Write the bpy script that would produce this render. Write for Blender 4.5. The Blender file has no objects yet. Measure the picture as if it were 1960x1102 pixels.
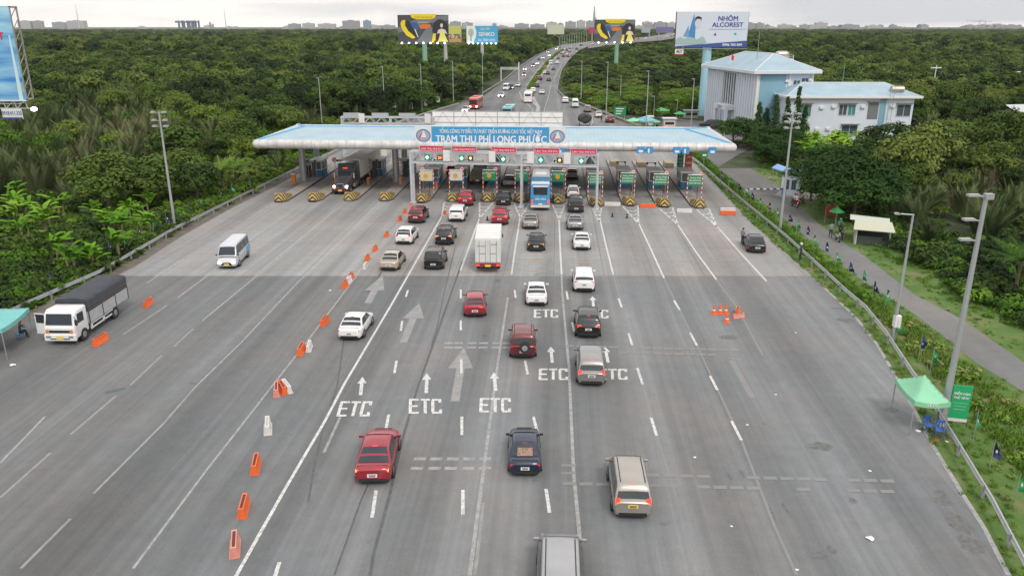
import bpy, math, random
import numpy as np
from mathutils import Vector, Matrix
random.seed(7)
R = math.radians
S = bpy.context.scene
COL = S.collection

# ---------------------------------------------------------------- camera
F, CX, CY, H, TH = 1500.0, 980.0, 551.0, 22.0, R(18.47)
cam_d = bpy.data.cameras.new('camera'); cam = bpy.data.objects.new('camera', cam_d); COL.objects.link(cam)
cam_d.sensor_width = 36; cam_d.lens = F/1960*36; cam_d.clip_start = .5; cam_d.clip_end = 20000
cam.location = (0, 0, H); cam.rotation_euler = (R(90)-TH, 0, 0)
S.camera = cam

# ---------------------------------------------------------------- world: overcast evening sky
W = bpy.data.worlds.new('World'); S.world = W; W.use_nodes = True
nt = W.node_tree; nt.nodes.clear()
def N(nt, t, **kw):
    n = nt.nodes.new(t)
    for k, v in kw.items(): setattr(n, k, v)
    return n
SUN_EL, SUN_AZ = R(50), R(158)
out = N(nt, 'ShaderNodeOutputWorld'); bg = N(nt, 'ShaderNodeBackground')
sky = N(nt, 'ShaderNodeTexSky', sky_type='NISHITA', sun_disc=False, sun_elevation=SUN_EL, sun_rotation=SUN_AZ)
sky.air_density = 1.5; sky.dust_density = 4
skyS = N(nt, 'ShaderNodeVectorMath', operation='SCALE'); skyS.inputs['Scale'].default_value = 0.10
nt.links.new(sky.outputs[0], skyS.inputs[0])
geo = N(nt, 'ShaderNodeNewGeometry'); sep = N(nt, 'ShaderNodeSeparateXYZ'); nt.links.new(geo.outputs['Incoming'], sep.inputs[0])
up = N(nt, 'ShaderNodeMath', operation='MULTIPLY'); up.inputs[1].default_value = -1; nt.links.new(sep.outputs[2], up.inputs[0])
# cloud layer: stretched noise over the view direction
mp = N(nt, 'ShaderNodeMapping'); mp.inputs['Scale'].default_value = (1.6, 1.6, 14); mp.inputs['Location'].default_value = (3.1, .4, .2)
nt.links.new(geo.outputs['Incoming'], mp.inputs[0])
nz = N(nt, 'ShaderNodeTexNoise'); nz.inputs['Scale'].default_value = 1.3; nz.inputs['Detail'].default_value = 5; nz.inputs['Roughness'].default_value = .45
nt.links.new(mp.outputs[0], nz.inputs[0])
cr = N(nt, 'ShaderNodeValToRGB'); nt.links.new(nz.outputs[0], cr.inputs[0])
cr.color_ramp.elements[0].position = .43; cr.color_ramp.elements[0].color = (.62, .635, .67, 1)
cr.color_ramp.elements[1].position = .57; cr.color_ramp.elements[1].color = (1.10, 1.04, .97, 1)
rise = N(nt, 'ShaderNodeMapRange'); rise.inputs[1].default_value = 0.05; rise.inputs[2].default_value = .9; rise.inputs[3].default_value = .97; rise.inputs[4].default_value = 1.35
nt.links.new(up.outputs[0], rise.inputs[0])
cl = N(nt, 'ShaderNodeVectorMath', operation='SCALE'); nt.links.new(cr.outputs[0], cl.inputs[0]); nt.links.new(rise.outputs[0], cl.inputs['Scale'])
mx = N(nt, 'ShaderNodeMix', data_type='RGBA'); mx.inputs[0].default_value = .86
nt.links.new(skyS.outputs[0], mx.inputs[6]); nt.links.new(cl.outputs[0], mx.inputs[7])
nt.links.new(mx.outputs[2], bg.inputs[0]); bg.inputs[1].default_value = 1.0
nt.links.new(bg.outputs[0], out.inputs[0])
# ---------------------------------------------------------------- sun behind cloud
sd = bpy.data.lights.new('sun', 'SUN'); sd.energy = 1.3; sd.angle = R(14); sd.color = (1, .95, .88)
so = bpy.data.objects.new('sun', sd); COL.objects.link(so)
_d = Vector((math.sin(SUN_AZ)*math.cos(SUN_EL), math.cos(SUN_AZ)*math.cos(SUN_EL), math.sin(SUN_EL)))
so.rotation_euler = _d.to_track_quat('Z', 'Y').to_euler(); so.location = (0, 0, 60)
S.view_settings.view_transform = 'Standard'; S.view_settings.look = 'None'; S.view_settings.gamma = 1
S.view_settings.exposure = 0.38
S.cycles.use_denoising = True
S.cycles.max_bounces = 6; S.cycles.diffuse_bounces = 3; S.cycles.glossy_bounces = 2; S.cycles.transmission_bounces = 2
S.cycles.volume_bounces = 0; S.cycles.transparent_max_bounces = 6

# ---------------------------------------------------------------- where a thing stands: photo coordinates -> ground
cT, sT = math.cos(TH), math.sin(TH)
def ray(px, py):
    u, v = (px-CX)/F, (CY-py)/F
    return Vector((u, cT+v*sT, -sT+v*cT))
def G(px, py, z=0.0):
    d = ray(px, py); t = (z-H)/d.z
    return Vector((d.x*t, d.y*t, z))
def AtY(px, py, Y):
    d = ray(px, py); t = Y/d.y
    return Vector((d.x*t, Y, H+d.z*t))
def proj(x, y, z=0):
    dz = z-H; dep = y*cT-dz*sT; v = y*sT+dz*cT
    return CX+F*x/dep, CY-F*v/dep
def deckz(D): return min(max((D-420)*.019, 0), 8.0)
def GD(px, py):                      # on the road, which climbs onto a bridge far away
    z = 0
    for _ in range(40):
        p = G(px, py, z); z = z*.5+deckz(p.y)*.5
    return G(px, py, z)
PA = R(3.2)                          # heading of the toll plaza
def hd(vpx): return -math.atan((vpx-CX)/(F/cT))      # rotation z for something heading to that vanishing point
PROT = -PA
def PF(o, u, v, z=0):                # plaza frame around point o
    c, s = math.cos(PROT), math.sin(PROT)
    return Vector((o[0]+u*c-v*s, o[1]+u*s+v*c, z))

# ---------------------------------------------------------------- tags, objects
def tag(o, label=None, cat=None, group=None, kind=None):
    if label: o['label'] = label
    if cat: o['category'] = cat
    if group: o['group'] = group
    if kind: o['kind'] = kind
    return o
def empty(name, loc=(0, 0, 0), rz=0, parent=None):
    o = bpy.data.objects.new(name, None); COL.objects.link(o); o.location = loc; o.rotation_euler = (0, 0, rz)
    o.empty_display_size = .3
    if parent: o.parent = parent
    return o
def copy_tree(o, parent=None):
    c = o.copy(); COL.objects.link(c)
    if parent: c.parent = parent
    for ch in o.children: copy_tree(ch, c)
    return c

# ---------------------------------------------------------------- materials
MATS = {}
def mat(name, col=(.5, .5, .5), rough=.6, metal=0.0, emit=0, coat=0, noise=0, nscale=3.0, spec=.5, ecol=None, bump=0):
    if name in MATS: return MATS[name]
    m = bpy.data.materials.new(name); MATS[name] = m; m.use_nodes = True
    t = m.node_tree; b = t.nodes['Principled BSDF']
    b.inputs['Base Color'].default_value = (*col, 1); b.inputs['Roughness'].default_value = rough
    b.inputs['Metallic'].default_value = metal; b.inputs['Specular IOR Level'].default_value = spec
    if coat: b.inputs['Coat Weight'].default_value = coat; b.inputs['Coat Roughness'].default_value = .08
    if emit:
        b.inputs['Emission Color'].default_value = (*(ecol or col), 1); b.inputs['Emission Strength'].default_value = emit
    if noise:
        tc = N(t, 'ShaderNodeTexCoord'); n = N(t, 'ShaderNodeTexNoise'); n.inputs['Scale'].default_value = nscale; n.inputs['Detail'].default_value = 5
        t.links.new(tc.outputs['Object'], n.inputs[0])
        r = N(t, 'ShaderNodeMapRange'); r.inputs[1].default_value = .3; r.inputs[2].default_value = .7
        r.inputs[3].default_value = 1-noise; r.inputs[4].default_value = 1+noise*.6
        t.links.new(n.outputs[0], r.inputs[0])
        v = N(t, 'ShaderNodeVectorMath', operation='SCALE'); v.inputs[0].default_value = col
        t.links.new(r.outputs[0], v.inputs['Scale']); t.links.new(v.outputs[0], b.inputs['Base Color'])
        if bump:
            bp = N(t, 'ShaderNodeBump'); bp.inputs['Strength'].default_value = bump
            t.links.new(n.outputs[0], bp.inputs['Height']); t.links.new(bp.outputs[0], b.inputs['Normal'])
    return m
def paint(name, col, metal=.15): return mat('paint_'+name, col, rough=.32, metal=metal, coat=.7, noise=.06, nscale=1.2)

# ---------------------------------------------------------------- mesh builder
class MB:
    def __init__(s): s.v = []; s.f = []; s.m = []; s.sm = []; s.cur = 0; s.smooth = False
    def mi(s, i): s.cur = i; return s
    def add(s, vs, fs, smooth=None):
        b = len(s.v); s.v += [tuple(p) for p in vs]
        for f in fs: s.f.append([b+i for i in f]); s.m.append(s.cur); s.sm.append(s.smooth if smooth is None else smooth)
        return s
    def box(s, c, d, rz=0, taper=1.0):
        x, y, z = d[0]/2, d[1]/2, d[2]/2; cc, ss = math.cos(rz), math.sin(rz); vs = []
        for dz in (-z, z):
            k = taper if dz > 0 else 1
            for dx, dy in ((-x, -y), (x, -y), (x, y), (-x, y)):
                dx *= k; dy *= k
                vs.append((c[0]+dx*cc-dy*ss, c[1]+dx*ss+dy*cc, c[2]+dz))
        return s.add(vs, [(3, 2, 1, 0), (4, 5, 6, 7), (0, 1, 5, 4), (1, 2, 6, 5), (2, 3, 7, 6), (3, 0, 4, 7)])
    def b2(s, x0, x1, y0, y1, z0, z1): return s.box(((x0+x1)/2, (y0+y1)/2, (z0+z1)/2), (x1-x0, y1-y0, z1-z0))
    def cyl(s, p0, p1, r0, r1=None, n=8, cap=True, sm=True):
        r1 = r0 if r1 is None else r1
        p0, p1 = Vector(p0), Vector(p1); a = (p1-p0).normalized()
        e = a.orthogonal().normalized(); g = a.cross(e); vs = []
        for p, r in ((p0, r0), (p1, r1)):
            for i in range(n):
                t = 2*math.pi*i/n; vs.append(p+e*(r*math.cos(t))+g*(r*math.sin(t)))
        s.add(vs, [(i, (i+1) % n, n+(i+1) % n, n+i) for i in range(n)], smooth=sm)
        if cap: s.add(vs, [tuple(range(n))[::-1], tuple(range(n, 2*n))], smooth=False)
        return s
    def tube(s, pts, r, n=6):
        for a, b in zip(pts[:-1], pts[1:]): s.cyl(a, b, r, r, n)
        return s
    def loft(s, rings, close=True, caps=True, sm=True):
        n = len(rings[0]); vs = [p for r in rings for p in r]; fs = []
        for k in range(len(rings)-1):
            for i in range(n if close else n-1):
                j = (i+1) % n; fs.append((k*n+i, k*n+j, (k+1)*n+j, (k+1)*n+i))
        s.add(vs, fs, smooth=sm)
        if caps: s.add(vs, [tuple(range(n))[::-1], tuple(range((len(rings)-1)*n, len(rings)*n))], smooth=False)
        return s
    def poly(s, pts): return s.add(pts, [tuple(range(len(pts)))])
    def prism(s, pts, z0, z1):
        n = len(pts)
        vs = [(p[0], p[1], z0) for p in pts]+[(p[0], p[1], z1) for p in pts]
        return s.add(vs, [tuple(range(n))[::-1], tuple(range(n, 2*n))]+[(i, (i+1) % n, n+(i+1) % n, n+i) for i in range(n)])
    def sphere(s, c, r, n=10, m=6, sz=1.0):
        rings = []
        for j in range(m+1):
            t = math.pi*j/m
            rr = max(r*math.sin(t), r*.01)
            rings.append([(c[0]+rr*math.cos(2*math.pi*i/n), c[1]+rr*math.sin(2*math.pi*i/n), c[2]-r*sz*math.cos(t)) for i in range(n)])
        return s.loft(rings)
    def mesh(s, name, mats):
        me = bpy.data.meshes.new(name); me.from_pydata(s.v, [], s.f)
        for m in mats: me.materials.append(m)
        me.polygons.foreach_set('material_index', s.m); me.polygons.foreach_set('use_smooth', s.sm)
        me.validate(); me.update()
        return me
    def build(s, name, mats, parent=None, loc=(0, 0, 0), rz=0, bevel=0, sharp=None):
        if not isinstance(mats, (list, tuple)): mats = [mats]
        me = s.mesh(name, mats)
        if sharp:
            me.set_sharp_from_angle(angle=R(sharp))
        return put(name, me, parent, loc, rz, bevel)
def put(name, me, parent=None, loc=(0, 0, 0), rz=0, bevel=0):
    o = bpy.data.objects.new(name, me); COL.objects.link(o); o.location = loc; o.rotation_euler = (0, 0, rz)
    if parent: o.parent = parent
    if bevel:
        b = o.modifiers.new('b', 'BEVEL'); b.width = bevel; b.segments = 2; b.limit_method = 'ANGLE'; b.angle_limit = R(40)
    return o
def xform(mb, M):
    mb.v = [tuple(M @ Vector(p)) for p in mb.v]; return mb

_TX = {}
def text_mesh(body, size=1.0, bold=.0, width=None, align='CENTER'):
    """writing as flat mesh in the XZ plane facing -Y, centred; width stretches it to a given width"""
    c = bpy.data.curves.new('t', 'FONT'); c.body = body; c.size = size; c.align_x = align; c.align_y = 'CENTER'
    c.resolution_u = 3
    o = bpy.data.objects.new('t', c); COL.objects.link(o)
    bpy.context.view_layer.update()
    me = bpy.data.meshes.new_from_object(o.evaluated_get(bpy.context.evaluated_depsgraph_get()))
    bpy.data.objects.remove(o)
    n = len(me.vertices); co = np.zeros(n*3); me.vertices.foreach_get('co', co); co = co.reshape(-1, 3)
    mn, mxx = co.min(0), co.max(0)
    k = 1 if width is None else width/(mxx[0]-mn[0])
    x = (co[:, 0]-(mn[0]+mxx[0])/2)*k; z = co[:, 1]-(mn[1]+mxx[1])/2
    if not bold:
        me.vertices.foreach_set('co', np.stack([x, np.zeros(n), z], 1).ravel()); me.update(); return me
    fs = [list(p.vertices) for p in me.polygons]; vs, ff = [], []      # heavier strokes: the outline laid down four times, a hair apart
    for k, (dx, dz) in enumerate(((-1, -.5), (1, -.5), (-1, .5), (1, .5))):
        b = len(vs); vs += [(x[i]+dx*bold, -.0012*k, z[i]+dz*bold) for i in range(n)]; ff += [[b+i for i in f] for f in fs]
    bpy.data.meshes.remove(me); me = bpy.data.meshes.new('lettering'); me.from_pydata(vs, [], ff); me.update()
    return me
def text(body, parent, loc, size, m, rz=0, bold=0.0, width=None, name='lettering', align='CENTER'):
    me = text_mesh(body, size, bold, width, align); me.materials.clear(); me.materials.append(m)
    o = put(name, me, parent, loc, rz); return o
# ================================================================ ground, road, markings
def sheet(name, pts, z, m, kind='structure', label=None, cat=None):
    import mathutils.geometry as mg
    vs = [Vector((p[0], p[1], z if len(p) < 3 or z is not None else p[2])) for p in pts]
    tri = mg.tessellate_polygon([vs])
    mb = MB(); mb.add(vs, [tuple(t) for t in tri])
    o = mb.build(name, m); tag(o, label, cat, kind=kind)
    me = o.data
    for p in me.polygons:
        if p.normal.z < 0: p.flip()
    return o
def road_mat(name, base, streak=.12, patch=.1, side=1.0, concrete=False):
    m = bpy.data.materials.new(name); m.use_nodes = True; t = m.node_tree; b = t.nodes['Principled BSDF']
    L = t.links.new
    tc = N(t, 'ShaderNodeTexCoord'); rot = N(t, 'ShaderNodeMapping'); rot.inputs['Rotation'].default_value = (0, 0, PA)
    L(tc.outputs['Object'], rot.inputs[0])
    def noise(scale, vec, det=6, rough=.6):
        n = N(t, 'ShaderNodeTexNoise'); n.inputs['Scale'].default_value = scale; n.inputs['Detail'].default_value = det; n.inputs['Roughness'].default_value = rough
        L(vec, n.inputs[0]); return n.outputs[0]
    def rng(v, a, b_, c, d):
        r = N(t, 'ShaderNodeMapRange'); r.inputs[1].default_value = a; r.inputs[2].default_value = b_; r.inputs[3].default_value = c; r.inputs[4].default_value = d
        L(v, r.inputs[0]); return r.outputs[0]
    def mul(a, b_):
        n = N(t, 'ShaderNodeMath', operation='MULTIPLY'); L(a, n.inputs[0]); L(b_, n.inputs[1]); return n.outputs[0]
    st = N(t, 'ShaderNodeMapping'); st.inputs['Scale'].default_value = (.55, .012, 1); L(rot.outputs[0], st.inputs[0])
    s1 = rng(noise(1.0, st.outputs[0], 4), .35, .65, 1-streak, 1+streak)
    st2 = N(t, 'ShaderNodeMapping'); st2.inputs['Scale'].default_value = (3.0, .04, 1); L(rot.outputs[0], st2.inputs[0])
    s2 = rng(noise(1.0, st2.outputs[0], 5), .35, .65, 1-streak*.5, 1+streak*.5)
    st3 = N(t, 'ShaderNodeMapping'); st3.inputs['Scale'].default_value = (.26, .006, 1); L(rot.outputs[0], st3.inputs[0]); s8 = rng(noise(1.0, st3.outputs[0], 2, .4), .38, .62, 1-streak*1.1, 1+streak*.5)
    s3 = rng(noise(.05, rot.outputs[0], 4), .35, .65, 1-patch, 1+patch)
    s4 = rng(noise(1.1, rot.outputs[0], 8, .75), .3, .7, .90, 1.10)
    s5 = rng(noise(11, rot.outputs[0], 5, .85), .3, .7, .84, 1.16)
    # oil spots and scuffs
    s6 = rng(noise(.45, rot.outputs[0], 3, .5), .70, .75, 1, .72)
    s7 = rng(noise(.9, st2.outputs[0], 6, .7), .66, .74, 1, .82)
    v = mul(mul(mul(mul(s1, s8), s2), mul(s3, s4)), mul(mul(s5, s6), s7))
    if concrete:      # tyre-darkened middle of each gate lane
        q0, q1 = G(533, 388), G(1340, 400); rx = lambda p: p.x*math.cos(PA)-p.y*math.sin(PA); per = (rx(q1)-rx(q0))/12
        sx2 = N(t, 'ShaderNodeSeparateXYZ'); L(rot.outputs[0], sx2.inputs[0])
        ma = N(t, 'ShaderNodeMath', operation='MULTIPLY_ADD'); L(sx2.outputs[0], ma.inputs[0]); ma.inputs[1].default_value = 2*math.pi/per; ma.inputs[2].default_value = -rx(q0)*2*math.pi/per
        co_ = N(t, 'ShaderNodeMath', operation='COSINE'); L(ma.outputs[0], co_.inputs[0])
        msk = rng(sx2.outputs[1], 78, 104, 0, 1); nn_ = rng(noise(1.0, st2.outputs[0], 4, .6), .35, .65, .5, 1.2)
        band = rng(co_.outputs[0], -1, .4, .24, 0); am = mul(mul(band, msk), nn_)
        inv = N(t, 'ShaderNodeMath', operation='SUBTRACT'); inv.inputs[0].default_value = 1; L(am, inv.inputs[1]); v = mul(v, inv.outputs[0])
        br = N(t, 'ShaderNodeTexBrick'); br.offset = 0; br.inputs['Scale'].default_value = 1
        br.inputs['Brick Width'].default_value = 4.67; br.inputs['Row Height'].default_value = 5.0; br.inputs['Mortar Size'].default_value = .035
        br.inputs['Color1'].default_value = (1, 1, 1, 1); br.inputs['Color2'].default_value = (.93, .93, .93, 1); br.inputs['Mortar'].default_value = (.62, .62, .62, 1)
        L(rot.outputs[0], br.inputs[0]); v = mul(v, br.outputs[0])
    sx_ = N(t, 'ShaderNodeSeparateXYZ'); L(rot.outputs[0], sx_.inputs[0]); v = mul(v, rng(sx_.outputs[0], -22, 4, side, 1))
    hue = rng(noise(.09, rot.outputs[0], 3), .4, .6, 0, 1)
    mxc = N(t, 'ShaderNodeMix', data_type='RGBA'); L(hue, mxc.inputs[0])
    mxc.inputs[6].default_value = (base[0]*1.03, base[1], base[2]*.98, 1); mxc.inputs[7].default_value = (base[0]*.96, base[1]*1.01, base[2]*1.03, 1)
    sc = N(t, 'ShaderNodeVectorMath', operation='SCALE'); L(mxc.outputs[2], sc.inputs[0]); L(v, sc.inputs['Scale'])
    L(sc.outputs[0], b.inputs['Base Color']); b.inputs['Roughness'].default_value = .85; b.inputs['Specular IOR Level'].default_value = .3
    bp = N(t, 'ShaderNodeBump'); bp.inputs['Strength'].default_value = .25; bp.inputs['Distance'].default_value = .02; L(s5, bp.inputs['Height']); L(bp.outputs[0], b.inputs['Normal'])
    return m
ASPH = road_mat('asphalt', (.176, .178, .181), streak=.15, side=.80)
CONC = road_mat('concrete', (.268, .260, .256), streak=.14, concrete=True)
SERV = road_mat('service_asphalt', (.150, .146, .142), streak=.05, patch=.18)
def ground_mat():
    m = bpy.data.materials.new('ground_soil'); m.use_nodes = True; t = m.node_tree; b = t.nodes['Principled BSDF']; L = t.links.new
    tc = N(t, 'ShaderNodeTexCoord')
    n = N(t, 'ShaderNodeTexNoise'); n.inputs['Scale'].default_value = .25; n.inputs['Detail'].default_value = 8; n.inputs['Roughness'].default_value = .7; L(tc.outputs['Object'], n.inputs[0])
    cr = N(t, 'ShaderNodeValToRGB'); L(n.outputs[0], cr.inputs[0]); e = cr.color_ramp.elements
    e[0].position = .35; e[0].color = (.018, .032, .010, 1); e[1].position = .68; e[1].color = (.06, .075, .025, 1)
    L(cr.outputs[0], b.inputs['Base Color']); b.inputs['Roughness'].default_value = .95
    return m
GM = ground_mat()
def grass_mat():
    m = bpy.data.materials.new('grass_soil'); m.use_nodes = True; t = m.node_tree; b = t.nodes['Principled BSDF']; L = t.links.new
    tc = N(t, 'ShaderNodeTexCoord')
    n = N(t, 'ShaderNodeTexNoise'); n.inputs['Scale'].default_value = .22; n.inputs['Detail'].default_value = 9; n.inputs['Roughness'].default_value = .72; L(tc.outputs['Object'], n.inputs[0])
    cr = N(t, 'ShaderNodeValToRGB'); L(n.outputs[0], cr.inputs[0]); e = cr.color_ramp.elements
    e[0].position = .36; e[0].color = (.045, .10, .016, 1); e[1].position = .64; e[1].color = (.18, .155, .085, 1)
    k = e.new(.50); k.color = (.075, .14, .024, 1)
    L(cr.outputs[0], b.inputs['Base Color']); b.inputs['Roughness'].default_value = .95
    return m
GRM = grass_mat()
mb = MB(); n = 24
xs = np.linspace(-9000, 9000, n); ys = np.linspace(-200, 14000, n)
mb.add([(x, y, -.06) for y in ys for x in xs], [(j*n+i, j*n+i+1, (j+1)*n+i+1, (j+1)*n+i) for j in range(n-1) for i in range(n-1)])
tag(mb.build('ground', GM), kind='structure')

# outlines in photo coordinates
L_EDGE = [(-420, 900), (-180, 740), (0, 641), (60, 606), (140, 566), (215, 530), (249, 512), (337, 455), (438, 398), (520, 358), (572, 330), (640, 291), (700, 262), (752, 240), (800, 224), (878, 201), (925, 184)]
R_EDGE = [(1220, 243), (1270, 262), (1310, 292), (1330, 312), (1361, 343), (1435, 424), (1509, 488), (1566, 539), (1582, 552), (1639, 606), (1679, 656), (1709, 707), (1729, 740), (1784, 846), (1849, 952), (1886, 1010), (1935, 1101), (2080, 1400)]
L_FAR = [(925, 184), (963, 157), (993, 131), (1023, 110), (1055, 94.5), (1086, 85)]
R_FAR = [(1192, 234), (1105, 200), (1079, 189), (1067, 176), (1069, 158), (1075, 136), (1089, 115), (1111, 95.5), (1133, 86)]
lp = [G(*p) for p in L_EDGE]; rp = [G(*p) for p in R_EDGE]
def road_z(o, zf=None):
    for v in o.data.vertices: v.co.z += deckz(v.co.y)
    return o
rf = [GD(*p) for p in R_FAR[::-1]]; lf = [GD(*p) for p in L_FAR]
plz = [Vector((lp[0][0]-4, 3, 0))]+lp+[GD(*p) for p in L_FAR[1:]]+rf+rp+[Vector((rp[-1][0]+3, 3, 0))]
# finely subdivided so the far part can climb the bridge: strips between left and right edges
def strip(name, left, right, m, zoff, kind='structure', seg=1, thick=0):
    """left/right: equally long lists of 3D points"""
    mb = MB(); vs = []; fs = []
    for a, b in zip(left, right):
        for k in range(seg+1): vs.append(Vector(a).lerp(Vector(b), k/seg)+Vector((0, 0, zoff)))
    w = seg+1
    for j in range(len(left)-1):
        for k in range(seg): fs.append((j*w+k, j*w+k+1, (j+1)*w+k+1, (j+1)*w+k))
    mb.add(vs, fs)
    if thick:
        for side in (left, right):
            q = []
            for p in side: q += [Vector(p)+Vector((0, 0, zoff+.0)), Vector(p)+Vector((0, 0, zoff-thick))]
            mb.add(q, [(2*i, 2*i+1, 2*i+3, 2*i+2) for i in range(len(side)-1)])
    o = mb.build(name, m); tag(o, kind=kind); return o
def resample_y(pts, ys):
    pts = sorted([(p[1], p[0], p[2]) for p in pts]); a = np.array(pts)
    return [Vector((np.interp(y, a[:, 0], a[:, 1]), y, deckz(y))) for y in ys]
YJ = G(1000, 528)[1]     # joint asphalt / concrete
YB = G(1000, 262)[1]     # joint concrete / asphalt behind the canopy
allL = lp+[GD(*p) for p in L_FAR[1:]]; allR = rp+[GD(*p) for p in R_FAR]
allR = [p for p in allR]
ys_all = sorted(set([4.0, 12, 20, 26]+list(np.linspace(28, 300, 110))+list(np.linspace(305, 700, 60))+[YJ, YB]))
ys_all = [y for y in ys_all if y <= max(p[1] for p in lf)]
A = [y for y in ys_all if y <= YJ]; B_ = [y for y in ys_all if YJ <= y <= YB]; C_ = [y for y in ys_all if y >= YB]
strip('plaza_asphalt', resample_y(allL, A), resample_y(allR, A), ASPH, 0)
strip('plaza_concrete', resample_y(allL, B_), resample_y(allR, B_), CONC, 0.0)
strip('expressway', resample_y(allL, C_), resample_y(allR, C_), ASPH, 0.0)
# bridge onward, curving right
br_c = [GD(1108, 86), (101, 800, 8), (154, 930, 8), (187, 1040, 8), (222, 1180, 8), (262, 1340, 8), (300, 1520, 8), (350, 1750, 8)]
p0 = Vector(allL[-1]); p1 = Vector(allR[-1]) if allR[-1][1] > 500 else GD(1133, 86)
top_y = max(ys_all); le, re_ = resample_y(allL, [top_y])[0], resample_y(allR, [top_y])[0]
bc = [(le+re_)/2]+[Vector(p) for p in br_c[1:]]
bl, brr = [le], [re_]
for i in range(1, len(bc)):
    d = (bc[min(i+1, len(bc)-1)]-bc[i-1]); d.z = 0; d.normalize(); nrm = Vector((-d.y, d.x, 0))
    bl.append(bc[i]+nrm*14); brr.append(bc[i]-nrm*14)
BR = strip('bridge_road', bl, brr, ASPH, 0.0, thick=1.6)
BRIDGE_C = bc
# service road
SL = [(1372, 322), (1405, 345), (1446, 378), (1488, 407), (1556, 465), (1623, 515), (1670, 552), (1748, 599), (1805, 643), (1872, 697), (1941, 738), (2020, 790), (2250, 960)]
SR = [(1404, 302), (1452, 332), (1500, 365), (1540, 405), (1572, 432), (1610, 462), (1657, 491), (1704, 528), (1754, 566), (1839, 609), (1906, 656), (1960, 693), (2050, 745), (2330, 900)]
sl = [G(*p) for p in SL]; sr = [G(*p) for p in SR]
yy = [y for y in np.linspace(max(sl[-1][1], sr[-1][1]), min(sl[0][1], sr[0][1]), 60)]
strip('service_road', resample_y(sl, yy), resample_y(sr, yy), SERV, 0.0)
# forecourt in front of the office building
sheet('forecourt', [G(1404, 302), G(1372, 322), G(1335, 288), G(1318, 262), G(1300, 250), G(1262, 240), G(1290, 228), G(1345, 232), G(1420, 262), G(1440, 282)], -.002, SERV)
# verge between plaza and service road, and the right-hand shoulder
vy = list(np.linspace(6, 190, 60))
Rv = resample_y(allR, vy); Sv = resample_y(sl+[Vector((sl[0][0]-3, 190, 0))], vy)
for a in (Rv, Sv):
    for p in a: p.z = 0
strip('grass_verge', [p+Vector((.0, 0, 0)) for p in Rv], [Vector((max(q.x+.05, p.x+.2), q.y, 0)) for p, q in zip(Rv, Sv)], GRM, -.012)
Sx = resample_y(sr, yy)
strip('grass_shoulder', [p-Vector((.05, 0, 0)) for p in Sx], [p+Vector((5.5, 0, 0)) for p in Sx], GRM, -.016)
lv = list(np.linspace(20, 250, 40)); Lv = resample_y(lp, lv)
strip('left_shoulder', [p-Vector((4.5, 0, 0)) for p in Lv], [p+Vector((.05, 0, 0)) for p in Lv], GRM, -.016)
strip('dirt_margin', [p-Vector((1.9, 0, 0)) for p in Lv], [p+Vector((.35, 0, 0)) for p in Lv], mat('dirt', (.13, .115, .095), .95, noise=.35, nscale=1.2), .006)

# ---------------------------------------------------------------- markings
def worn(name, col, lo=.35, hi=.62, scale=2.5, amt=1.0):
    """old road paint: the paint is worn off in patches"""
    m = bpy.data.materials.new(name); m.use_nodes = True; t = m.node_tree; b = t.nodes['Principled BSDF']; L = t.links.new
    tc = N(t, 'ShaderNodeTexCoord'); n = N(t, 'ShaderNodeTexNoise'); n.inputs['Scale'].default_value = scale; n.inputs['Detail'].default_value = 8; n.inputs['Roughness'].default_value = .75
    L(tc.outputs['Object'], n.inputs[0])
    r = N(t, 'ShaderNodeMapRange'); r.inputs[1].default_value = lo; r.inputs[2].default_value = hi; r.inputs[3].default_value = 1-amt; r.inputs[4].default_value = 1; L(n.outputs[0], r.inputs[0])
    x = N(t, 'ShaderNodeMix', data_type='RGBA'); L(r.outputs[0], x.inputs[0]); x.inputs[6].default_value = (.19, .187, .182, 1); x.inputs[7].default_value = (*col, 1)
    L(x.outputs[2], b.inputs['Base Color']); b.inputs['Roughness'].default_value = .7
    return m
WN = worn('road_paint_new', (.60, .60, .59), .35, .55, 4.5, .85)
WO = worn('road_paint_old', (.35, .35, .345), .38, .62, 2.5, .95)
WF = worn('road_paint_faded', (.27, .27, .265), .35, .6, 1.5, 1)
WG = worn('road_paint_ghost', (.215, .213, .21), .4, .7, .7, 1)
YW = worn('road_paint_yellow', (.38, .27, .10), .35, .55, 4, 1)
TAR = mat('tar_seal', (.095, .095, .098), .8, noise=.25, nscale=3)
def line_mesh(mb, pts, w, z):
    P = [G(*p) for p in pts]; Lf, Rt = [], []
    for i, p in enumerate(P):
        d = (P[min(i+1, len(P)-1)]-P[max(i-1, 0)]); d.z = 0; d.normalize(); nn = Vector((-d.y, d.x, 0))
        Lf.append(p+nn*w/2+Vector((0, 0, z))); Rt.append(p-nn*w/2+Vector((0, 0, z)))
    for i in range(len(P)-1): mb.add([Lf[i], Lf[i+1], Rt[i+1], Rt[i]], [(3, 2, 1, 0)])
def markset(name, lines, w, m, z=.008):
    mb = MB()
    for l in lines:
        ww = w
        if isinstance(l[0], (int, float)): ww = l[0]; l = l[1:]
        line_mesh(mb, list(l), ww, z)
    o = mb.build(name, m); tag(o, kind='structure')
    for p in o.data.polygons:
        if p.normal.z < 0: p.flip()
    return o
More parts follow.
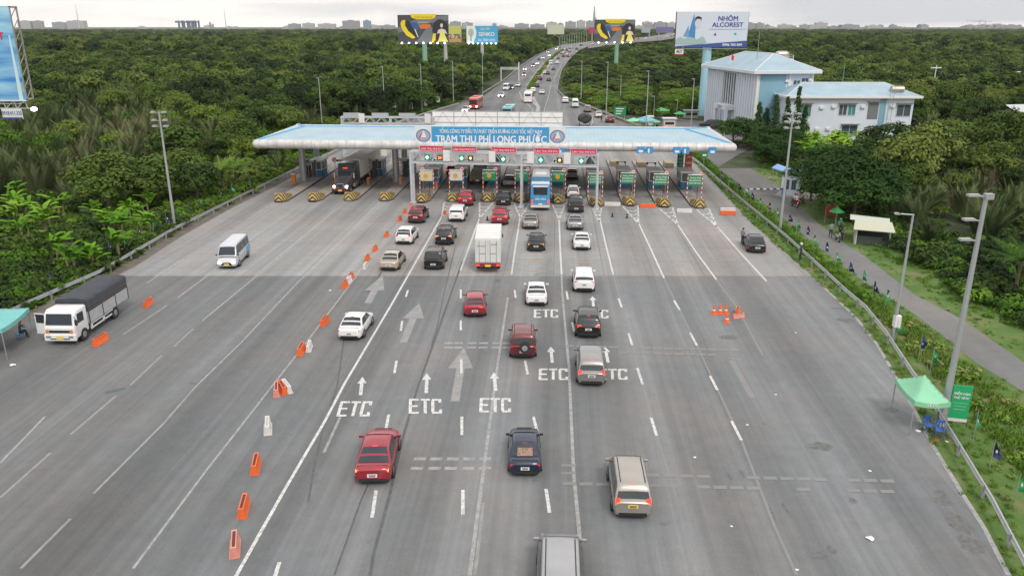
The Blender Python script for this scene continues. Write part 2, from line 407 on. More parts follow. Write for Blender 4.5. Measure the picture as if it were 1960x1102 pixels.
dash_new = [((712, 990), (720, 938)), ((739, 820), (744, 793)), ((755, 714), (759, 690)), ((767, 633), (770, 614)), ((777, 568), (781, 555)),
    ((886, 985), (886, 937)), ((884, 832), (884, 797)), ((883, 714), (883, 687)), ((882, 632), (882, 613)), ((882, 571), (882, 554)),
    ((1052, 981), (1045, 935)), ((1029, 829), (1021, 797)), ((1010, 716), (1005, 690)), ((987, 570), (985, 555)), ((1099, 634), (1095, 617)), ((1087, 573), (1084, 557)),
    ((1190, 588), (1184, 571)), ((1210, 660), (1203, 638)), ((1230, 735), (1220, 704)), ((1257, 833), (1246, 799)),
    ((1301, 593), (1290, 575)), ((1334, 661), (1321, 637)), ((1373, 746), (1359, 719)), ((1419, 842), (1400, 805)), ((524, 1110), (535, 1075))]
markset('lane_dashes', dash_new, .17, WN)
markset('lane_lines', [((452, 1101), (547, 933), (620, 809), (660, 733), (748, 585), (800, 494), (846, 414)),
    ((881, 518), (900, 467), (918, 417)), ((979, 525), (987, 470), (996, 414)), ((1075, 525), (1072, 470), (1070, 417)),
    ((1174, 526), (1160, 470), (1146, 410)), ((1271, 532), (1244, 473), (1219, 420)), ((1371, 535), (1332, 482), (1294, 425)), ((1467, 538), (1410, 476), (1360, 420)),
    ((380, 1240), (452, 1101))], .17, WN, .009)
markset('worn_lane_lines', [(.18, (899, 1101), (917, 963), (941, 784), (952, 700), (972, 569)), (.18, (1109, 1101), (1109, 1021), (1098, 904), (1089, 700), (1085, 660), (1076, 558), (1075, 526)),
    (.12, (718, 396), (627, 487), (572, 538), (461, 656), (374, 740)), (.13, (255, 1087), (394, 901), (551, 700), (586, 656), (660, 558), (700, 505), (768, 430), (795, 395)),
    (.16, (620, 866), (651, 798)), (.15, (584, 397), (478, 468)), (.15, (414, 515), (340, 570)), (.15, (643, 400), (502, 518)), (.15, (495, 525), (387, 614)),
    (.15, (86, 797), (0, 886)), (.15, (354, 494), (281, 542)), (.15, (512, 395), (471, 422))],   .13, WO, .008)
markset('right_edge_line', [((1579, 552), (1637, 606), (1677, 656), (1707, 707), (1727, 740), (1782, 846), (1847, 952), (1884, 1010), (1931, 1101))], .22, WO, .008)
markset('faded_lane_lines', [((374, 740), (314, 809), (179, 944)), ((320, 584), (236, 640)), ((370, 629), (333, 663)), ((310, 680), (249, 737)), ((222, 757), (135, 831)),
    ((97, 866), (0, 952)), ((135, 992), (40, 1087)), ((925, 962), (909, 1100))], .15, WF, .007)
markset('ghost_lines', [((1174, 526), (1186, 570), (1210, 660), (1257, 833), (1300, 970), (1325, 1100)), ((1271, 532), (1334, 661), (1419, 842), (1480, 1000), (1525, 1100)), ((1371, 535), (1412, 590), (1460, 680)),
    (.4, (1400, 690), (1440, 760))], .14, WG, .006)
markset('tar_seams', [(.12, (660, 640), (645, 740), (618, 820), (600, 900), (590, 960)), (.16, (885, 500), (850, 600), (800, 740), (770, 840), (745, 950), (715, 1060), (708, 1102)),
    (.10, (640, 1100), (672, 1010), (690, 960), (705, 925)), (.08, (872, 470), (850, 560), (838, 620), (826, 660)), (.18, (705, 560), (730, 520))], .1, TAR, .004)
# gores in front of the islands
gore = []
for a, b, c in [((1192, 395), (1221, 394), (1222, 428)), ((1262, 399), (1287, 397), (1297, 430)), ((1333, 401), (1357, 399), (1372, 434)), ((1058, 393), (1081, 393), (1070, 420)), ((984, 390), (1013, 390), (996, 417)),
                ((918, 388), (944, 388), (918, 418)), ((850, 388), (880, 388), (846, 415)), ((1133, 398), (1151, 398), (1147, 424))]:
    gore += [(.2, a, b), (.2, a, c), (.2, b, c)]
    for t in (.22, .42, .62):
        q = lambda p: (p[0]+(c[0]-p[0])*t, p[1]+(c[1]-p[1])*t)
        q2 = lambda p: (p[0]+(c[0]-p[0])*(t+.1), p[1]+(c[1]-p[1])*(t+.1))
        mid = ((q2(a)[0]+q2(b)[0])/2, (q2(a)[1]+q2(b)[1])/2)
        gore += [(.22, q(a), mid), (.22, mid, q(b))]
markset('gore_markings', gore, .2, WN, .011)
# letters E T C on the ground
def ground_word(px, py, w, h, lean=0, m=WN, word='ETC', miss=()):
    mb = MB()
    a = G(px-w/2, py); b = G(px+w/2, py); wid = (b-a).length; far = G(px, py-h/2); near = G(px, py+h/2); hh = (far-near).length
    o = (a+b)/2; ux = Vector((1, 0, 0)); uy = (far-near).normalized(); uy = Vector((uy.x+lean, uy.y, 0)).normalized()
    cw = wid/3*.66; g = wid/3*1.03; th = .19; k = 0
    ST = {'E': [(0, 0, 0, 1), (0, 1, 1, 1), (0, .5, .85, .5), (0, 0, 1, 0)], 'T': [(0, 1, 1, 1), (.5, 0, .5, 1)], 'C': [(0, .1, 0, .9), (.05, 1, 1, 1), (.05, 0, 1, 0), (1, .8, 1, 1), (1, 0, 1, .2)]}
    for i, ch in enumerate(word):
        for x0, y0, x1, y1 in ST[ch]:
            k += 1
            if k in miss: continue
            j = lambda: random.uniform(-.03, .03)
            p = lambda x, y: o+ux*((i-1)*g+(x-.5)*cw)+uy*((y-.5)*hh)
            s0, s1 = p(x0+j(), y0), p(x1+j(), y1); d = (s1-s0).normalized(); nn = Vector((-d.y, d.x, 0))*th/2*(1 if x0 == x1 else 1.25)
            s0 = s0-d*th*.4; s1 = s1+d*th*.4; zz = Vector((0, 0, .010+.0015*(k % 4)))
            mb.add([s0-nn+zz, s1-nn+zz, s1+nn+zz, s0+nn+zz], [(0, 1, 2, 3)])
    ob = mb.build('road_lettering', m); tag(ob, kind='structure')
    for p in ob.data.polygons:
        if p.normal.z < 0: p.flip()
ground_word(679, 782, 62, 25, .12); ground_word(814, 777, 63, 25); ground_word(948, 775, 60, 24)
ground_word(1059, 716, 56, 19); ground_word(1172, 716, 58, 18); ground_word(1045, 600, 47, 14); ground_word(1141, 601, 47, 14)
def arrow(tail, head, w, hw, hl, m, z=.010):
    t, h = G(*tail), G(*head); d = (h-t).normalized(); n = Vector((-d.y, d.x, 0)); b = h-d*hl; zz = Vector((0, 0, z)); mb = MB()
    mb.add([t+n*w/2+zz, t-n*w/2+zz, b-n*w/2+zz, b+n*w/2+zz], [(0, 1, 2, 3)]); mb.add([b-n*hw/2+zz, h+zz, b+n*hw/2+zz], [(0, 1, 2)])
    ob = mb.build('road_arrow', m); tag(ob, kind='structure')
for a, b in [((690, 756), (694, 721)), ((816, 752), (817, 714)), ((949, 748), (945, 712)), ((1057, 694), (1054, 663)), ((1164, 694), (1158, 663)), ((1136, 587), (1134, 567))]: arrow(a, b, .22, .6, 1.0, WN)
arrow((772, 655), (803, 580), .55, 1.7, 3.6, WF, .007); arrow((871, 768), (888, 665), .55, 1.7, 3.6, WF, .007); arrow((704, 580), (733, 526), .6, 1.7, 4.5, WF, .007)
rum = []
for r_, (y, xs_) in enumerate([(656.5, (858, 877, 904, 925, 950, 970)), (665, (858, 877, 902, 924, 948, 970)), (878, (803, 834, 866, 897, 928)), (896, (797, 831, 862, 895, 927))]):
    for x in xs_: rum.append((x, y))
mb = MB()
for x, y in rum:
    p = G(x, y); mb.add([p+Vector((-.32, -.14, .007)), p+Vector((.32, -.14, .007)), p+Vector((.36, .16, .007)), p+Vector((-.28, .16, .007))], [(0, 1, 2, 3)])
tag(mb.build('rumble_patches', WO), kind='structure')
mb = MB()
for y in (662, 672, 905, 925):
    x = 1090
    while x < (1420 if y < 800 else 1700):
        if random.random() < .8:
            p = G(x, y+(x-1090)*.025)
            for_w = .34; mb.add([p+Vector((-for_w, -.15, .0125)), p+Vector((for_w, -.15, .0125)), p+Vector((for_w, .15, .0125)), p+Vector((-for_w, .15, .0125))], [(0, 1, 2, 3)])
        x += 21 if y < 800 else 32
for x, y in ((1092, 890), (1092, 905)):
    p = G(x, y); mb.add([p+Vector((-.5, -.12, .0115)), p+Vector((.3, -.12, .0115)), p+Vector((.3, .1, .0115)), p+Vector((-.5, .1, .0115))], [(0, 1, 2, 3)])
tag(mb.build('faded_rumble_patches', WG), kind='structure')
markset('yellow_markings', [((722, 517), (772, 516)), ((742, 474), (795, 473)), ((840, 476), (866, 476)), ((1010, 497), (1042, 497)), ((1014, 501), (1040, 501)), ((1010, 519), (1048, 520)), ((1103, 497), (1134, 497)), ((1105, 502), (1136, 502))], .22, YW, .010)
# oil stains with their own outline
def blob(px, py, rx, ry, m, z=.005):
    c = G(px, py); rr = random.Random(int(px*7+py)); n = 18
    pts = [c+Vector((math.cos(i/n*6.283)*rx*rr.uniform(.7, 1.15), math.sin(i/n*6.283)*ry*rr.uniform(.7, 1.15), z)) for i in range(n)]
    return pts
mb = MB()
for a in [(1835, 1000, .55, .9), (1860, 1042, .6, .7), (1806, 958, .5, .5), (1800, 942, .3, .3), (1571, 854, .7, .5), (1395, 645, .7, .45), (1706, 784, .5, .35), (1570, 1062, .35, .25), (1592, 1052, .2, .3), (1100, 774, .25, .2), (1632, 958, .2, .3),
          (1420, 905, .12, .4), (1397, 912, .1, .4), (1503, 972, .1, .5), (1478, 983, .1, .5), (135, 665, .6, .35), (1616, 612, .8, .5), (1610, 590, .8, .3), (1240, 392, 1.2, .7), (1255, 385, .8, .5)]:
    mb.poly(blob(*a, None))
o = mb.build('oil_stains', mat('oil_stain', (.12, .118, .115), .6, noise=.3, nscale=4)); tag(o, kind='structure')
# ================================================================ vehicles
GLASS = mat('tinted_glass', (.025, .032, .040), .08, spec=.5, coat=.3)
GLASSR = mat('windscreen_glass', (.03, .04, .05), .14, spec=.35)
BLK = mat('black_plastic', (.022, .022, .024), .55)
TYRE = mat('tyre_rubber', (.025, .025, .026), .8)
RIM = mat('alloy_rim', (.42, .43, .45), .35, .7)
PLW = mat('plate_white', (.72, .72, .70), .5); PLY = mat('plate_yellow', (.75, .55, .10), .5)
PTXT = mat('plate_figures', (.03, .03, .04), .5)
TL = mat('tail_lamp', (.42, .02, .02), .25, emit=.35, ecol=(.8, .03, .02)); TLL = mat('tail_lamp_lit', (.8, .05, .03), .3, emit=1.1, ecol=(1, .05, .03))
TLA = mat('tail_lamp_amber', (.8, .25, .05), .3, emit=1.1, ecol=(1, .30, .06))
HL = mat('headlight_off', (.22, .24, .27), .12); HLL = mat('headlight_lit', (1, 1, .95), .2, emit=9, ecol=(1, .97, .88))
CHR = mat('chrome', (.6, .6, .62), .2, .9)
SPEC = {
 'sedan': dict(L=4.55, W=1.80, H=1.45, belt=.93, gh=(-.74, -.40, .10, .46), st=[(-1, .78, .84, .40), (-.975, .90, .97, .30), (-.86, .965, 1.0, .24), (-.5, 1, .97, .22), (0, 1, .93, .21), (.35, 1, .95, .21), (.6, .985, .90, .22), (.84, .93, .80, .24), (.955, .83, .68, .28), (1, .66, .56, .34)], tum=.20, r=.325, tl=(.70, .80, .34, .15)),
 'coupe': dict(L=4.6, W=1.80, H=1.43, belt=.93, gh=(-.82, -.38, .10, .46), st=[(-1, .78, .90, .40), (-.975, .90, 1.02, .30), (-.86, .965, 1.03, .24), (-.5, 1, .97, .22), (0, 1, .93, .21), (.35, 1, .95, .21), (.6, .985, .90, .22), (.84, .93, .80, .24), (.955, .83, .68, .28), (1, .66, .56, .34)], tum=.21, r=.335, tl=(.70, .86, .36, .13)),
 'hatch': dict(L=4.0, W=1.74, H=1.52, belt=.96, gh=(-.95, -.70, .12, .52), st=[(-1, .84, .92, .38), (-.97, .93, 1.0, .30), (-.8, .98, .99, .24), (-.4, 1, .97, .22), (.3, 1, .96, .21), (.6, .98, .92, .22), (.84, .93, .82, .24), (.955, .83, .70, .28), (1, .66, .58, .34)], tum=.18, r=.31, tl=(.74, .92, .22, .26)),
 'suv': dict(L=4.55, W=1.86, H=1.70, belt=1.06, gh=(-.965, -.76, .10, .46), st=[(-1, .85, 1.0, .42), (-.975, .94, 1.10, .34), (-.8, .99, 1.09, .27), (-.4, 1, 1.07, .26), (.3, 1, 1.06, .26), (.6, .985, 1.02, .27), (.86, .93, .94, .29), (.965, .84, .80, .33), (1, .68, .66, .38)], tum=.17, r=.37, tl=(.74, .98, .30, .24)),
 'boxy': dict(L=4.3, W=1.80, H=1.80, belt=1.08, gh=(-.975, -.90, .12, .40), st=[(-1, .92, 1.02, .42), (-.975, .97, 1.10, .34), (-.8, 1, 1.09, .28), (-.4, 1, 1.08, .28), (.3, 1, 1.07, .28), (.6, .99, 1.04, .28), (.88, .95, .98, .3), (.97, .88, .84, .34), (1, .76, .70, .38)], tum=.11, r=.38, tl=(.86, .88, .17, .34)),
 'mpv': dict(L=4.65, W=1.82, H=1.75, belt=1.02, gh=(-.975, -.82, .26, .66), st=[(-1, .86, .98, .38), (-.975, .94, 1.06, .30), (-.8, .99, 1.05, .25), (-.4, 1, 1.03, .24), (.3, 1, 1.01, .24), (.62, .985, .99, .25), (.86, .93, .86, .27), (.965, .84, .74, .31), (1, .68, .62, .36)], tum=.15, r=.33, tl=(.80, 1.0, .22, .34)),
 'van': dict(L=5.6, W=1.96, H=2.35, belt=1.28, gh=(-.985, -.95, .60, .86), st=[(-1, .94, 1.25, .44), (-.985, .98, 1.32, .36), (-.8, 1, 1.31, .30), (-.4, 1, 1.30, .28), (.5, 1, 1.28, .28), (.8, .985, 1.24, .28), (.92, .94, 1.06, .30), (.98, .86, .90, .34), (1, .74, .74, .38)], tum=.14, r=.35, tl=(.88, 1.05, .15, .40)),
 'pickup': dict(L=5.2, W=1.86, H=1.80, belt=1.12, gh=(-.22, -.10, .22, .50), st=[(-1, .95, 1.10, .46), (-.985, .98, 1.14, .40), (-.6, 1, 1.13, .36), (-.25, 1, 1.13, .34), (.3, 1, 1.12, .32), (.6, .985, 1.08, .32), (.88, .94, 1.0, .34), (.97, .86, .86, .38), (1, .72, .72, .42)], tum=.16, r=.39, tl=(.88, .92, .16, .34)),
}
CACHE = {}
def crown(x, w): return .035*(1-(x/w)**2)
def car_meshes(kind, detail=2):
    key = (kind, detail)
    if key in CACHE: return CACHE[key]
    s = SPEC[kind]; L, Wd, Hh, belt = s['L']/2, s['W']/2, s['H'], s['belt']; y0, y1, y2, y3 = [g*L for g in s['gh']]; tum = s['tum']
    out = {}
    mb = MB()
    rings = []
    for t, wf, zt, zb in s['st']:
        w = wf*Wd; prof = [(0, zt), (.5, zt-.005), (.80, zt-.02), (.93, zt-.07), (.985, zt-.17), (1, zt-.32*(zt-zb)-.06), (.995, zb+.30*(zt-zb)), (.965, zb+.06), (.90, zb)]
        bulge = 0.03*L*0 
        rg = [(-x*w, t*L, z) for x, z in prof[::-1]]+[(x*w, t*L, z) for x, z in prof[1:]]
        rings.append(rg)
    if kind == 'pickup':
        pass
    mb.loft(rings)
    # cabin
    def wx(z): return Wd*.955-tum*(z-belt)/(Hh-belt)
    stn = [(y0, belt-.02), (y0+(y1-y0)*.5, belt+(Hh-belt)*.54), (y1-.02*L, Hh-.035), (y1+.10*L, Hh-.008), ((y1+y2)/2, Hh), (y2-.10*L, Hh-.008), (y2+.02*L, Hh-.04), (y2+(y3-y2)*.5, belt+(Hh-belt)*.50), (y3, belt-.02)]
    rings = []
    for y, z in stn:
        w = wx(z); wb = wx(belt)+.012
        e = max(z-.05, belt-.025)
        prof = [(0, z+crown(0, w)), (w*.35, z+crown(w*.35, w)), (w*.68, z+crown(w*.68, w)), (w*.92, z+.004), (wx(e), e), (wb, belt-.04)]
        rings.append([(-x, y, zz) for x, zz in prof[::-1]]+[(x, y, zz) for x, zz in prof[1:]])
    mb.loft(rings, close=False, caps=False)
    mb.mi(1); mb.smooth = False; r = s['r']; wy = (.62*L*.93, -.60*L*.95)
    for sx in (-1, 1):
        for y in wy:
            mb.cyl((sx*(Wd-.10), y, r), (sx*(Wd+.006), y, r+.02), r+.075, n=18)
        mb.b2(sx*Wd*.93-.04, sx*Wd*.93+.04, -.5*L, .5*L, s['st'][4][3]-.01, s['st'][4][3]+.09)      # sills
    zb = s['st'][1][3]
    mb.b2(-Wd*.80, Wd*.80, -L*.90, L*.88, .13, zb+.04)  # dark block added below the floor to deepen the shade under the car
    mb.b2(-Wd*.72, Wd*.72, -L*.995-.02, -L*.9, zb+.0, zb+.16)          # lower rear bumper
    mb.b2(-Wd*.55, Wd*.55, L*.90, L*1.0+.012, zb+.08, zb+.22)          # lower grille
    if detail > 1:
        bz = belt-.05
        for sx in (-1, 1):
            for y in (y3*.72, (y1+y3)/2-.08*L, y0*.62 if kind not in ('coupe',) else 99):
                if y != 99: mb.b2(sx*(Wd+.004)-.004, sx*(Wd+.004)+.004, y-.009, y+.009, zb+.22, bz)
            mb.b2(sx*(Wd+.004)-.004, sx*(Wd+.004)+.004, y0*.62, y3*.72, belt-.37, belt-.362)
        if kind in ('sedan', 'coupe'): mb.b2(-Wd*.80, Wd*.80, -L*.895, -L*.887, .99, 1.008 if kind == 'sedan' else 1.035)
        mb.b2(-Wd*.5, Wd*.5, L*.985, L*1.0+.01, zb+.26, zb+.36)
    out['body'] = mb.mesh('body', [BLK, BLK])
    for p in out['body'].polygons:
        pass
    # glass
    def slope(ya, yb, f0, f1, name, inset=.09):
        g = MB(); g.smooth = True; d = Vector((0, yb-ya, Hh-belt)); nrm = Vector((0, -d.z, d.y)).normalized()
        if nrm.z < 0: nrm = -nrm
        rows = []
        for f in (f0, (f0+f1)/2, f1):
            z = belt+(Hh-belt)*f; y = ya+(yb-ya)*f; w = wx(z)-inset; row = []
            for k in range(7):
                x = -w+2*w*k/6; zc = z+crown(x, wx(z))*(1 if f > .1 else .5); p = Vector((x, y, zc))+nrm*.014; row.append(p)
            rows.append(row)
        vs = [p for r_ in rows for p in r_]; g.add(vs, [(j*7+i, j*7+i+1, (j+1)*7+i+1, (j+1)*7+i) for j in range(2) for i in range(6)])
        me = g.mesh(name, [GLASSR if name == 'windscreen' else GLASS])
        up_ = me.polygons[2].normal.z
        if up_ < 0:
            for p in me.polygons: p.flip()
        return me
    out['windscreen'] = slope(y3, y2, .08, .93, 'windscreen', .085)
    out['rear_window'] = slope(y0, y1, .12 if kind in ('sedan', 'coupe') else .14, .92, 'rear_window', .085)
    for sx in (-1, 1):
        m_ = (y1*.98+y3)/2-.08*L; panes = []
        def yb(f, rear): return (y0+(y1-y0)*f) if rear else (y3+(y2-y3)*f)
        zf = lambda f: belt+(Hh-belt)*f
        def pane(a0, a1, b1, b0):   # bottom-rear, top-rear, top-front, bottom-front (y)
            g = MB(); q = [(a0, .07), (b0, .07), (b1, .83), (a1, .83)]
            g.add([(sx*(wx(zf(f))+.012), y, zf(f)) for y, f in q], [(0, 1, 2, 3) if sx > 0 else (3, 2, 1, 0)])
            me = g.mesh('side_window', [GLASS]); return me
        rr0, rr1 = yb(.07, 1)+.10*L*.6, yb(.83, 1)+.045*L; ff0, ff1 = yb(.07, 0)-.07*L, yb(.83, 0)-.035*L
        if rr1 < rr0 and False: pass
        if kind in ('suv', 'mpv', 'boxy', 'van'):
            q = rr0+(m_-rr0)*.36
            panes = [pane(rr0, max(rr1, rr0+.02), q-.04, q-.04), pane(q+.03, q+.03, m_-.035, m_-.035), pane(m_+.035, m_+.035, ff1, ff0)]
        else: panes = [pane(rr0, max(rr1, rr0+.05), m_-.035, m_-.035), pane(m_+.035, m_+.035, ff1, ff0)]
        out['sw%d' % sx] = panes
    tx, tz, tw, th = s['tl']
    g = MB(); g.b2(-tw/2, tw/2, 0, .22, -th/2, th/2); out['tail_lamp'] = g.mesh('tail_lamp', [TL])
    g = MB(); g.b2(-.17, .17, -.12, .12, -.08, .08); out['headlight'] = g.mesh('headlight', [HL])
    g = MB(); g.b2(-.235, .235, -.012, .012, -.085, .085); g.mi(1); g.b2(-.17, .17, -.0145, -.0125, .008, .05); g.b2(-.15, .15, -.0145, -.0125, -.055, -.012)
    out['number_plate'] = g.mesh('number_plate', [PLW, PTXT])
    g = MB(); g.cyl((-.115, 0, 0), (.115, 0, 0), r, n=18); out['wheel'] = g.mesh('wheel', [TYRE])
    g = MB(); g.cyl((.110, 0, 0), (.122, 0, 0), r*.66, r*.62, n=12); g.mi(1)
    for k in range(5):
        a = k*1.2566; g.box((.1235, math.cos(a)*r*.42, math.sin(a)*r*.42), (.004, .09, .09))
    out['rim'] = g.mesh('rim', [RIM, BLK])
    g = MB(); g.b2(-.10, .10, -.05, .05, -.06, .06); out['mirror'] = g.mesh('mirror', [BLK])
    g = MB(); g.b2(-.018, .018, y1+.06*L, y2-.06*L, 0, .045); out['rail'] = g.mesh('roof_rail', [BLK])
    out['wx'] = wx
    CACHE[key] = out
    return out
def vobj(name, me, parent, m=None, loc=(0, 0, 0), rz=0, ry=0):
    o = bpy.data.objects.new(name, me); COL.objects.link(o); o.parent = parent; o.location = loc; o.rotation_euler = (0, ry, rz)
    if m and me.materials:
        o.material_slots[0].link = 'OBJECT'; o.material_slots[0].material = m
    return o
def car(kind, pos, rz, pm, label, cat='car', group=None, lit=0, plate=PLW, rails=0, spare=0, lights=0, detail=2, name=None, z=0, k=1.0, extra=None):
    """pos = ground point under the middle of the car"""
    s = SPEC[kind]; M = car_meshes(kind, 2); L, Wd = s['L']/2, s['W']/2
    nm = name or {'sedan': 'sedan_car', 'coupe': 'sedan_car', 'hatch': 'hatchback_car', 'suv': 'sport_utility_car', 'boxy': 'offroad_car', 'mpv': 'people_carrier', 'van': 'passenger_van', 'pickup': 'pickup_truck'}[kind]
    t = empty(nm, (pos[0], pos[1], z), rz); tag(t, label, cat, group); t.scale = (k, k, k)
    vobj('body', M['body'], t, pm)
    vobj('windscreen', M['windscreen'], t); vobj('rear_window', M['rear_window'], t)
    for sx in (-1, 1):
        for p in M['sw%d' % sx]: vobj('side_window', p, t)
        tx, tz, tw, th = s['tl']
        vobj('tail_lamp', M['tail_lamp'], t, [TL, TLL, TLA][lit], (sx*tx*Wd*.98, -L*.985-.005, tz))
        vobj('headlight', M['headlight'], t, HLL if lights else HL, (sx*Wd*.68, L*(.965 if lights else .94), s['st'][-2][2]-.16))
        if detail > 0: vobj('mirror', M['mirror'], t, pm if kind != 'van' else BLK, (sx*(Wd+.07), s['gh'][3]*L-.10*L, s['belt']+.08))
        if rails: vobj('roof_rail', M['rail'], t, BLK if rails == 1 else CHR, (sx*(M['wx'](s['H'])-.14), 0, s['H']-.005))
        for y in (.62*L*.93, -.60*L*.95):
            w = vobj('wheel', M['wheel'], t, None, (sx*(Wd-.10), y, s['r']), R(180) if sx < 0 else 0)
            if detail > 0: vobj('rim', M['rim'], w)
    vobj('number_plate', M['number_plate'], t, plate, (0, -L-.012, .62 if kind not in ('suv', 'mpv', 'van') else .80))
    if detail > 1:
        q = MB(); q.b2(-.12, .12, -.01, .01, -.02, .02); brk = q.mesh('brake_lamp', [TLL if lit else TL])
        f = .97; y0, y1 = s['gh'][0]*L, s['gh'][1]*L; vobj('brake_lamp', brk, t, None, (0, y0+(y1-y0)*f-.02, s['belt']+(s['H']-s['belt'])*f+.02))
    if kind == 'pickup':
        q = MB(); q.b2(-Wd*.80, Wd*.80, -L*.955, -L*.27, 1.145, 1.165); vobj('cargo_bed', q.mesh('cargo_bed', [BLK]), t)
    if spare:
        q = MB(); q.cyl((0, -.02, 0), (0, -.24, 0), .36, n=20); q.mi(1); q.cyl((0, -.24, 0), (0, -.25, 0), .2, .17, n=14)
        vobj('spare_wheel', q.mesh('spare_wheel', [TYRE, RIM]), t, None, (.12, -L, .98))
    return t
def place(px, py, vpx, L, front=False):
    """ground point under the middle of a vehicle whose nearest bumper stands at px, py"""
    p = G(px, py, .32); p.z = 0; a = hd(vpx); d = Vector((-math.sin(a), math.cos(a), 0)); return p+d*(L/2), a
def mcar(kind, px, py, vpx, pm, label, **kw):
    k = kw.get('k', 1.0)
    pos, a = place(px, py, vpx, SPEC[kind]['L']*k)
    if kw.pop('facing', 0): a += math.pi
    return car(kind, pos, a, pm, label, **kw)
RED = paint('crimson', (.30, .012, .028)); DRED = paint('dark_red', (.13, .012, .016)); WHT = paint('white', (.72, .72, .72), 0); NAVY = paint('navy', (.010, .016, .045), .3)
BLKP = paint('black', (.012, .012, .014), .3); SILV = paint('silver', (.36, .36, .37), .55); GREY = paint('warm_grey', (.27, .262, .258), .5); GOLD = paint('champagne', (.36, .335, .30), .5); BEIG = paint('beige', (.45, .40, .33), .3); DGRN = paint('dark_grey', (.045, .048, .05), .3)
G1 = 'vehicles queueing towards the toll gates'
c = mcar('coupe', 713, 921, 930, RED, 'glossy crimson sedan low in the photo, driving towards the left ETC arrow', group=G1, lit=2, k=1.05)
c = mcar('sedan', 1005, 905, 985, NAVY, 'dark navy sedan with a flowered sticker in its rear window, rumble strips beside it', group=G1, lit=0, k=.94)
st = MB(); st.b2(-.42, .42, -.25, .25, 0, .003)
def sticker_mat():
    m = bpy.data.materials.new('flower_sticker'); m.use_nodes = True; t = m.node_tree; b = t.nodes['Principled BSDF']
    v = N(t, 'ShaderNodeTexVoronoi'); v.inputs['Scale'].default_value = 14; tc = N(t, 'ShaderNodeTexCoord'); t.links.new(tc.outputs['Object'], v.inputs[0])
    cr_ = N(t, 'ShaderNodeValToRGB'); t.links.new(v.outputs['Color'], cr_.inputs[0]); e = cr_.color_ramp.elements
    e[0].position = .3; e[0].color = (.12, .10, .06, 1); e[1].position = .7; e[1].color = (.35, .12, .14, 1); q = e.new(.5); q.color = (.25, .25, .12, 1)
    t.links.new(cr_.outputs[0], b.inputs['Base Color']); return m
sp = SPEC['sedan']; f = .34; yy0 = sp['gh'][0]*sp['L']/2; yy1 = sp['gh'][1]*sp['L']/2
so_ = st.build('window_sticker', sticker_mat(), c, (0, yy0+(yy1-yy0)*f-.012, sp['belt']+(sp['H']-sp['belt'])*f+.062)); so_.rotation_euler = (math.atan2(sp['H']-sp['belt'], yy1-yy0), 0, 0)
mcar('mpv', 1211, 986, 1058, GOLD, 'champagne people carrier with roof rails and a yellow plate, lowest on the right', group=G1, lit=1, plate=PLY, rails=1, cat='people carrier')
mcar('mpv', 1072, 1183, 1066, SILV, 'silver people carrier with black roof rails cut off by the bottom edge', group=G1, rails=1, cat='people carrier', k=1.04)
mcar('mpv', 1132, 733, 1068, GREY, 'grey people carrier braking on the second ETC row, behind the black car with red bumper', group=G1, lit=1, cat='people carrier')
mcar('suv', 1126, 642, 1075, BLKP, 'black car with glowing lamps and a red-lit bumper between two ETC words', group=G1, lit=1)
mcar('boxy', 1001, 681, 1000, DRED, 'dark red offroad car carrying a spare wheel on its back', group=G1, spare=1, rails=1)
mcar('hatch', 909, 602, 930, RED, 'small crimson hatchback just past the rumble strips, behind the white box truck', group=G1, lit=0)
mcar('sedan', 1027, 581, 1010, WHT, 'white sedan directly above the far ETC word, behind the black car with lit lamps', group=G1)
mcar('suv', 1118, 555, 1065, WHT, 'white sport utility car crossing the concrete joint, in front of an ETC arrow', group=G1)
mcar('sedan', 668, 646, 1080, WHT, 'white sedan with a pink glow beside the row of orange barriers', group=G1, lit=0)
mcar('sedan', 743, 514, 1080, BEIG, 'beige sedan beside the upright white barrier at the concrete joint', group=G1)
mcar('boxy', 829, 512, 1040, BLKP, 'black square-backed car left of the white box truck', group=G1)
mcar('hatch', 772, 464, 1100, WHT, 'white hatchback ahead of the beige sedan', group=G1, k=1.05)
mcar('suv', 849, 465, 1050, BLKP, 'black sport utility car with amber lamps ahead of the black square-backed car', group=G1, lit=2)
mcar('sedan', 1026, 477, 1050, BLKP, 'black sedan with red and amber lamps right of the white box truck', group=G1, lit=2)
mcar('sedan', 1114, 475, 1070, WHT, 'white sedan behind the silver sedan in the rightmost queue', group=G1)
mcar('suv', 795, 424, 1090, DRED, 'dark red car beside the orange barriers near the gantry foot', group=G1, lit=1)
mcar('suv', 873, 421, 1060, WHT, 'white sport utility car at the tip of a white hatched gore', group=G1)
mcar('suv', 956, 427, 1050, RED, 'crimson car with lit lamps ahead of the white box truck', group=G1, lit=1)
mcar('sedan', 1015, 435, 1050, GOLD, 'champagne sedan behind the blue bus', group=G1)
mcar('sedan', 1101, 437, 1065, SILV, 'silver sedan behind the dark pickup truck', group=G1)
mcar('suv', 890, 391, 1060, RED, 'crimson car next to a striped block, ahead of the white sport utility car', group=G1, lit=1)
mcar('sedan', 963, 390, 1050, BLKP, 'black sedan between two striped blocks, ahead of the crimson car', group=G1)
mcar('pickup', 1103, 404, 1065, DGRN, 'dark pickup truck with a white bar over its bed', group=G1, lit=1, cat='pickup')
mcar('hatch', 1097, 377, 1065, WHT, 'white hatchback in the gate lane ahead of the dark pickup', group=G1)
mcar('sedan', 1095, 341, 1065, GOLD, 'champagne car deep under the gantry, ahead of the white hatchback', group=G1)
mcar('sedan', 974, 355, 1055, SILV, 'silver sedan under the gantry left of the blue bus', group=G1)
mcar('hatch', 864, 334, 1070, RED, 'red car with glowing brake lamps between two toll booths', group=G1, lit=1)
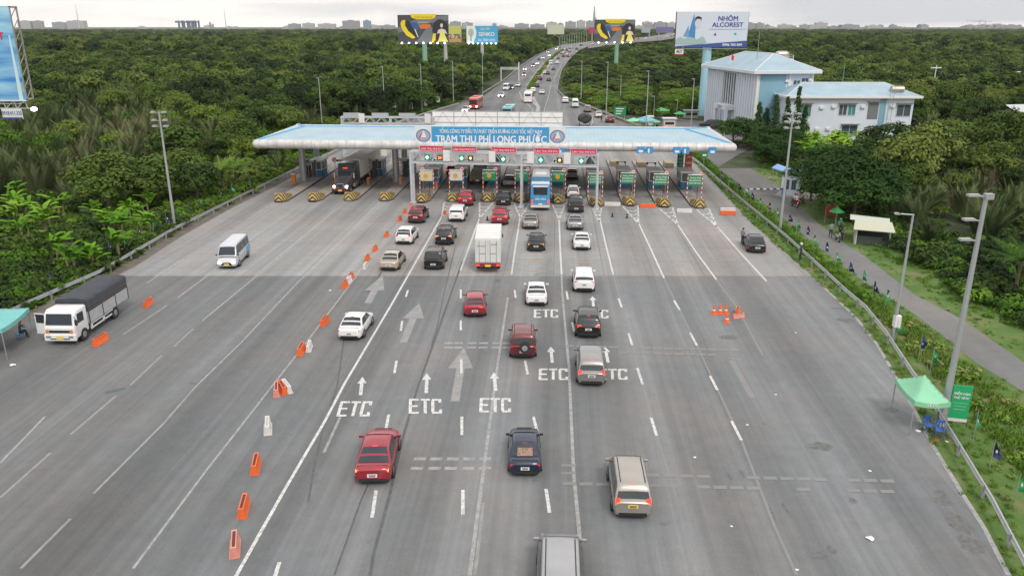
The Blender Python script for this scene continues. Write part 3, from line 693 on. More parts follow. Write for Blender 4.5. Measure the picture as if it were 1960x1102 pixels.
# black sedan parked at the right with its door side towards a man
p_, a_ = place(1450, 480, 1165, 4.5); car('sedan', p_, a_, BLKP, 'black sedan stopped askew near the right verge beside a standing man', lit=0)

# ---------------------------------------------------------------- bigger vehicles
def rr_ring(y, w, z0, z1, r=.15, top=.12):
    """rounded rectangle cross-section in XZ at y"""
    pts = []
    for cx, cz, a0 in ((w-r, z1-r, 0), (-w+r, z1-r, 90), (-w+r*.4, z0+r*.4, 180), (w-r*.4, z0+r*.4, 270)):
        rad = r if cz > (z0+z1)/2 else r*.4
        for k in range(4):
            a = R(a0+k*30); pts.append((cx+rad*math.cos(a), y, cz+rad*math.sin(a)))
    return pts
def wheels(t, xs_, ys_, r, wd=.28):
    g = MB(); g.cyl((-wd/2, 0, 0), (wd/2, 0, 0), r, n=18); me = g.mesh('wheel', [TYRE]); g = MB(); g.cyl((wd/2-.01, 0, 0), (wd/2+.012, 0, 0), r*.55, r*.45, n=12); rm = g.mesh('rim', [RIM])
    for x in xs_:
        for y in ys_:
            w = vobj('wheel', me, t, None, (x, y, r), R(180) if x < 0 else 0); vobj('rim', rm, w)
def pbox(name, t, x0, x1, y0, y1, z0, z1, m, bevel=0):
    return MB().b2(x0, x1, y0, y1, z0, z1).build(name, m, t, bevel=bevel)
def lamp_pair(t, y, x, z, m, sz=(.25, .05, .2), name='tail_lamp'):
    for sx in (-1, 1): pbox(name, t, sx*x-sz[0]/2, sx*x+sz[0]/2, y-sz[1], y+sz[1], z-sz[2]/2, z+sz[2]/2, m)
def bus(pos, rz, label, cols, L=11.5, W=2.5, Hh=3.4, lights=0, cat='bus', group=None, simple=False, stripe=None):
    t = empty('bus', pos, rz); tag(t, label, cat, group); w = W/2
    top, low = cols
    g = MB(); g.loft([rr_ring(-L/2, w*.93, .5, Hh-.25, .22), rr_ring(-L/2+.12, w*.985, .42, Hh-.06, .24), rr_ring(-L/2+.6, w, .38, Hh, .24), rr_ring(L/2-.7, w, .38, Hh, .24), rr_ring(L/2-.15, w*.98, .38, Hh-.1, .3), rr_ring(L/2, w*.9, .5, Hh-.45, .3)])
    g.build('body', low, t, sharp=50)
    g = MB(); g.loft([rr_ring(-L/2+.35, w*.95, Hh-.35, Hh+.03, .2), rr_ring(L/2-.5, w*.95, Hh-.35, Hh+.03, .2)]); g.build('roof', top, t, sharp=50)
    pbox('air_conditioner', t, -w*.6, w*.6, L*.02, L*.24, Hh+.03, Hh+.22, top, .06)
    pbox('windscreen', t, -w*.84, w*.84, L/2-.10, L/2+.02, 1.35, Hh-.5, GLASS, .05)
    pbox('rear_window', t, -w*.72, w*.72, -L/2-.03, -L/2+.2, 2.0, Hh-.55, GLASS, .08)
    for sx in (-1, 1):
        n = 5; y0 = -L/2+.9; st_ = (L-2.2)/n
        for k in range(n): pbox('side_window', t, sx*w-.012, sx*w+.012, y0+k*st_+.04, y0+(k+1)*st_-.04, 1.5, Hh-.62, GLASS)
    lamp_pair(t, -L/2, w*.82, 1.15, TLL, (.18, .06, .5)); lamp_pair(t, L/2-.02, w*.72, .85, HLL if lights else HL, (.42, .05, .24), 'headlight')
    pbox('bumper', t, -w*.96, w*.96, -L/2-.08, -L/2+.1, .42, .75, stripe or low, .04)
    pbox('number_plate', t, -.26, .26, -L/2-.10, -L/2-.075, .80, .98, PLW)
    lamp_pair(t, L/2-.3, w+.18, 2.4, BLK, (.14, .08, .45), 'mirror')
    wheels(t, (-w+.14, w-.14), (L/2-2.5, -L/2+3.0), .5)
    return t
SKYB = paint('sky_blue', (.055, .27, .50), 0); CREAM = paint('cream', (.62, .58, .48), 0); TEAL = paint('teal', (.10, .36, .36), 0); ORNG = paint('orange_red', (.55, .075, .035), 0)
pos, a = place(1034, 399, 1055, 11.5)
bt = bus(pos, a, 'blue coach with a white roof waiting in the middle gate lane', (WHT, SKYB), group=G1, Hh=3.6, stripe=CREAM)
pbox('rear_trim', bt, -.95, .95, -5.79, -5.76, 3.02, 3.22, WHT)
text('HẢI VÂN', bt, (0, -5.80, 1.55), .34, WHT, bold=.01, width=1.3)
pbox('roof_panel', bt, -.85, .85, -5.3, -2.2, 3.63, 3.66, SKYB, .02); pbox('roof_front', bt, -1.1, 1.1, -2.0, 4.9, 3.60, 3.66, WHT, .02); pbox('roof_band', bt, -1.1, 1.1, -5.75, -5.35, 3.35, 3.66, WHT, .05)
pos, a = place(1010, 196, 1080, 10); bus((pos[0], pos[1], 0), a, 'white coach climbing the expressway behind the gates', (WHT, WHT), L=9, Hh=3.2)
# buses facing the camera
def faceplace(px, py, vpx, L):
    p = G(px, py, .32); p.z = 0; a = hd(vpx); d = Vector((-math.sin(a), math.cos(a), 0)); return p+d*(L/2), a+math.pi
pos, a = faceplace(906, 208, 1180, 10); bus(pos, a, 'orange-red coach with headlights on coming down to the gates', (ORNG, ORNG), L=10, Hh=3.2, lights=1)
pos, a = faceplace(970, 227, 1160, 9); bus(pos, a, 'teal coach half hidden by the white sign panel', (TEAL, TEAL), L=9, Hh=3.1)

ALU = mat('aluminium_panel', (.42, .43, .45), .5, .1, noise=.12, nscale=2); WP = mat('white_panel', (.60, .60, .59), .5, noise=.05, nscale=1)
TARP = mat('grey_tarpaulin', (.040, .046, .056), .7, noise=.2, nscale=1.5, bump=.3)
# white box truck, rear view
pos, a = place(934, 516, 985, 7.4)
t = empty('box_truck', pos, a); tag(t, 'white box truck with closed rear doors at the concrete joint', 'truck', G1)
g = MB(); g.b2(-1.2, 1.2, -3.65, 2.0, .95, 3.35); g.build('cargo_box', WP, t, bevel=.04)
for sx in (-1, 1):
    d = pbox('rear_door', t, min(sx*.02, sx*1.13), max(sx*.02, sx*1.13), -3.69, -3.65, 1.05, 3.2, WP, .015)
    g = MB(); g.cyl((sx*.22, -3.71, 1.05), (sx*.22, -3.71, 3.15), .022, n=6); g.cyl((sx*.80, -3.71, 1.05), (sx*.80, -3.71, 3.15), .022, n=6); g.box((sx*.5, -3.71, 1.9), (.55, .03, .05)); g.build('lock_rod', CHR, d)
text('80H 018.22', t, (-.60, -3.70, 2.6), .17, mat('grey_lettering', (.22, .22, .24), .6), bold=.004)
text('80-40T', t, (.62, -3.70, 2.75), .2, MATS['grey_lettering'], bold=.004)
pbox('frame_rail', t, -1.13, 1.13, -3.75, -3.55, .62, .93, mat('red_steel', (.22, .03, .03), .5), .02)
lamp_pair(t, -3.77, .95, .78, TLL, (.3, .03, .18)); pbox('number_plate', t, -.26, .26, -3.80, -3.77, .62, .82, PLY)
pbox('underrun_bar', t, -1.0, 1.0, -3.70, -3.60, .38, .50, BLK)
pbox('chassis', t, -.5, .5, -3.5, 3.0, .45, .9, BLK)
g = MB(); g.loft([rr_ring(2.15, 1.0, .55, 2.25, .15), rr_ring(3.3, 1.0, .5, 2.2, .2), rr_ring(3.75, .95, .5, 1.5, .2)]); g.build('cab', WHT, t, sharp=40)
pbox('windscreen', t, -.85, .85, 3.35, 3.62, 1.45, 2.05, GLASS, .03); lamp_pair(t, 3.4, 1.28, 1.75, BLK, (.12, .06, .35), 'mirror')
lamp_pair(t, 3.75, .75, .75, HL, (.3, .05, .2), 'headlight'); wheels(t, (-.98, .98), (2.7, -2.1), .42)

# dark truck parked at the left, cab to the camera
pF = G(117, 652, .4); pR = G(209, 590, .4); pF.z = pR.z = 0
dirv = (pR-pF); dirv.normalize(); a = math.atan2(-(-dirv.x), -dirv.y)   # front looks against dirv
a = math.atan2(dirv.x, -dirv.y)
LT = 7.9
t = empty('tarpaulin_truck', pF+dirv*(LT/2), a); tag(t, 'white-cabbed truck with a dark tarpaulin cover parked beside the left tent', 'truck')
hw = 1.15; yf = LT/2
g = MB(); g.loft([rr_ring(yf-1.85, hw*.96, .62, 2.55, .12), rr_ring(yf-.65, hw*.98, .55, 2.58, .14), rr_ring(yf-.35, hw*.97, .5, 2.42, .18), rr_ring(yf-.10, hw*.97, .48, 1.55, .14), rr_ring(yf, hw*.93, .48, 1.35, .14)]); g.build('cab', WHT, t, sharp=35)
g = MB(); zz = [(yf-.085, 1.58), (yf-.315, 2.36)]
g.add([(-hw*.84, zz[0][0]+.02, zz[0][1]), (hw*.84, zz[0][0]+.02, zz[0][1]), (hw*.80, zz[1][0]+.03, zz[1][1]), (-hw*.80, zz[1][0]+.03, zz[1][1])], [(3, 2, 1, 0)]); g.build('windscreen', GLASSR, t)
for sx in (-1, 1):
    if sx < 0: pbox('side_window', t, sx*hw*.985-.012, sx*hw*.985+.012, yf-1.35, yf-.55, 1.55, 2.25, GLASS)
# the open door on the far side
d = empty('open_door', (hw*.98, yf-.45, 0), R(0), t)
g = MB(); g.b2(0, .85, -.03, .03, .75, 1.55); g.b2(0, .06, -.03, .03, 1.5, 2.3); g.b2(.79, .85, -.03, .03, 1.5, 2.1); g.b2(0, .85, -.03, .03, 2.24, 2.3)
bpy.data.objects.remove(d)
od = g.build('door', WHT, t, (hw*.98, yf-.45, 0), R(-8)); MB().b2(.07, .78, -.01, .01, 1.56, 2.23).build('door_glass', GLASS, od)
pbox('grille', t, -.75, .75, yf-.02, yf+.015, 1.0, 1.2, BLK, .01); pbox('bumper', t, -hw, hw, yf-.15, yf+.06, .40, .88, WHT, .04)
pbox('bumper_slot', t, -.7, .7, yf+.055, yf+.075, .52, .60, BLK); pbox('number_plate', t, -.26, .26, yf+.075, yf+.09, .55, .78, PLY)
lamp_pair(t, yf-.01, .88, 1.12, mat('amber_lamp', (.6, .2, .03), .3), (.2, .05, .24), 'indicator'); lamp_pair(t, yf+.03, .82, .72, HL, (.34, .05, .16), 'headlight')
g = MB(); g.tube([(-1.1, yf-.2, 2.2), (-1.4, yf+.1, 2.1), (-1.4, yf+.1, 1.6)], .02); g.box((-1.4, yf+.1, 1.85), (.2, .06, .4)); g.build('mirror', BLK, t)
b0, b1 = -yf, yf-2.0
g = MB(); g.b2(-1.17, 1.17, b0, b1, 1.0, 1.9); cb = g.build('cargo_bed', ALU, t)
g = MB()
for sx in (-1, 1):
    for k in range(4): y = b0+.03+(b1-b0-.06)*k/3; g.b2(sx*1.17-.03, sx*1.17+.03, y-.04, y+.04, .95, 1.95)
g.build('stakes', mat('dark_steel', (.06, .06, .07), .5), t)
g = MB(); rings = []
for k in range(15):
    y = b0+.0+(b1-b0)*k/14; s_ = .03 if k % 2 else 0
    rings.append([(-1.19, y, 1.9), (-1.19+s_*.5, y, 2.72-s_), (-1.08, y, 2.86-s_), (-.5, y, 2.93-s_), (0, y, 2.95-s_), (.5, y, 2.93-s_), (1.08, y, 2.86-s_), (1.19-s_*.5, y, 2.72-s_), (1.19, y, 1.9)])
g.loft(rings, close=True); g.build('tarpaulin', TARP, t, sharp=60)
g = MB()
for z in (2.05, 2.25): g.b2(-1.215, -1.195, b0, b1, z, z+.03); g.b2(1.195, 1.215, b0, b1, z, z+.03)
g.build('side_rails', mat('wood_brown', (.16, .12, .08), .6), t)
pbox('chassis', t, -.45, .45, b0+.2, yf-.5, .55, 1.0, BLK)
g = MB()
for sx in (-1, 1):
    g.b2(sx*1.08-.03, sx*1.08+.03, -1.9, 1.7, .82, .92); g.b2(sx*1.08-.03, sx*1.08+.03, -1.9, 1.7, .50, .60)
    for y in (-1.85, -.1, 1.65): g.b2(sx*1.08-.03, sx*1.08+.03, y-.12, y+.12, .48, .94)
g.build('side_guard', WHT, t); wheels(t, (-1.0, 1.0), (yf-1.15, b0+2.2), .48)

# semi truck facing the camera, in the left gate lane
pos, a = faceplace(652, 368, 1110, 8)
t = empty('semi_truck', pos, a); tag(t, 'dark long-nosed semi truck with headlights on leaving a left gate lane', 'truck')
SB = paint('semi_black', (.075, .082, .088), .3); MAR = paint('maroon', (.10, .02, .02), .2)
yf = 4.0
g = MB(); g.loft([rr_ring(yf-2.3, .98, .9, 1.95, .15), rr_ring(yf-.5, .85, .85, 1.70, .2), rr_ring(yf, .75, .8, 1.52, .2)]); g.build('bonnet', SB, t, sharp=40)
g = MB(); g.loft([rr_ring(yf-6.0, 1.2, .9, 3.75, .2), rr_ring(yf-3.6, 1.2, .9, 3.75, .3), rr_ring(yf-3.0, 1.12, .9, 3.1, .3), rr_ring(yf-2.2, 1.05, .9, 2.05, .2)]); g.build('cab', SB, t, sharp=40)
g = MB(); g.add([(-.92, yf-2.25, 2.0), (.92, yf-2.25, 2.0), (.92, yf-2.78, 2.75), (-.92, yf-2.78, 2.75)], [(3, 2, 1, 0)]); g.v = [(x, y+.06, z+.03) for x, y, z in g.v]; g.build('windscreen', GLASSR, t)
pbox('grille', t, -.45, .45, yf-.02, yf+.04, .95, 1.5, CHR, .03); pbox('grille_mesh', t, -.38, .38, yf+.04, yf+.055, 1.0, 1.45, BLK)
pbox('bumper', t, -1.15, 1.15, yf-.1, yf+.25, .42, .85, MAR, .06); pbox('number_plate', t, -.26, .26, yf+.25, yf+.27, .5, .7, PLY)
lamp_pair(t, yf-.1, .85, 1.1, HLL, (.26, .20, .2), 'headlight')
g = MB()
for sx in (-1, 1): g.cyl((sx*1.02, yf-.5, .5), (sx*.80, yf-.5, .5), .62, n=16)
g.build('mudguard', SB, t)
for sx in (-1, 1):
    pbox('mirror', t, sx*1.38-.09, sx*1.38+.09, yf-2.3, yf-2.1, 1.9, 2.6, CHR, .02)
    pbox('tank', t, min(sx*.7, sx*1.2), max(sx*.7, sx*1.2), yf-5.2, yf-3.2, .45, 1.0, CHR, .1)
pbox('marker_lamp', t, -.3, .3, yf-2.95, yf-2.85, 3.1, 3.2, TLL)
wheels(t, (-1.05, 1.05), (yf-1.0, yf-6.2, yf-7.4), .5, .32); pbox('chassis', t, -.45, .45, yf-8.2, yf-1.2, .6, .95, BLK)
CONT = mat('container_paint', (.74, .73, .66), .5, noise=.08, nscale=1)
g = MB(); n = 34; pr = []
y0_, y1_ = yf-18.6, yf-6.2
g.b2(-1.2, 1.2, y0_, y1_, 1.2, 3.85)
for k in range(n):
    y = y0_+(k+.5)*(y1_-y0_)/n
    for sx in (-1, 1): g.b2(sx*1.2-.03, sx*1.2+.03, y-.09, y+.09, 1.3, 3.75)
g.build('container', CONT, t); pbox('trailer_bed', t, -1.15, 1.15, yf-18.6, yf-6.2, .95, 1.2, BLK)
wheels(t, (-1.05, 1.05), (yf-15.2, yf-16.5, yf-17.8), .5, .32)
# next truck in the neighbouring exit lane
pos, a = faceplace(702, 322, 1110, 9)
t = empty('cargo_truck', pos, a); tag(t, 'pale cargo truck standing behind the dark semi truck', 'truck')
g = MB(); g.loft([rr_ring(2.6, 1.12, .6, 2.6, .12), rr_ring(4.1, 1.15, .55, 2.6, .16), rr_ring(4.5, 1.1, .5, 1.6, .15)]); g.build('cab', paint('pale_green', (.35, .37, .33), 0), t, sharp=40)
pbox('windscreen', t, -.95, .95, 4.2, 4.42, 1.6, 2.35, GLASS); pbox('grille', t, -.6, .6, 4.48, 4.53, .9, 1.3, BLK); lamp_pair(t, 4.5, .85, .85, HL, (.3, .06, .2), 'headlight')
g = MB(); g.b2(-1.2, 1.2, -4.5, 2.3, 1.0, 3.2)
for k in range(20):
    for sx in (-1, 1): g.b2(sx*1.2-.03, sx*1.2+.03, -4.4+k*.34, -4.24+k*.34, 1.1, 3.1)
g.build('cargo_box', CONT, t); wheels(t, (-1.0, 1.0), (3.4, -2.0, -3.2), .48); pbox('chassis', t, -.45, .45, -4.3, 3.6, .55, 1.0, BLK)
# olive flatbed under the gantry, rear view
pos, a = place(914, 352, 1060, 7)
OLV = mat('olive_canvas', (.14, .15, .10), .7, noise=.2, nscale=1.5); t = empty('flatbed_truck', pos, a); tag(t, 'olive flatbed truck with a covered load passing a gate under the gantry', 'truck', G1)
g = MB(); g.b2(-1.15, 1.15, -3.5, 2.0, 1.0, 1.25); g.build('bed', OLV, t); g = MB(); g.loft([[(-1.1, y, 1.25), (-1.05, y, 1.9), (-.6, y, 2.2+.05*(i % 2)), (.6, y, 2.2+.05*(i % 2)), (1.05, y, 1.9), (1.1, y, 1.25)] for i, y in enumerate((-3.3, -2.2, -1.0, .2, 1.4))]); g.build('covered_load', OLV, t, sharp=50)
pbox('tailboard', t, -1.15, 1.15, -3.55, -3.5, .95, 1.5, OLV); lamp_pair(t, -3.58, .9, .85, TL, (.25, .03, .15)); pbox('number_plate', t, -.26, .26, -3.6, -3.56, .75, .92, PLW)
g = MB(); g.loft([rr_ring(2.1, 1.1, .7, 2.6, .15), rr_ring(3.5, 1.05, .6, 2.5, .2)]); g.build('cab', DGRN, t); wheels(t, (-1.0, 1.0), (2.6, -2.2), .48); pbox('chassis', t, -.45, .45, -3.4, 2.6, .55, .95, BLK)

# the van leaving at the left, facing the camera
pF, a = faceplace(434, 510, 880, 5.3)
vt = car('van', pF, a, k=.95, pm=paint('van_white', (.52, .53, .57), .2), label='white minibus with blue rear flanks and headlights on, driving down the left lanes', cat='minibus', name='minibus', lights=1)
for sx in (-1, 1): pbox('blue_flank', vt, sx*.985-.008, sx*.985+.008, -2.6, -1.2, .5, 1.25, SKYB); pbox('blue_pillar', vt, sx*.86-.012, sx*.86+.03, -2.72, -2.35, 1.35, 2.2, SKYB)
pbox('grille', vt, -.55, .55, 2.70, 2.80, .42, .66, BLK); pbox('front_plate', vt, -.26, .26, 2.79, 2.82, .45, .60, PLY)

# ---------------------------------------------------------------- distant traffic
def far_car(kind, px, py, vpx, pm, label, facing=0, lit=0, lights=0, cat='car', group='cars on the expressway beyond the gates'):
    p = GD(px, py); a = hd(vpx)+(math.pi if facing else 0); d = Vector((-math.sin(hd(vpx)), math.cos(hd(vpx)), 0))
    return car(kind, p+d*(SPEC[kind]['L']/2), a, pm, label, cat=cat, group=group, lit=lit, lights=lights, detail=0, z=p.z)
far_car('sedan', 958, 187, 1180, WHT, 'lowest oncoming white car with headlights, left of the median', 1, 0, 1)
far_car('van', 967, 174, 1180, WHT, 'oncoming white van just above the lowest white car', 1, 0, 0, 'van')
far_car('sedan', 990, 167, 1180, WHT, 'oncoming white car close to the tip of the median', 1, 0, 0)
far_car('sedan', 1004, 135, 1200, WHT, 'oncoming car with bright headlights below the road gantry top', 1, 0, 1)
far_car('hatch', 1028, 124, 1220, WHT, 'oncoming white car with headlights under the blue car', 1, 0, 1)
far_car('hatch', 1031, 116, 1220, paint('blue', (.03, .06, .30), .2), 'small blue car on the oncoming side', 1, 0, 0)
far_car('sedan', 1051, 108, 1250, WHT, 'oncoming white car high on the ramp', 1, 0, 1)
far_car('suv', 1065, 96, 1300, WHT, 'oncoming white car near the top of the ramp', 1, 0, 1)
far_car('suv', 1020, 178, 1090, WHT, 'white car with red lamps right beside the white coach', lit=1)
far_car('sedan', 1037, 181, 1085, WHT, 'white car in the open right lane next to the coach', lit=1)
far_car('suv', 1027, 168, 1100, DGRN, 'dark car ahead of the white coach, by the median')
far_car('boxy', 1033, 154, 1110, DRED, 'tall dark red car by the median')
far_car('sedan', 1050, 156, 1100, DRED, 'low dark red car in the right lane')
far_car('sedan', 1042, 142, 1120, WHT, 'white car ahead of the tall dark red one')
far_car('sedan', 1059, 135, 1120, DGRN, 'dark car alone in the right lane below the bend')
far_car('van', 1054, 124, 1140, WHT, 'white van below the bend, left one of the pair', cat='van'); far_car('suv', 1066, 123, 1140, WHT, 'white car below the bend, right one of the pair')
far_car('sedan', 1068, 114, 1160, DRED, 'dark red car just above the white pair'); far_car('sedan', 1078, 110, 1170, BLKP, 'black car in the right lane on the bend')
far_car('suv', 1076, 104, 1190, WHT, 'white car on the bend above the black car'); far_car('suv', 1090, 100, 1220, SILV, 'silver car on the upper bend'); far_car('sedan', 1084, 106, 1190, WHT, 'white car following the silver one on the bend')
bcol = [(DRED, 'dark red'), (WHT, 'white'), (RED, 'red'), (SILV, 'silver'), (RED, 'red'), (WHT, 'white')]
rq = random.Random(21); PM_ = [(WHT, 'white'), (SILV, 'silver'), (BLKP, 'black'), (RED, 'red'), (DGRN, 'dark grey')]
for i in range(26):      # thin stream of small cars up the ramp, both ways
    up_ = i % 5 != 0; y_ = 300+i*15+rq.uniform(-4, 4); ll = resample_y([GD(*p) for p in L_FAR], [y_])[0]; r2 = resample_y([GD(*p) for p in R_FAR], [y_])[0]; f = rq.choice((.60, .74, .88)) if up_ else rq.choice((.14, .28))
    q = ll.lerp(r2, f); q2 = resample_y([GD(*p) for p in L_FAR], [y_+12])[0].lerp(resample_y([GD(*p) for p in R_FAR], [y_+12])[0], f); d = (q2-q).normalized(); pm, cn = rq.choice(PM_)
    if y_ < 520 and up_ and i % 3: continue
    car(rq.choice(['sedan', 'suv', 'hatch', 'mpv']), q, math.atan2(-d.x, d.y)+(0 if up_ else math.pi), pm, '%s car %s the ramp among the small distant traffic' % (cn, 'climbing' if up_ else 'coming down'), group='%s cars %s the ramp' % (cn, 'climbing' if up_ else 'coming down'), lit=1 if up_ and i % 2 else 0, lights=0 if up_ else 1, detail=0, z=q.z+.02)
k_ = 0
for i in range(1, 8):
    for f in (.1, .35, .6, .85):
        p = BRIDGE_C[i-1].lerp(BRIDGE_C[i], f) if i < len(BRIDGE_C) else None
        d = (BRIDGE_C[i]-BRIDGE_C[i-1]).normalized(); n_ = Vector((d.y, -d.x, 0)); pm, cn = bcol[k_ % 6]; k_ += 1
        q = p+n_*random.choice((2.5, 6, 9)); a = math.atan2(-d.x, d.y)
        car(random.choice(['sedan', 'suv', 'hatch']), q, a, pm, '%s car in the far queue climbing over the bridge' % cn, group='queue of %s cars on the bridge' % cn, lit=1 if k_ % 3 else 2, detail=0, z=q.z+.02)
# roadside vehicles on the right
far_car('suv', 1082, 198, 1085, WHT, 'white taxi stopped on the hard shoulder, farthest of the parked row', lit=1, group='vehicles stopped on the right shoulder')
far_car('van', 1101, 207, 1070, WHT, 'white minibus stopped between the taxi and the grey pickup', cat='minibus', group='vehicles stopped on the right shoulder')
far_car('pickup', 1125, 216, 1075, GREY, 'grey pickup stopped on the right shoulder', cat='pickup', group='vehicles stopped on the right shoulder')
far_car('hatch', 1146, 226, 1075, WHT, 'white hatchback with red lamps behind the dark red car', lit=1, group='vehicles stopped on the right shoulder')
far_car('suv', 1168, 236, 1070, DRED, 'dark red car with lamps glowing, nearest of the parked row', lit=1, group='vehicles stopped on the right shoulder')
far_car('hatch', 889+0, 216, 1180, WHT, 'white car with headlights following beside the orange-red coach', 1, 0, 1)
# cars parked by the office
car('suv', G(1358, 243), R(60), DGRN, 'dark car parked at the foot of the office building', detail=0); car('sedan', G(1378, 247), R(65), BLKP, 'black car parked nearest the office entrance', detail=0)
# ================================================================ toll plaza
STEEL = mat('galvanised_steel', (.42, .43, .45), .4, .5, noise=.1, nscale=3)
TUBE = mat('canopy_tube', (.54, .53, .52), .5, .1, noise=.22, nscale=1.3); SEAM = mat('seam', (.16, .16, .16), .6)
ROOFB = mat('roof_blue', (.315, .43, .49), .45, noise=.10, nscale=.5); RIDGE = mat('ridge_blue', (.10, .33, .55), .5)
CONC2 = mat('precast_concrete', (.36, .35, .33), .8, noise=.15, nscale=2, bump=.2); WHITE = mat('white_steel', (.66, .66, .66), .5); REDP = mat('red_board', (.55, .01, .06), .5)
GRNB = mat('green_board', (.02, .22, .10), .5); TXTW = mat('white_lettering', (.75, .75, .75), .5); BLUB = mat('blue_board', (.05, .26, .55), .5); BOOB = mat('booth_blue', (.03, .16, .30), .45)
YEL = mat('yellow_paint', (.62, .36, .05), .55); ORG = mat('orange_plastic', (.72, .13, .03), .5, noise=.1); WPL = mat('white_plastic', (.62, .60, .58), .5, noise=.12, nscale=2); PINK = mat('faded_orange_plastic', (.62, .25, .20), .5, noise=.15, nscale=2)
CANO = Vector((G(757, 350)[0], G(757, 350)[1], 0))         # foot of the second front column
def ux(px, D=106, z=7):                                   # plaza u coordinate of a photo column at that distance
    p = AtY(px, 275, D); q = p-CANO; return q.x*math.cos(PROT)+q.y*math.sin(PROT)
uL, uR = ux(487), ux(1400, 104)
t = empty('toll_canopy', CANO, PROT); tag(t, 'long canopy with pale blue metal roof and rounded white edge over the toll gates', 'canopy')
vF, vB, vR = -9.0, 9.0, -1.5
g = MB(); e = [(uL, vF), (uR, vF), (uR, vB), (uL, vB)]
z0, z1 = 7.35, 8.35
iL, iR = uL+4.4, uR-5.2
g.add([(uL, vF, z0), (uR, vF, z0), (uR, vB, z0-.1), (uL, vB, z0-.1), (iL, vR, z1), (iR, vR, z1)], [(0, 1, 5, 4), (1, 2, 5), (2, 3, 4, 5), (3, 0, 4)]); g.build('roof', ROOFB, t)
g = MB()
n = 110
for k in range(1, n):
    u = uL+(uR-uL)*k/n
    f0 = max(0, min(1, (u-uL)/4.4, (uR-u)/5.2)); ztop = z0+(z1-z0)*f0; vt_ = vF+(vR-vF)*f0
    g.add([(u-.02, vF, z0+.006), (u+.02, vF, z0+.006), (u+.02, vt_, ztop+.012), (u-.02, vt_, ztop+.012)], [(0, 1, 2, 3)])
g.build('roof_seam', mat('roof_seam', (.27, .38, .44), .5), t)
g = MB(); g.tube([(iL, vR, z1), (iR, vR, z1)], .10); 
for a, b in (((iL, vR, z1), (uL, vF, z0)), ((iL, vR, z1), (uL, vB, z0-.1)), ((iR, vR, z1), (uR, vF, z0)), ((iR, vR, z1), (uR, vB, z0-.1))): g.tube([a, b], .16)
g.b2(iL, iR, vR+.25, vR+.9, z1-.02, z1+.02); g.build('ridge_cap', RIDGE, t)
rt = .60; zt = z0-.50
g = MB(); g.cyl((uL, vF, zt), (uR, vF, zt), rt, n=20); g.cyl((uL, vB, zt-.1), (uR, vB, zt-.1), rt, n=16); g.cyl((uL, vF, zt), (uL, vB, zt-.1), rt, n=16); g.cyl((uR, vF, zt), (uR, vB, zt-.1), rt, n=16)
for u, v in ((uL, vF), (uR, vF), (uL, vB), (uR, vB)): g.sphere((u, v, zt), rt*1.01, 16, 10)
g.build('edge_tube', TUBE, t)
g = MB(); u = uL+.5
while u < uR: g.cyl((u-.015, vF, zt), (u+.015, vF, zt), rt+.008, n=20, cap=False); u += 1.19
g.build('tube_seam', SEAM, t)
g = MB(); g.b2(uL+.5, uR-.5, vF+.4, vB-.4, zt-.1, zt-.02); g.build('ceiling', mat('canopy_ceiling', (.78, .78, .78), .6), t)
COLU = [ux(px, 114, 3)*1.0 for px in ()]
for px, py in ((576, 352), (757, 352), (943, 355), (1131, 358), (1318, 361)):
    p = G(px, py)-CANO; c, s_ = math.cos(-PROT), math.sin(-PROT); u, v = p.x*c-p.y*s_, p.x*s_+p.y*c
    g = MB(); g.cyl((u, 0, 0), (u, 0, zt-.1), .48, .48, n=16); g.cyl((u, 0, 0), (u, 0, .9), .6, .6, n=16); g.build('column', STEEL, t)
    g = MB(); g.cyl((u, 7.0, 0), (u, 7.0, zt-.1), .45, .45, n=14); g.build('column', STEEL, t)
    if px == 1318:
        b = MB().b2(u-.46, u+.46, -.56, -.50, 2.0, 5.0).build('banner', mat('orange_banner', (.55, .09, .03), .6), t)
        for k, ch in enumerate('LÀN HỖN HỢP'.split()): text(ch, b, (u, -.565, 4.3-k*.8), .34, TXTW, bold=.01)
def lane_sign(u, m=BLUB):
    g = MB(); g.b2(u-1.2, u+1.2, vF-rt-.10, vF-rt-.04, zt-1.0, zt-.15); 
    b = g.build('lane_board', m, t)
    mb = MB()
    for d in (-.55, .55):
        mb.b2(u+d-.10, u+d+.10, vF-rt-.115, vF-rt-.105, zt-.72, zt-.40); mb.add([(u+d-.3, vF-rt-.11, zt-.70), (u+d, vF-rt-.11, zt-.93), (u+d+.3, vF-rt-.11, zt-.70)], [(0, 1, 2)])
    mb.build('arrow_mark', TXTW, b)
for px in (1065, 1126): lane_sign(ux(px, 105))
for px in (1233, 1301, 1367):
    u = ux(px, 105); g = MB(); g.b2(u-1.1, u-.1, vF-rt-.10, vF-rt-.04, zt-.75, zt+.15); g.b2(u+.1, u+1.0, vF-rt-.10, vF-rt-.04, zt-.75, zt+.15) if px < 1340 else None; b = g.build('lane_board', BLUB, t)
    g = MB(); g.b2(u-.85, u-.3, vF-rt-.115, vF-rt-.105, zt-.6, zt-.3); g.b2(u+.35, u+.55, vF-rt-.115, vF-rt-.105, zt-.65, zt-.1) if px < 1340 else None; g.build('lane_mark', TXTW, b)
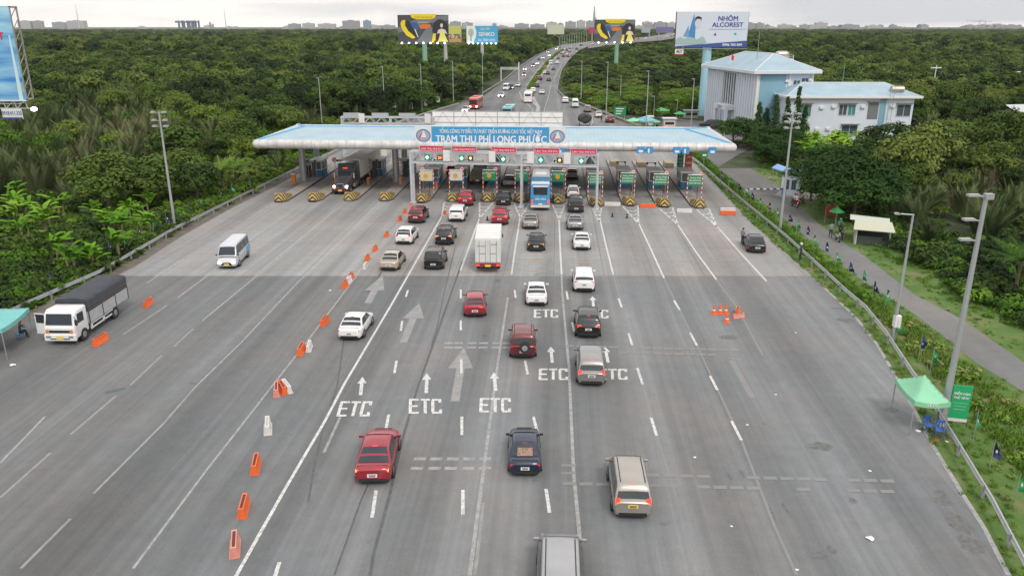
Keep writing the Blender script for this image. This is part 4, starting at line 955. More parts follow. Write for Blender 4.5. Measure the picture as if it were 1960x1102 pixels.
# name sign of the station
s0, s1 = ux(793, 104.5), ux(1082, 104.5); sl_, sr_ = ux(825, 104.5), ux(1051, 104.5)
sg = empty('station_sign', PF(CANO, 0, 0), PROT); tag(sg, 'blue station sign with two white logo panels on the canopy front', 'sign')
yv = vF-.2; zb_, zt_ = 7.0, 9.35
g = MB(); g.b2(sl_, sr_, yv-.12, yv, zb_, zt_); g.build('sign_board', mat('sign_blue', (.045, .29, .56), .5), sg)
for a, b in ((s0, sl_-.01), (sr_+.01, s1)):
    lp_ = MB().b2(a, b, yv-.12, yv, zb_, zt_).build('logo_panel', WHITE, sg); cx = (a+b)/2; zc = (zb_+zt_)/2
    g = MB(); g.poly([(cx+.98*math.cos(k*.2618), yv-.125, zc+.86*math.sin(k*.2618)) for k in range(24)]); g.build('emblem', mat('emblem_blue', (.06, .16, .36), .5), lp_)
    g = MB(); g.poly([(cx+.84*math.cos(k*.2618), yv-.129, zc+.72*math.sin(k*.2618)) for k in range(24)]); g.build('emblem_field', mat('emblem_grey', (.30, .36, .45), .5), lp_)
    g = MB(); g.poly([(cx-.42, yv-.133, zc-.45), (cx+.5, yv-.133, zc-.45), (cx+.12, yv-.133, zc+.62), (cx-.02, yv-.133, zc+.62)]); g.build('emblem_road', WHITE, lp_)
    g = MB(); g.poly([(cx-.66, yv-.136, zc-.35), (cx-.50, yv-.136, zc-.42), (cx-.12, yv-.136, zc+.30), (cx-.30, yv-.136, zc+.28)]); g.poly([(cx-.35, yv-.136, zc-.42), (cx+.45, yv-.136, zc-.42), (cx+.45, yv-.136, zc-.28), (cx-.35, yv-.136, zc-.28)]); g.build('emblem_stroke', mat('emblem_red', (.45, .05, .08), .5), lp_)
text('TỔNG CÔNG TY ĐẦU TƯ PHÁT TRIỂN ĐƯỜNG CAO TỐC VIỆT NAM', sg, ((sl_+sr_)/2+.05, yv-.14, zb_+1.85), .70, TXTW, bold=.008, width=(sr_-sl_)*.87)
text('TRẠM THU PHÍ LONG PHƯỚC', sg, ((sl_+sr_)/2+.1, yv-.14, zb_+.80), 1.30, TXTW, bold=.03, width=(sr_-sl_)*.94)
g = MB()
for k in range(6): u = s0+(s1-s0)*k/5; g.tube([(u*.999+.01, yv+.02, zt_-.1), (u, yv+2.2, z0+.2)], .05)
g.build('sign_strut', STEEL, sg)

# islands with their furniture
def chev_mat():
    m = bpy.data.materials.new('hazard_chevrons'); m.use_nodes = True; t = m.node_tree; b = t.nodes['Principled BSDF']; L = t.links.new
    tc = N(t, 'ShaderNodeTexCoord'); s_ = N(t, 'ShaderNodeSeparateXYZ'); L(tc.outputs['Object'], s_.inputs[0])
    ab = N(t, 'ShaderNodeMath', operation='ABSOLUTE'); L(s_.outputs[0], ab.inputs[0]); ad = N(t, 'ShaderNodeMath', operation='ADD'); L(s_.outputs[2], ad.inputs[0]); L(ab.outputs[0], ad.inputs[1])
    yy_ = N(t, 'ShaderNodeMath', operation='ADD'); L(ad.outputs[0], yy_.inputs[0]); L(s_.outputs[1], yy_.inputs[1])
    mu = N(t, 'ShaderNodeMath', operation='MULTIPLY'); mu.inputs[1].default_value = 1.75; L(yy_.outputs[0], mu.inputs[0]); fr = N(t, 'ShaderNodeMath', operation='FRACT'); L(mu.outputs[0], fr.inputs[0])
    gt = N(t, 'ShaderNodeMath', operation='GREATER_THAN'); gt.inputs[1].default_value = .48; L(fr.outputs[0], gt.inputs[0])
    nz_ = N(t, 'ShaderNodeTexNoise'); nz_.inputs['Scale'].default_value = 2.5; nz_.inputs['Detail'].default_value = 6; L(tc.outputs['Object'], nz_.inputs[0])
    mx_ = N(t, 'ShaderNodeMix', data_type='RGBA'); L(gt.outputs[0], mx_.inputs[0]); mx_.inputs[6].default_value = (.035, .032, .03, 1); mx_.inputs[7].default_value = (.55, .38, .10, 1)
    m2 = N(t, 'ShaderNodeMix', data_type='RGBA'); r = N(t, 'ShaderNodeMapRange'); r.inputs[1].default_value = .45; r.inputs[2].default_value = .8; r.inputs[4].default_value = .5; L(nz_.outputs[0], r.inputs[0]); L(r.outputs[0], m2.inputs[0])
    L(mx_.outputs[2], m2.inputs[6]); m2.inputs[7].default_value = (.28, .25, .21, 1); L(m2.outputs[2], b.inputs['Base Color']); b.inputs['Roughness'].default_value = .75; return m
CHEV = chev_mat()
def stripe_mat(name, c1, c2, k, axis=2):
    m = bpy.data.materials.new(name); m.use_nodes = True; t = m.node_tree; b = t.nodes['Principled BSDF']; L = t.links.new
    tc = N(t, 'ShaderNodeTexCoord'); s_ = N(t, 'ShaderNodeSeparateXYZ'); L(tc.outputs['Object'], s_.inputs[0])
    mu = N(t, 'ShaderNodeMath', operation='MULTIPLY'); mu.inputs[1].default_value = k; L(s_.outputs[axis], mu.inputs[0]); fr = N(t, 'ShaderNodeMath', operation='FRACT'); L(mu.outputs[0], fr.inputs[0])
    gt = N(t, 'ShaderNodeMath', operation='GREATER_THAN'); gt.inputs[1].default_value = .5; L(fr.outputs[0], gt.inputs[0])
    mx_ = N(t, 'ShaderNodeMix', data_type='RGBA'); L(gt.outputs[0], mx_.inputs[0]); mx_.inputs[6].default_value = (*c1, 1); mx_.inputs[7].default_value = (*c2, 1); L(mx_.outputs[2], b.inputs['Base Color']); return m
RW = stripe_mat('red_white_stripes', (.60, .05, .04), (.70, .70, .70), 1.6); RWX = stripe_mat('red_white_bar', (.60, .05, .04), (.70, .70, .70), 1.2, 0); BWX = stripe_mat('blue_white_bar', (.05, .05, .07), (.70, .70, .70), 1.1, 0)
BGLS = mat('booth_glass', (.10, .13, .13), .12)
ISL = mat('island_concrete', (.30, .275, .25), .8, noise=.2, nscale=1, bump=.1); KERB = mat('kerb_dark', (.10, .09, .08), .8, noise=.3, nscale=2)
fronts = [(533, 388, 'L'), (598, 387, 'L'), (667, 386, 'L'), (735, 386, 'L'), (806, 389, 'B'), (865, 388, 'B'), (932, 388, 'B'), (996, 389, 'B'), (1068, 391, 'B'), (1142, 397, 'B'), (1206, 395, 'R'), (1272, 398, 'R'), (1340, 400, 'R')]
# prototypes -------------------------------------------------
def mk_island(ln):
    w = .95; pts = [(-w*.5, 0), (w*.5, 0), (w, 1.2), (w, ln-1.2), (w*.4, ln), (-w*.4, ln), (-w, ln-1.2), (-w, 1.2)]
    g = MB(); g.prism(pts, 0.0, .19); g.mi(1)
    q = [(x*1.04, y) for x, y in pts]
    for i in range(8):
        a, b = q[i], q[(i+1) % 8]; g.add([(a[0], a[1], 0), (b[0], b[1], 0), (b[0], b[1], .205), (a[0], a[1], .205)], [(0, 1, 2, 3)]); 
    return g.mesh('island', [ISL, KERB])
im = mk_island(37); i = 0
ordinal = ['first', 'second', 'third', 'fourth', 'fifth', 'sixth', 'seventh', 'eighth', 'ninth', 'tenth', 'eleventh', 'twelfth', 'thirteenth']
def barrier_proto():
    g = MB(); w = .80; pts = [(-w*.62, 0), (w*.62, 0), (w, .8), (w, 3.2), (-w, 3.2), (-w, .8)]
    n = len(pts); top = [(x*.92, y*.96+.08) for x, y in pts]
    hz = [1.12, 1.12, 1.12, .55, .55, 1.12]
    vs = [(p[0], p[1], .21) for p in pts]+[(top[k][0], top[k][1], hz[k]) for k in range(n)]
    g.add(vs, [tuple(range(n, 2*n))]+[(k, (k+1) % n, n+(k+1) % n, n+k) for k in range(n)]); return g.mesh('crash_block', [CHEV])
bm_ = barrier_proto()
def booth(parent_pos, rz, label):
    t = empty('toll_booth', parent_pos, rz); tag(t, label, 'booth', 'toll booths on the islands')
    pbox('lower_wall', t, -.78, .78, -1.5, 1.5, .19, 1.25, BOOB, .02)
    for sx in (-1, 1):
        for y in (-1.46, 0, 1.46): pbox('frame_post', t, sx*.75-.05, sx*.75+.05, y-.05, y+.05, 1.25, 2.55, WHITE)
    pbox('glass', t, -.72, .72, -1.44, 1.44, 1.25, 2.5, BGLS); pbox('sill', t, -.82, .82, -1.54, 1.54, 1.25, 1.33, WHITE); pbox('roof', t, -1.0, 1.0, -1.8, 1.8, 2.52, 2.78, WHITE, .04)
    pbox('interior_unit', t, -.4, .4, -1.0, .2, 1.3, 1.75, CONC2)
    return t
def portal(pos, rz, label, board, txt, w=.95, zb=2.0, zt=3.35, badge=False):
    t = empty('lane_sign_frame', pos, rz); tag(t, label, 'sign frame', 'lane sign frames on the islands')
    for sx in (-1, 1): MB().cyl((sx*w, 0, .19), (sx*w, 0, 3.45), .06, n=8).build('post', RW, t)
    MB().cyl((-w, 0, 3.45), (w, 0, 3.45), .06, n=8).build('crossbar', WHITE, t)
    b = pbox('board', t, -w+.1, w-.1, -.08, -.02, zb, zt, board, .01)
    if txt:
        for k, s_ in enumerate(txt): text(s_, b, (0, -.085, zt-.28-k*.34), .26, TXTW, bold=.006, width=1.45)
    if badge: MB().cyl((-.1, -.09, (zb+zt)/2), (-.1, -.11, (zb+zt)/2), .32, n=16).build('round_badge', mat('amber_board', (.65, .33, .04), .5), b)
    MB().cyl((w*.4, 0, .19), (w*.4, 0, zb), .035, n=6).build('board_stand', BLK, t)
    return t
def post_sign(pos, rz, label):
    t = empty('speed_sign', pos, rz); tag(t, label, 'traffic sign', 'round speed signs on the islands')
    MB().cyl((0, 0, .19), (0, 0, 3.6), .04, n=6).build('post', STEEL, t)
    g = MB(); g.cyl((0, -.05, 3.5), (0, -.08, 3.5), .34, n=18); d = g.build('disc', mat('sign_red', (.6, .04, .05), .5), t); MB().cyl((0, -.082, 3.5), (0, -.09, 3.5), .25, n=18).build('disc_centre', WHITE, d)
    text('20', d, (0, -.095, 3.5), .3, PTXT, bold=.01)
def cabinet(pos, rz, label, up=True):
    t = empty('barrier_gate', pos, rz); tag(t, label, 'boom barrier', 'boom barriers of the gates')
    pbox('cabinet', t, -.16, .16, -.16, .16, .19, 1.2, mat('cabinet_orange', (.62, .19, .03), .45), .02)
    o = MB().cyl((.2, 0, 1.05), (.26, .15, 4.2), .045, n=6).build('boom', RW, t)
def clutter(pos, rz, label):
    t = empty('camera_mast', pos, rz); tag(t, label, 'camera mast', 'camera masts beside the booths')
    g = MB(); g.cyl((-.6, 0, .19), (-.6, 0, 3.0), .05, n=6); g.cyl((.6, 0, .19), (.6, 0, 3.0), .05, n=6); g.cyl((-.6, 0, 3.0), (.6, 0, 3.0), .05, n=6); g.build('frame', STEEL, t)
    for x in (-.6, .55): MB().b2(x-.12, x+.12, -.35, .05, 2.85, 3.1).build('camera', BLK, t)
    MB().b2(-.3, .3, -.12, .12, .8, 1.7).build('control_box', mat('rusty_brown', (.12, .07, .05), .7), t)
ISLP = []
for i, (px, py, kd) in enumerate(fronts):
    o = G(px, py); ISLP.append(o)
    w = put('traffic_island', im, None, o, PROT); tag(w, None, None, None, 'structure')
    bo = put('crash_block', bm_, None, PF(o, 0, .12), PROT); tag(bo, 'yellow and black chevron crash block on the nose of the %s island from the left' % ordinal[i], 'crash block', 'chevron crash blocks on the island noses')
    nth = ordinal[i]+' island from the left'
    if kd == 'L':
        if i > 0: cabinet(PF(o, .1, 11.0), PROT, 'orange boom barrier cabinet with raised arm on the '+nth)
        booth(PF(o, 0, 19), PROT, 'toll booth with blue base on the '+nth)
        clutter(PF(o, 0, 15.5), PROT, 'camera mast with grey frame on the '+nth)
        if i in (1, 3): post_sign(PF(o, -.4, 13), PROT, 'round speed sign on the '+nth)
    else:
        if i in (4, 5): portal(PF(o, 0, 5), PROT, 'red-striped frame with pale amber-badged board on the '+nth, WPL if i == 5 else mat('amber_pale', (.55, .52, .35), .6), None, badge=True)
        elif i in (6, 7, 8): portal(PF(o, 0, 5), PROT, 'red-striped frame with green amber-badged board on the '+nth, GRNB, ['LÀN ETC'], badge=True)
        else: portal(PF(o, 0, 5), PROT, 'red-striped frame with green board on the '+nth, GRNB, ['THU PHÍ', 'KHÔNG', 'DỪNG'])
        booth(PF(o, -.0, 13), PROT, 'toll booth with blue base on the '+nth)
        clutter(PF(o, 0, 16.5), PROT, 'camera mast with grey frame on the '+nth)
        post_sign(PF(o, .75 if i != 4 else -.6, 5.6), PROT, 'round speed sign on the '+nth)
        if i in (4,): cabinet(PF(o, .75, 9.0), PROT, 'orange boom barrier cabinet with raised arm on the '+nth)
        if i in (6, 9, 12):
            q = empty('vertical_sign', PF(o, .0, 18.5), PROT); tag(q, 'tall green vertical panel behind the booth on the '+nth, 'sign', 'tall green panels')
            p_ = pbox('panel', q, -.45, .45, -.06, .06, 1.8, 6.0, GRNB); MB().cyl((0, .1, .19), (0, .1, 6), .08, n=8).build('post', STEEL, q)
            for k in range(7): pbox('lettering', p_, -.32, .32, -.065, -.061, 2.3+k*.5, 2.52+k*.5, mat('green_pale', (.2, .45, .3), .5))
        if i >= 9:
            g = MB(); g.b2(-.7, .7, 29, 32, .19, 1.0); q = g.build('rear_crash_block', mat('sandy_concrete', (.33, .28, .20), .8, noise=.2), None, PF(o, 0, 0), PROT, .05); tag(q, 'sandy concrete block at the far end of the '+nth, 'crash block', 'sandy blocks at the far island ends')
# left hut and cabinet at the left edge
t = empty('roadside_hut', G(612, 352)+Vector((-2.6, 6, 0)), PROT); tag(t, 'small grey control hut behind the left canopy column', 'hut')
pbox('wall', t, -1.5, 1.5, -1.3, 1.3, 0, 2.4, CONC2); pbox('roof', t, -1.8, 1.8, -1.6, 1.6, 2.4, 2.6, mat('hut_roof', (.12, .12, .10), .8)); pbox('door', t, -.4, .4, -1.33, -1.3, 0, 1.9, BLK); pbox('window', t, .7, 1.2, -1.33, -1.3, 1.0, 1.8, GLASS)
t = empty('barrier_gate', G(563, 352), PROT); tag(t, 'orange barrier cabinet at the foot of the leftmost column', 'boom barrier'); pbox('cabinet', t, -.3, .3, -.2, .2, 0, 1.4, MATS['cabinet_orange'], .03); pbox('lid', t, -.34, .34, -.24, .24, 1.4, 1.46, STEEL)

# truss gantries
def truss(name, pos, rz, length, zb, zt, label, posts, m=STEEL):
    t = empty(name, pos, rz); tag(t, label, 'gantry')
    for dy in (0, 1.1):
        for z in (zb, zt): pbox('chord', t, 0, length, dy-.09, dy+.09, z-.1, z+.1, m)
    n = max(2, int(length/1.9)); g = MB()
    for dy in (0, 1.1):
        for k in range(n):
            x0 = length*k/n; x1 = length*(k+1)/n; g.tube([(x0, dy, zb), ((x0+x1)/2, dy, zt), (x1, dy, zb)], .05, 5)
    for k in range(n+1): x = length*k/n; g.tube([(x, 0, zt), (x, 1.1, zt)], .04, 4); g.tube([(x, 0, zb), (x, 1.1, zb)], .04, 4)
    g.build('lattice', m, t)
    for x, r in posts:
        g = MB()
        for dy in (0, 1.1): g.cyl((x, dy, 0), (x, dy, zt), r, n=10)
        for k in range(5): g.tube([(x, 0, .8+k*1.15), (x, 1.1, 1.4+k*1.15)], .035, 4)
        g.b2(x-.35, x+.35, -.35, 1.45, 0, .18); g.build('post', m, t)
    return t
gpos = G(789, 391); gend = G(1141, 402); glen = (gend-gpos).length; grz = math.atan2(gend.y-gpos.y, gend.x-gpos.x)
gy = gpos.y
gt_ = truss('sign_gantry', gpos, grz, glen, 5.45, 6.85, 'white truss gantry with five red lane signs in front of the canopy', [(0, .16), ((G(998, 387)-gpos).length, .13), (glen, .16)], mat('white_gantry', (.50, .52, .55), .45, .2))
def gx(px): return (AtY(px, 300, gy-.5)-gpos).length*(1 if px > 789 else -1)-.0
GLT = mat('green_arrow_lamp', (.2, .9, .5), .3, emit=2.2, ecol=(.35, 1, .65)); RLT = mat('red_figures_lamp', (.9, .2, .05), .3, emit=2, ecol=(1, .22, .06)); OLT = mat('orange_lamp', (.9, .5, .1), .3, emit=2, ecol=(1, .5, .12)); DGB = mat('lamp_box_green', (.02, .20, .12), .5)
for px in (828, 890, 965, 1045, 1113):
    x = (AtY(px, 289, gy).x-gpos.x)/math.cos(grz)
    b = pbox('lane_sign', gt_, x-1.55, x+1.55, -.20, -.12, 7.0, 7.62, REDP, .01)
    g = MB()
    for a in ((-1.58, 1.58, 6.98, 7.04), (-1.58, 1.58, 7.60, 7.66), (-1.60, -1.53, 6.98, 7.66), (1.53, 1.60, 6.98, 7.66)): g.b2(x+a[0], x+a[1], -.22, -.19, a[2], a[3])
    g.build('sign_border', mat('pink_border', (.70, .38, .42), .5), b); text('LÀN THU PHÍ ETC', b, (x, -.215, 7.3), .34, TXTW, bold=.004, width=2.8)
for px in (819, 885, 964, 1034, 1109):
    x = (AtY(px, 301, gy).x-gpos.x)/math.cos(grz)
    b = pbox('signal_box', gt_, x-.34, x+.34, -.24, -.12, 5.82, 6.52, DGB); g = MB(); g.b2(x-.09, x+.09, -.26, -.245, 5.95, 6.40); g.b2(x-.21, x+.21, -.262, -.247, 6.08, 6.27); g.build('green_arrow', GLT, b)
for px, m in ((843, RLT), (902, OLT), (1069, OLT)):
    x = (AtY(px, 301, gy).x-gpos.x)/math.cos(grz); b = pbox('display_box', gt_, x-.34, x+.34, -.24, -.12, 5.85, 6.5, BLK)
    if m == RLT: text('20', b, (x, -.25, 6.18), .5, m, bold=.01)
    else: g = MB(); g.cyl((x, -.245, 6.2), (x, -.26, 6.2), .17, n=14); g.build('amber_lamp', m, b)
for px in (856, 943, 1015, 1083):
    x = (AtY(px, 296, gy).x-gpos.x)/math.cos(grz); pbox('antenna_panel', gt_, x-.42, x+.42, -.30, -.15, 5.75, 7.1, WHITE, .03)
# back gantry and the big white panel
bp0 = G(1, 1); D2 = 136
pa = AtY(652, 240, D2); pb_ = AtY(832, 240, D2)
t = truss('rear_gantry', (pa.x, D2, 0), PROT, (pb_-pa).length, 6.2, 7.25, 'white truss gantry standing behind the left half of the canopy', [(.2, .14), ((pb_-pa).length*.53, .14), ((pb_-pa).length-.2, .14)], MATS['white_gantry'])
for a, b in ((658, 690), (713, 745), (765, 797)):
    xa, xb = AtY(a, 228, D2).x-pa.x, AtY(b, 228, D2).x-pa.x; pbox('sign_back', t, xa, xb, -.1, 0, 7.35, 8.0, mat('sign_back', (.40, .42, .45), .5))
for px in (693, 820): x = AtY(px, 230, D2).x-pa.x; pbox('antenna_panel', t, x-.5, x+.5, -.2, 0, 6.3, 7.9, WHITE, .03)
pa = AtY(828, 240, D2+1); pb_ = AtY(1077, 240, D2+1); Lp = pb_.x-pa.x
t = empty('message_board', (pa.x, D2+1, 0), PROT); tag(t, 'long white back of a message board rising behind the canopy', 'sign')
b = pbox('back_panel', t, 0, Lp, 0, .5, 5.3, 8.15, mat('panel_white', (.84, .84, .84), .5, noise=.06, nscale=.6))
g = MB()
for z in (5.3, 6.3, 7.25, 8.15): g.b2(-.05, Lp+.05, -.05, -.004, z-.04, z+.04)
n = 6
for k in range(n+1): x = Lp*k/n; g.b2(x-.05, x+.05, -.07, -.003, 5.2, 8.25)
for k in range(n): x0, x1 = Lp*k/n, Lp*(k+1)/n; g.tube([(x0, -.05, 5.4), ((x0+x1)/2, -.05, 8.0), (x1, -.05, 5.4)], .02, 4)
g.build('panel_frame', STEEL, t)
for x in (1, Lp/2, Lp-1): MB().cyl((x, .3, 0), (x, .3, 5.4), .2, n=10).build('post', STEEL, t)

# ================================================================ guardrails
def guardrail(name, pts, label, zo=0, hgt=.78, flip=1):
    """pts world points; W-beam on posts"""
    t = empty(name, pts[0]); o = Vector(t.location); tag(t, label, 'guardrail')
    P = [Vector(p)-o for p in pts]
    g = MB(); sec = [(.0, .16), (.045, .11), (.0, .03), (.045, -.06), (0, -.12)]; rows = []
    for i_, p in enumerate(P):
        d = P[min(i_+1, len(P)-1)]-P[max(i_-1, 0)]; d.z = 0; d.normalize(); nn = Vector((-d.y, d.x, 0))*flip
        ring = [p+nn*(a+.05)+Vector((0, 0, hgt-.16+b)) for a, b in sec]+[p+nn*(a-.01)+Vector((0, 0, hgt-.16+b)) for a, b in sec[::-1]]
        rows.append(ring)
    g.loft(rows, sm=False); g.build('rail', STEEL, t)
    L_ = 0; nx = 0; pm = MB().b2(-.07, .07, -.07, .07, 0, hgt-.05).mesh('post', [STEEL])
    for a, b in zip(P[:-1], P[1:]):
        seg = (b-a).length
        while nx < L_+seg:
            p = a.lerp(b, (nx-L_)/seg); q = put('post', pm, t, p); q['kind'] = 'stuff' if False else q.get('kind', 'thing') if False else 'thing'; del q['kind']; nx += 4.0 if p.y+o.y < 160 else 12
        L_ += seg
    return t
LR = [G(*p, .7) for p in [(-300, 820), (-120, 680), (0, 603), (47, 580), (118, 549), (190, 518), (264, 476), (337, 434), (402, 402), (468, 370), (520, 345), (565, 323), (640, 288), (700, 258), (752, 236), (800, 220), (878, 197)]]
for p in LR: p.z = 0
guardrail('guardrail', LR, 'steel guardrail along the left edge of the plaza', flip=1)
lf2 = [GD(923, 182)]+[GD(*p) for p in L_FAR[1:]]
guardrail('guardrail', [p+Vector((.0, 0, 0)) for p in lf2], 'guardrail on the left edge of the ramp up to the bridge')
RRL = [G(*p, .7) for p in [(1265, 252), (1318, 296), (1340, 312), (1372, 340), (1403, 367), (1435, 394), (1469, 421), (1502, 448), (1569, 508), (1620, 555), (1657, 586), (1697, 636), (1744, 707), (1763, 733), (1840, 857), (1898, 952), (1957, 1065), (2040, 1230)]]
for p in RRL: p.z = 0
guardrail('guardrail', RRL, 'steel guardrail winding through the grass right of the plaza', flip=1)
guardrail('guardrail', [GD(*p) for p in [(1225, 246), (1192, 233), (1105, 199), (1079, 188), (1067, 175), (1069, 158), (1075, 136), (1089, 115), (1111, 95.5)]], 'guardrail on the right edge of the ramp beside the green scrub')
# median
md = [GD(*p) for p in [(1020, 232), (1027, 206), (1003, 182), (1008, 165), (1024, 140), (1040, 122), (1062, 103), (1080, 93)]]
md2 = [GD(*p) for p in [(1031, 232), (1034, 206), (1020, 182), (1028, 160), (1043, 138), (1056, 120), (1070, 104), (1085, 93.6)]]
mdL = sorted(md, key=lambda p: p.y); mdR = sorted(md2, key=lambda p: p.y)
strip('median', mdL, mdR, mat('median_concrete', (.30, .30, .29), .8), .16, thick=.2)
markset2 = MB()
def far_line(pts, w=.3):
    P = [GD(*p) for p in pts]; g = markset2
    for a, b in zip(P[:-1], P[1:]):
        d = (b-a).normalized(); nn = Vector((-d.y, d.x, 0)).normalized()*w/2; zz = Vector((0, 0, .012)); g.add([a+nn+zz, b+nn+zz, b-nn+zz, a-nn+zz], [(3, 2, 1, 0)])
far_line([(1038, 232), (1043, 206), (1050, 185), (1055, 160), (1068, 140), (1080, 120)], .2); far_line([(992, 240), (1000, 215)], .3); far_line([(1012, 240), (1020, 210), (1000, 190)], .3)
far_line([(1060, 150), (1078, 118), (1098, 98)], .3); far_line([(1048, 122), (1070, 103)], .25); far_line([(1000, 190), (994, 176), (1006, 170)], .4)
tag(markset2.build('expressway_lines', WO), kind='structure')

# ================================================================ water-filled barriers, cones
def wb_mesh():
    g = MB(); L_, w = .75, .24       # closed shell; a darker slab on top paints the shade of a hollow
    for sy in (-1, 1):
        pass
    out_ = [(-w, 0), (-w*.62, .42), (-w*.55, .72), (w*.55, .72), (w*.62, .42), (w, 0)]
    rings = [[(x, -L_, z) for x, z in out_], [(x, L_, z) for x, z in out_]]
    g.loft(rings, close=True, caps=True, sm=False); g.mi(1); g.b2(-w*.30, w*.30, -L_*.86, L_*.80, .705, .728); return g
DKO = mat('barrier_shade_paint', (.10, .03, .02), .8); wbm = {}
def wbar(px, py, rz, m, label, white_top=False, scale=1.0):
    key = m.name
    if key not in wbm: wbm[key] = wb_mesh().mesh('barrier', [m, DKO if m != WPL else mat('white_shade_paint', (.4, .38, .36), .8)])
    t = empty('water_barrier', G(px, py), rz); tag(t, label, 'road barrier', 'plastic water barriers'); t.scale = (scale*.80, scale*.80, scale*.66)
    o = put('barrier_shell', wbm[key], t); MB().b2(-.25, .25, -.78, .78, 0, .06).build('foot', m, t)
LST = [(450, 1050, 'lowest barrier of the line', PINK, ORG, 500), (467, 977, 'second barrier from the bottom of the line', ORG, ORG, 717), (490, 896, 'third barrier from the bottom of the line', ORG, ORG, 683)]
for px, py, lb, m, m2, dz in LST: wbar(px, py, hd(dz), m, 'orange '+lb, scale=1.15)
wbar(513, 822, hd(520), WPL, 'white and pink barrier alone in the line', scale=1.15)
wbar(530, 752, hd(540), PINK, 'pale pink barrier standing left of a toppled pair', scale=1.1); wbar(541, 748, .5, ORG, 'orange barrier leaning in the toppled pair', scale=1.1); wbar(549, 746, .55, WPL, 'white barrier leaning on the orange one', scale=1.1)
wbar(577, 674, hd(930), ORG, 'orange barrier beside a small white one in the line', scale=1.15); wbar(592, 668, hd(800), WPL, 'small white barrier next to the orange one, behind the white sedan')
wbar(622, 619, hd(1130), ORG, 'orange barrier left of the white sedan', scale=1.1); wbar(661, 548, hd(1080), ORG, 'orange barrier in front of a white one near the concrete joint', scale=1.1); wbar(667, 541, hd(1080), WPL, 'white barrier between two orange ones near the concrete joint', scale=1.1)
wbar(671, 534, hd(1080), ORG, 'orange barrier behind a white one near the concrete joint', scale=1.1)
wbar(699, 512, 0, WPL, 'white barrier standing upright left of the beige sedan', scale=.9); wbar(703, 497, hd(1090), ORG, 'orange barrier just above the upright white one'); wbar(718, 479, hd(1090), ORG, 'orange barrier left of the white hatchback'); wbar(740, 452, hd(1090), ORG, 'orange barrier above the white hatchback, on the solid line')
wbar(765, 422, hd(1090), ORG, 'orange barrier left of the dark red car'); wbar(775, 408, hd(1090), ORG, 'orange barrier near the gantry foot'); wbar(786, 397, -.3, PINK, 'faded orange barrier at the gantry foot'); wbar(851, 410, -.2, ORG, 'orange barrier left of the white sport utility car', scale=.8)
wbar(284, 584, hd(900), ORG, 'orange barrier alone right of the tarpaulin truck', scale=1.1); wbar(193, 656, hd(1150), ORG, 'orange barrier lying in front of the tarpaulin truck', scale=1.2)
wbar(1411, 600, -.4, ORG, 'orange barrier beside the traffic cones'); wbar(1413, 608, -1.3, PINK, 'pink barrier lying beside the traffic cones', scale=.8)
def flatbar(px, py, m, label, w=2.4):
    g = MB(); w *= .85; g.b2(-w/2, w/2, -.2, .2, 0, .25); g.b2(-w/2, w/2, -.12, .12, .25, .48); o = g.build('lane_barrier', m, None, G(px, py), PROT+.0, .03); tag(o, label, 'road barrier', 'low barriers closing the right lanes')
flatbar(1172, 394, WPL, 'low white barrier closing the lane right of the gantry post'); flatbar(1240, 397, ORG, 'low orange barrier closing a right lane between two islands'); flatbar(1310, 407, WPL, 'low white barrier closing the lane between the last two islands', 2.2); flatbar(1393, 411, ORG, 'low orange barrier at the right edge beside the last island', 2.2); flatbar(1393, 405, WPL, 'low white barrier behind the orange one at the right edge', 2.2)
def cone(px, py, label):
    t = empty('traffic_cone', G(px, py)); tag(t, label, 'traffic cone', 'traffic cones')
    pbox('base', t, -.24, .24, -.24, .24, 0, .05, ORG); MB().cyl((0, 0, .05), (0, 0, .82), .18, .04, n=12).build('cone', ORG, t); MB().cyl((0, 0, .5), (0, 0, .64), .096, .072, n=12).build('band', WHITE, t)
    MB().cyl((0, 0, .28), (0, 0, .38), .14, .12, n=12).build('band', WHITE, t)
cone(1366, 600, 'leftmost of three cones in a row'); cone(1378, 600, 'middle one of three cones in a row'); cone(1389, 600, 'rightmost of three cones in a row'); cone(1391, 617, 'single cone standing in front of the row of three')
for k_, (px, py) in enumerate([(933, 422), (1172, 415), (1200, 417)]):
    t = empty('bollard', G(px, py)); 
    tag(t, ['dark lane bollard by the crimson car', 'dark bollard left of two on the concrete', 'dark bollard right of two on the concrete'][k_], 'bollard'); MB().cyl((0, 0, 0), (0, 0, .5), .1, .07, n=8).build('post', BLK, t); MB().cyl((0, 0, 0), (0, 0, .06), .2, n=10).build('base', BLK, t)

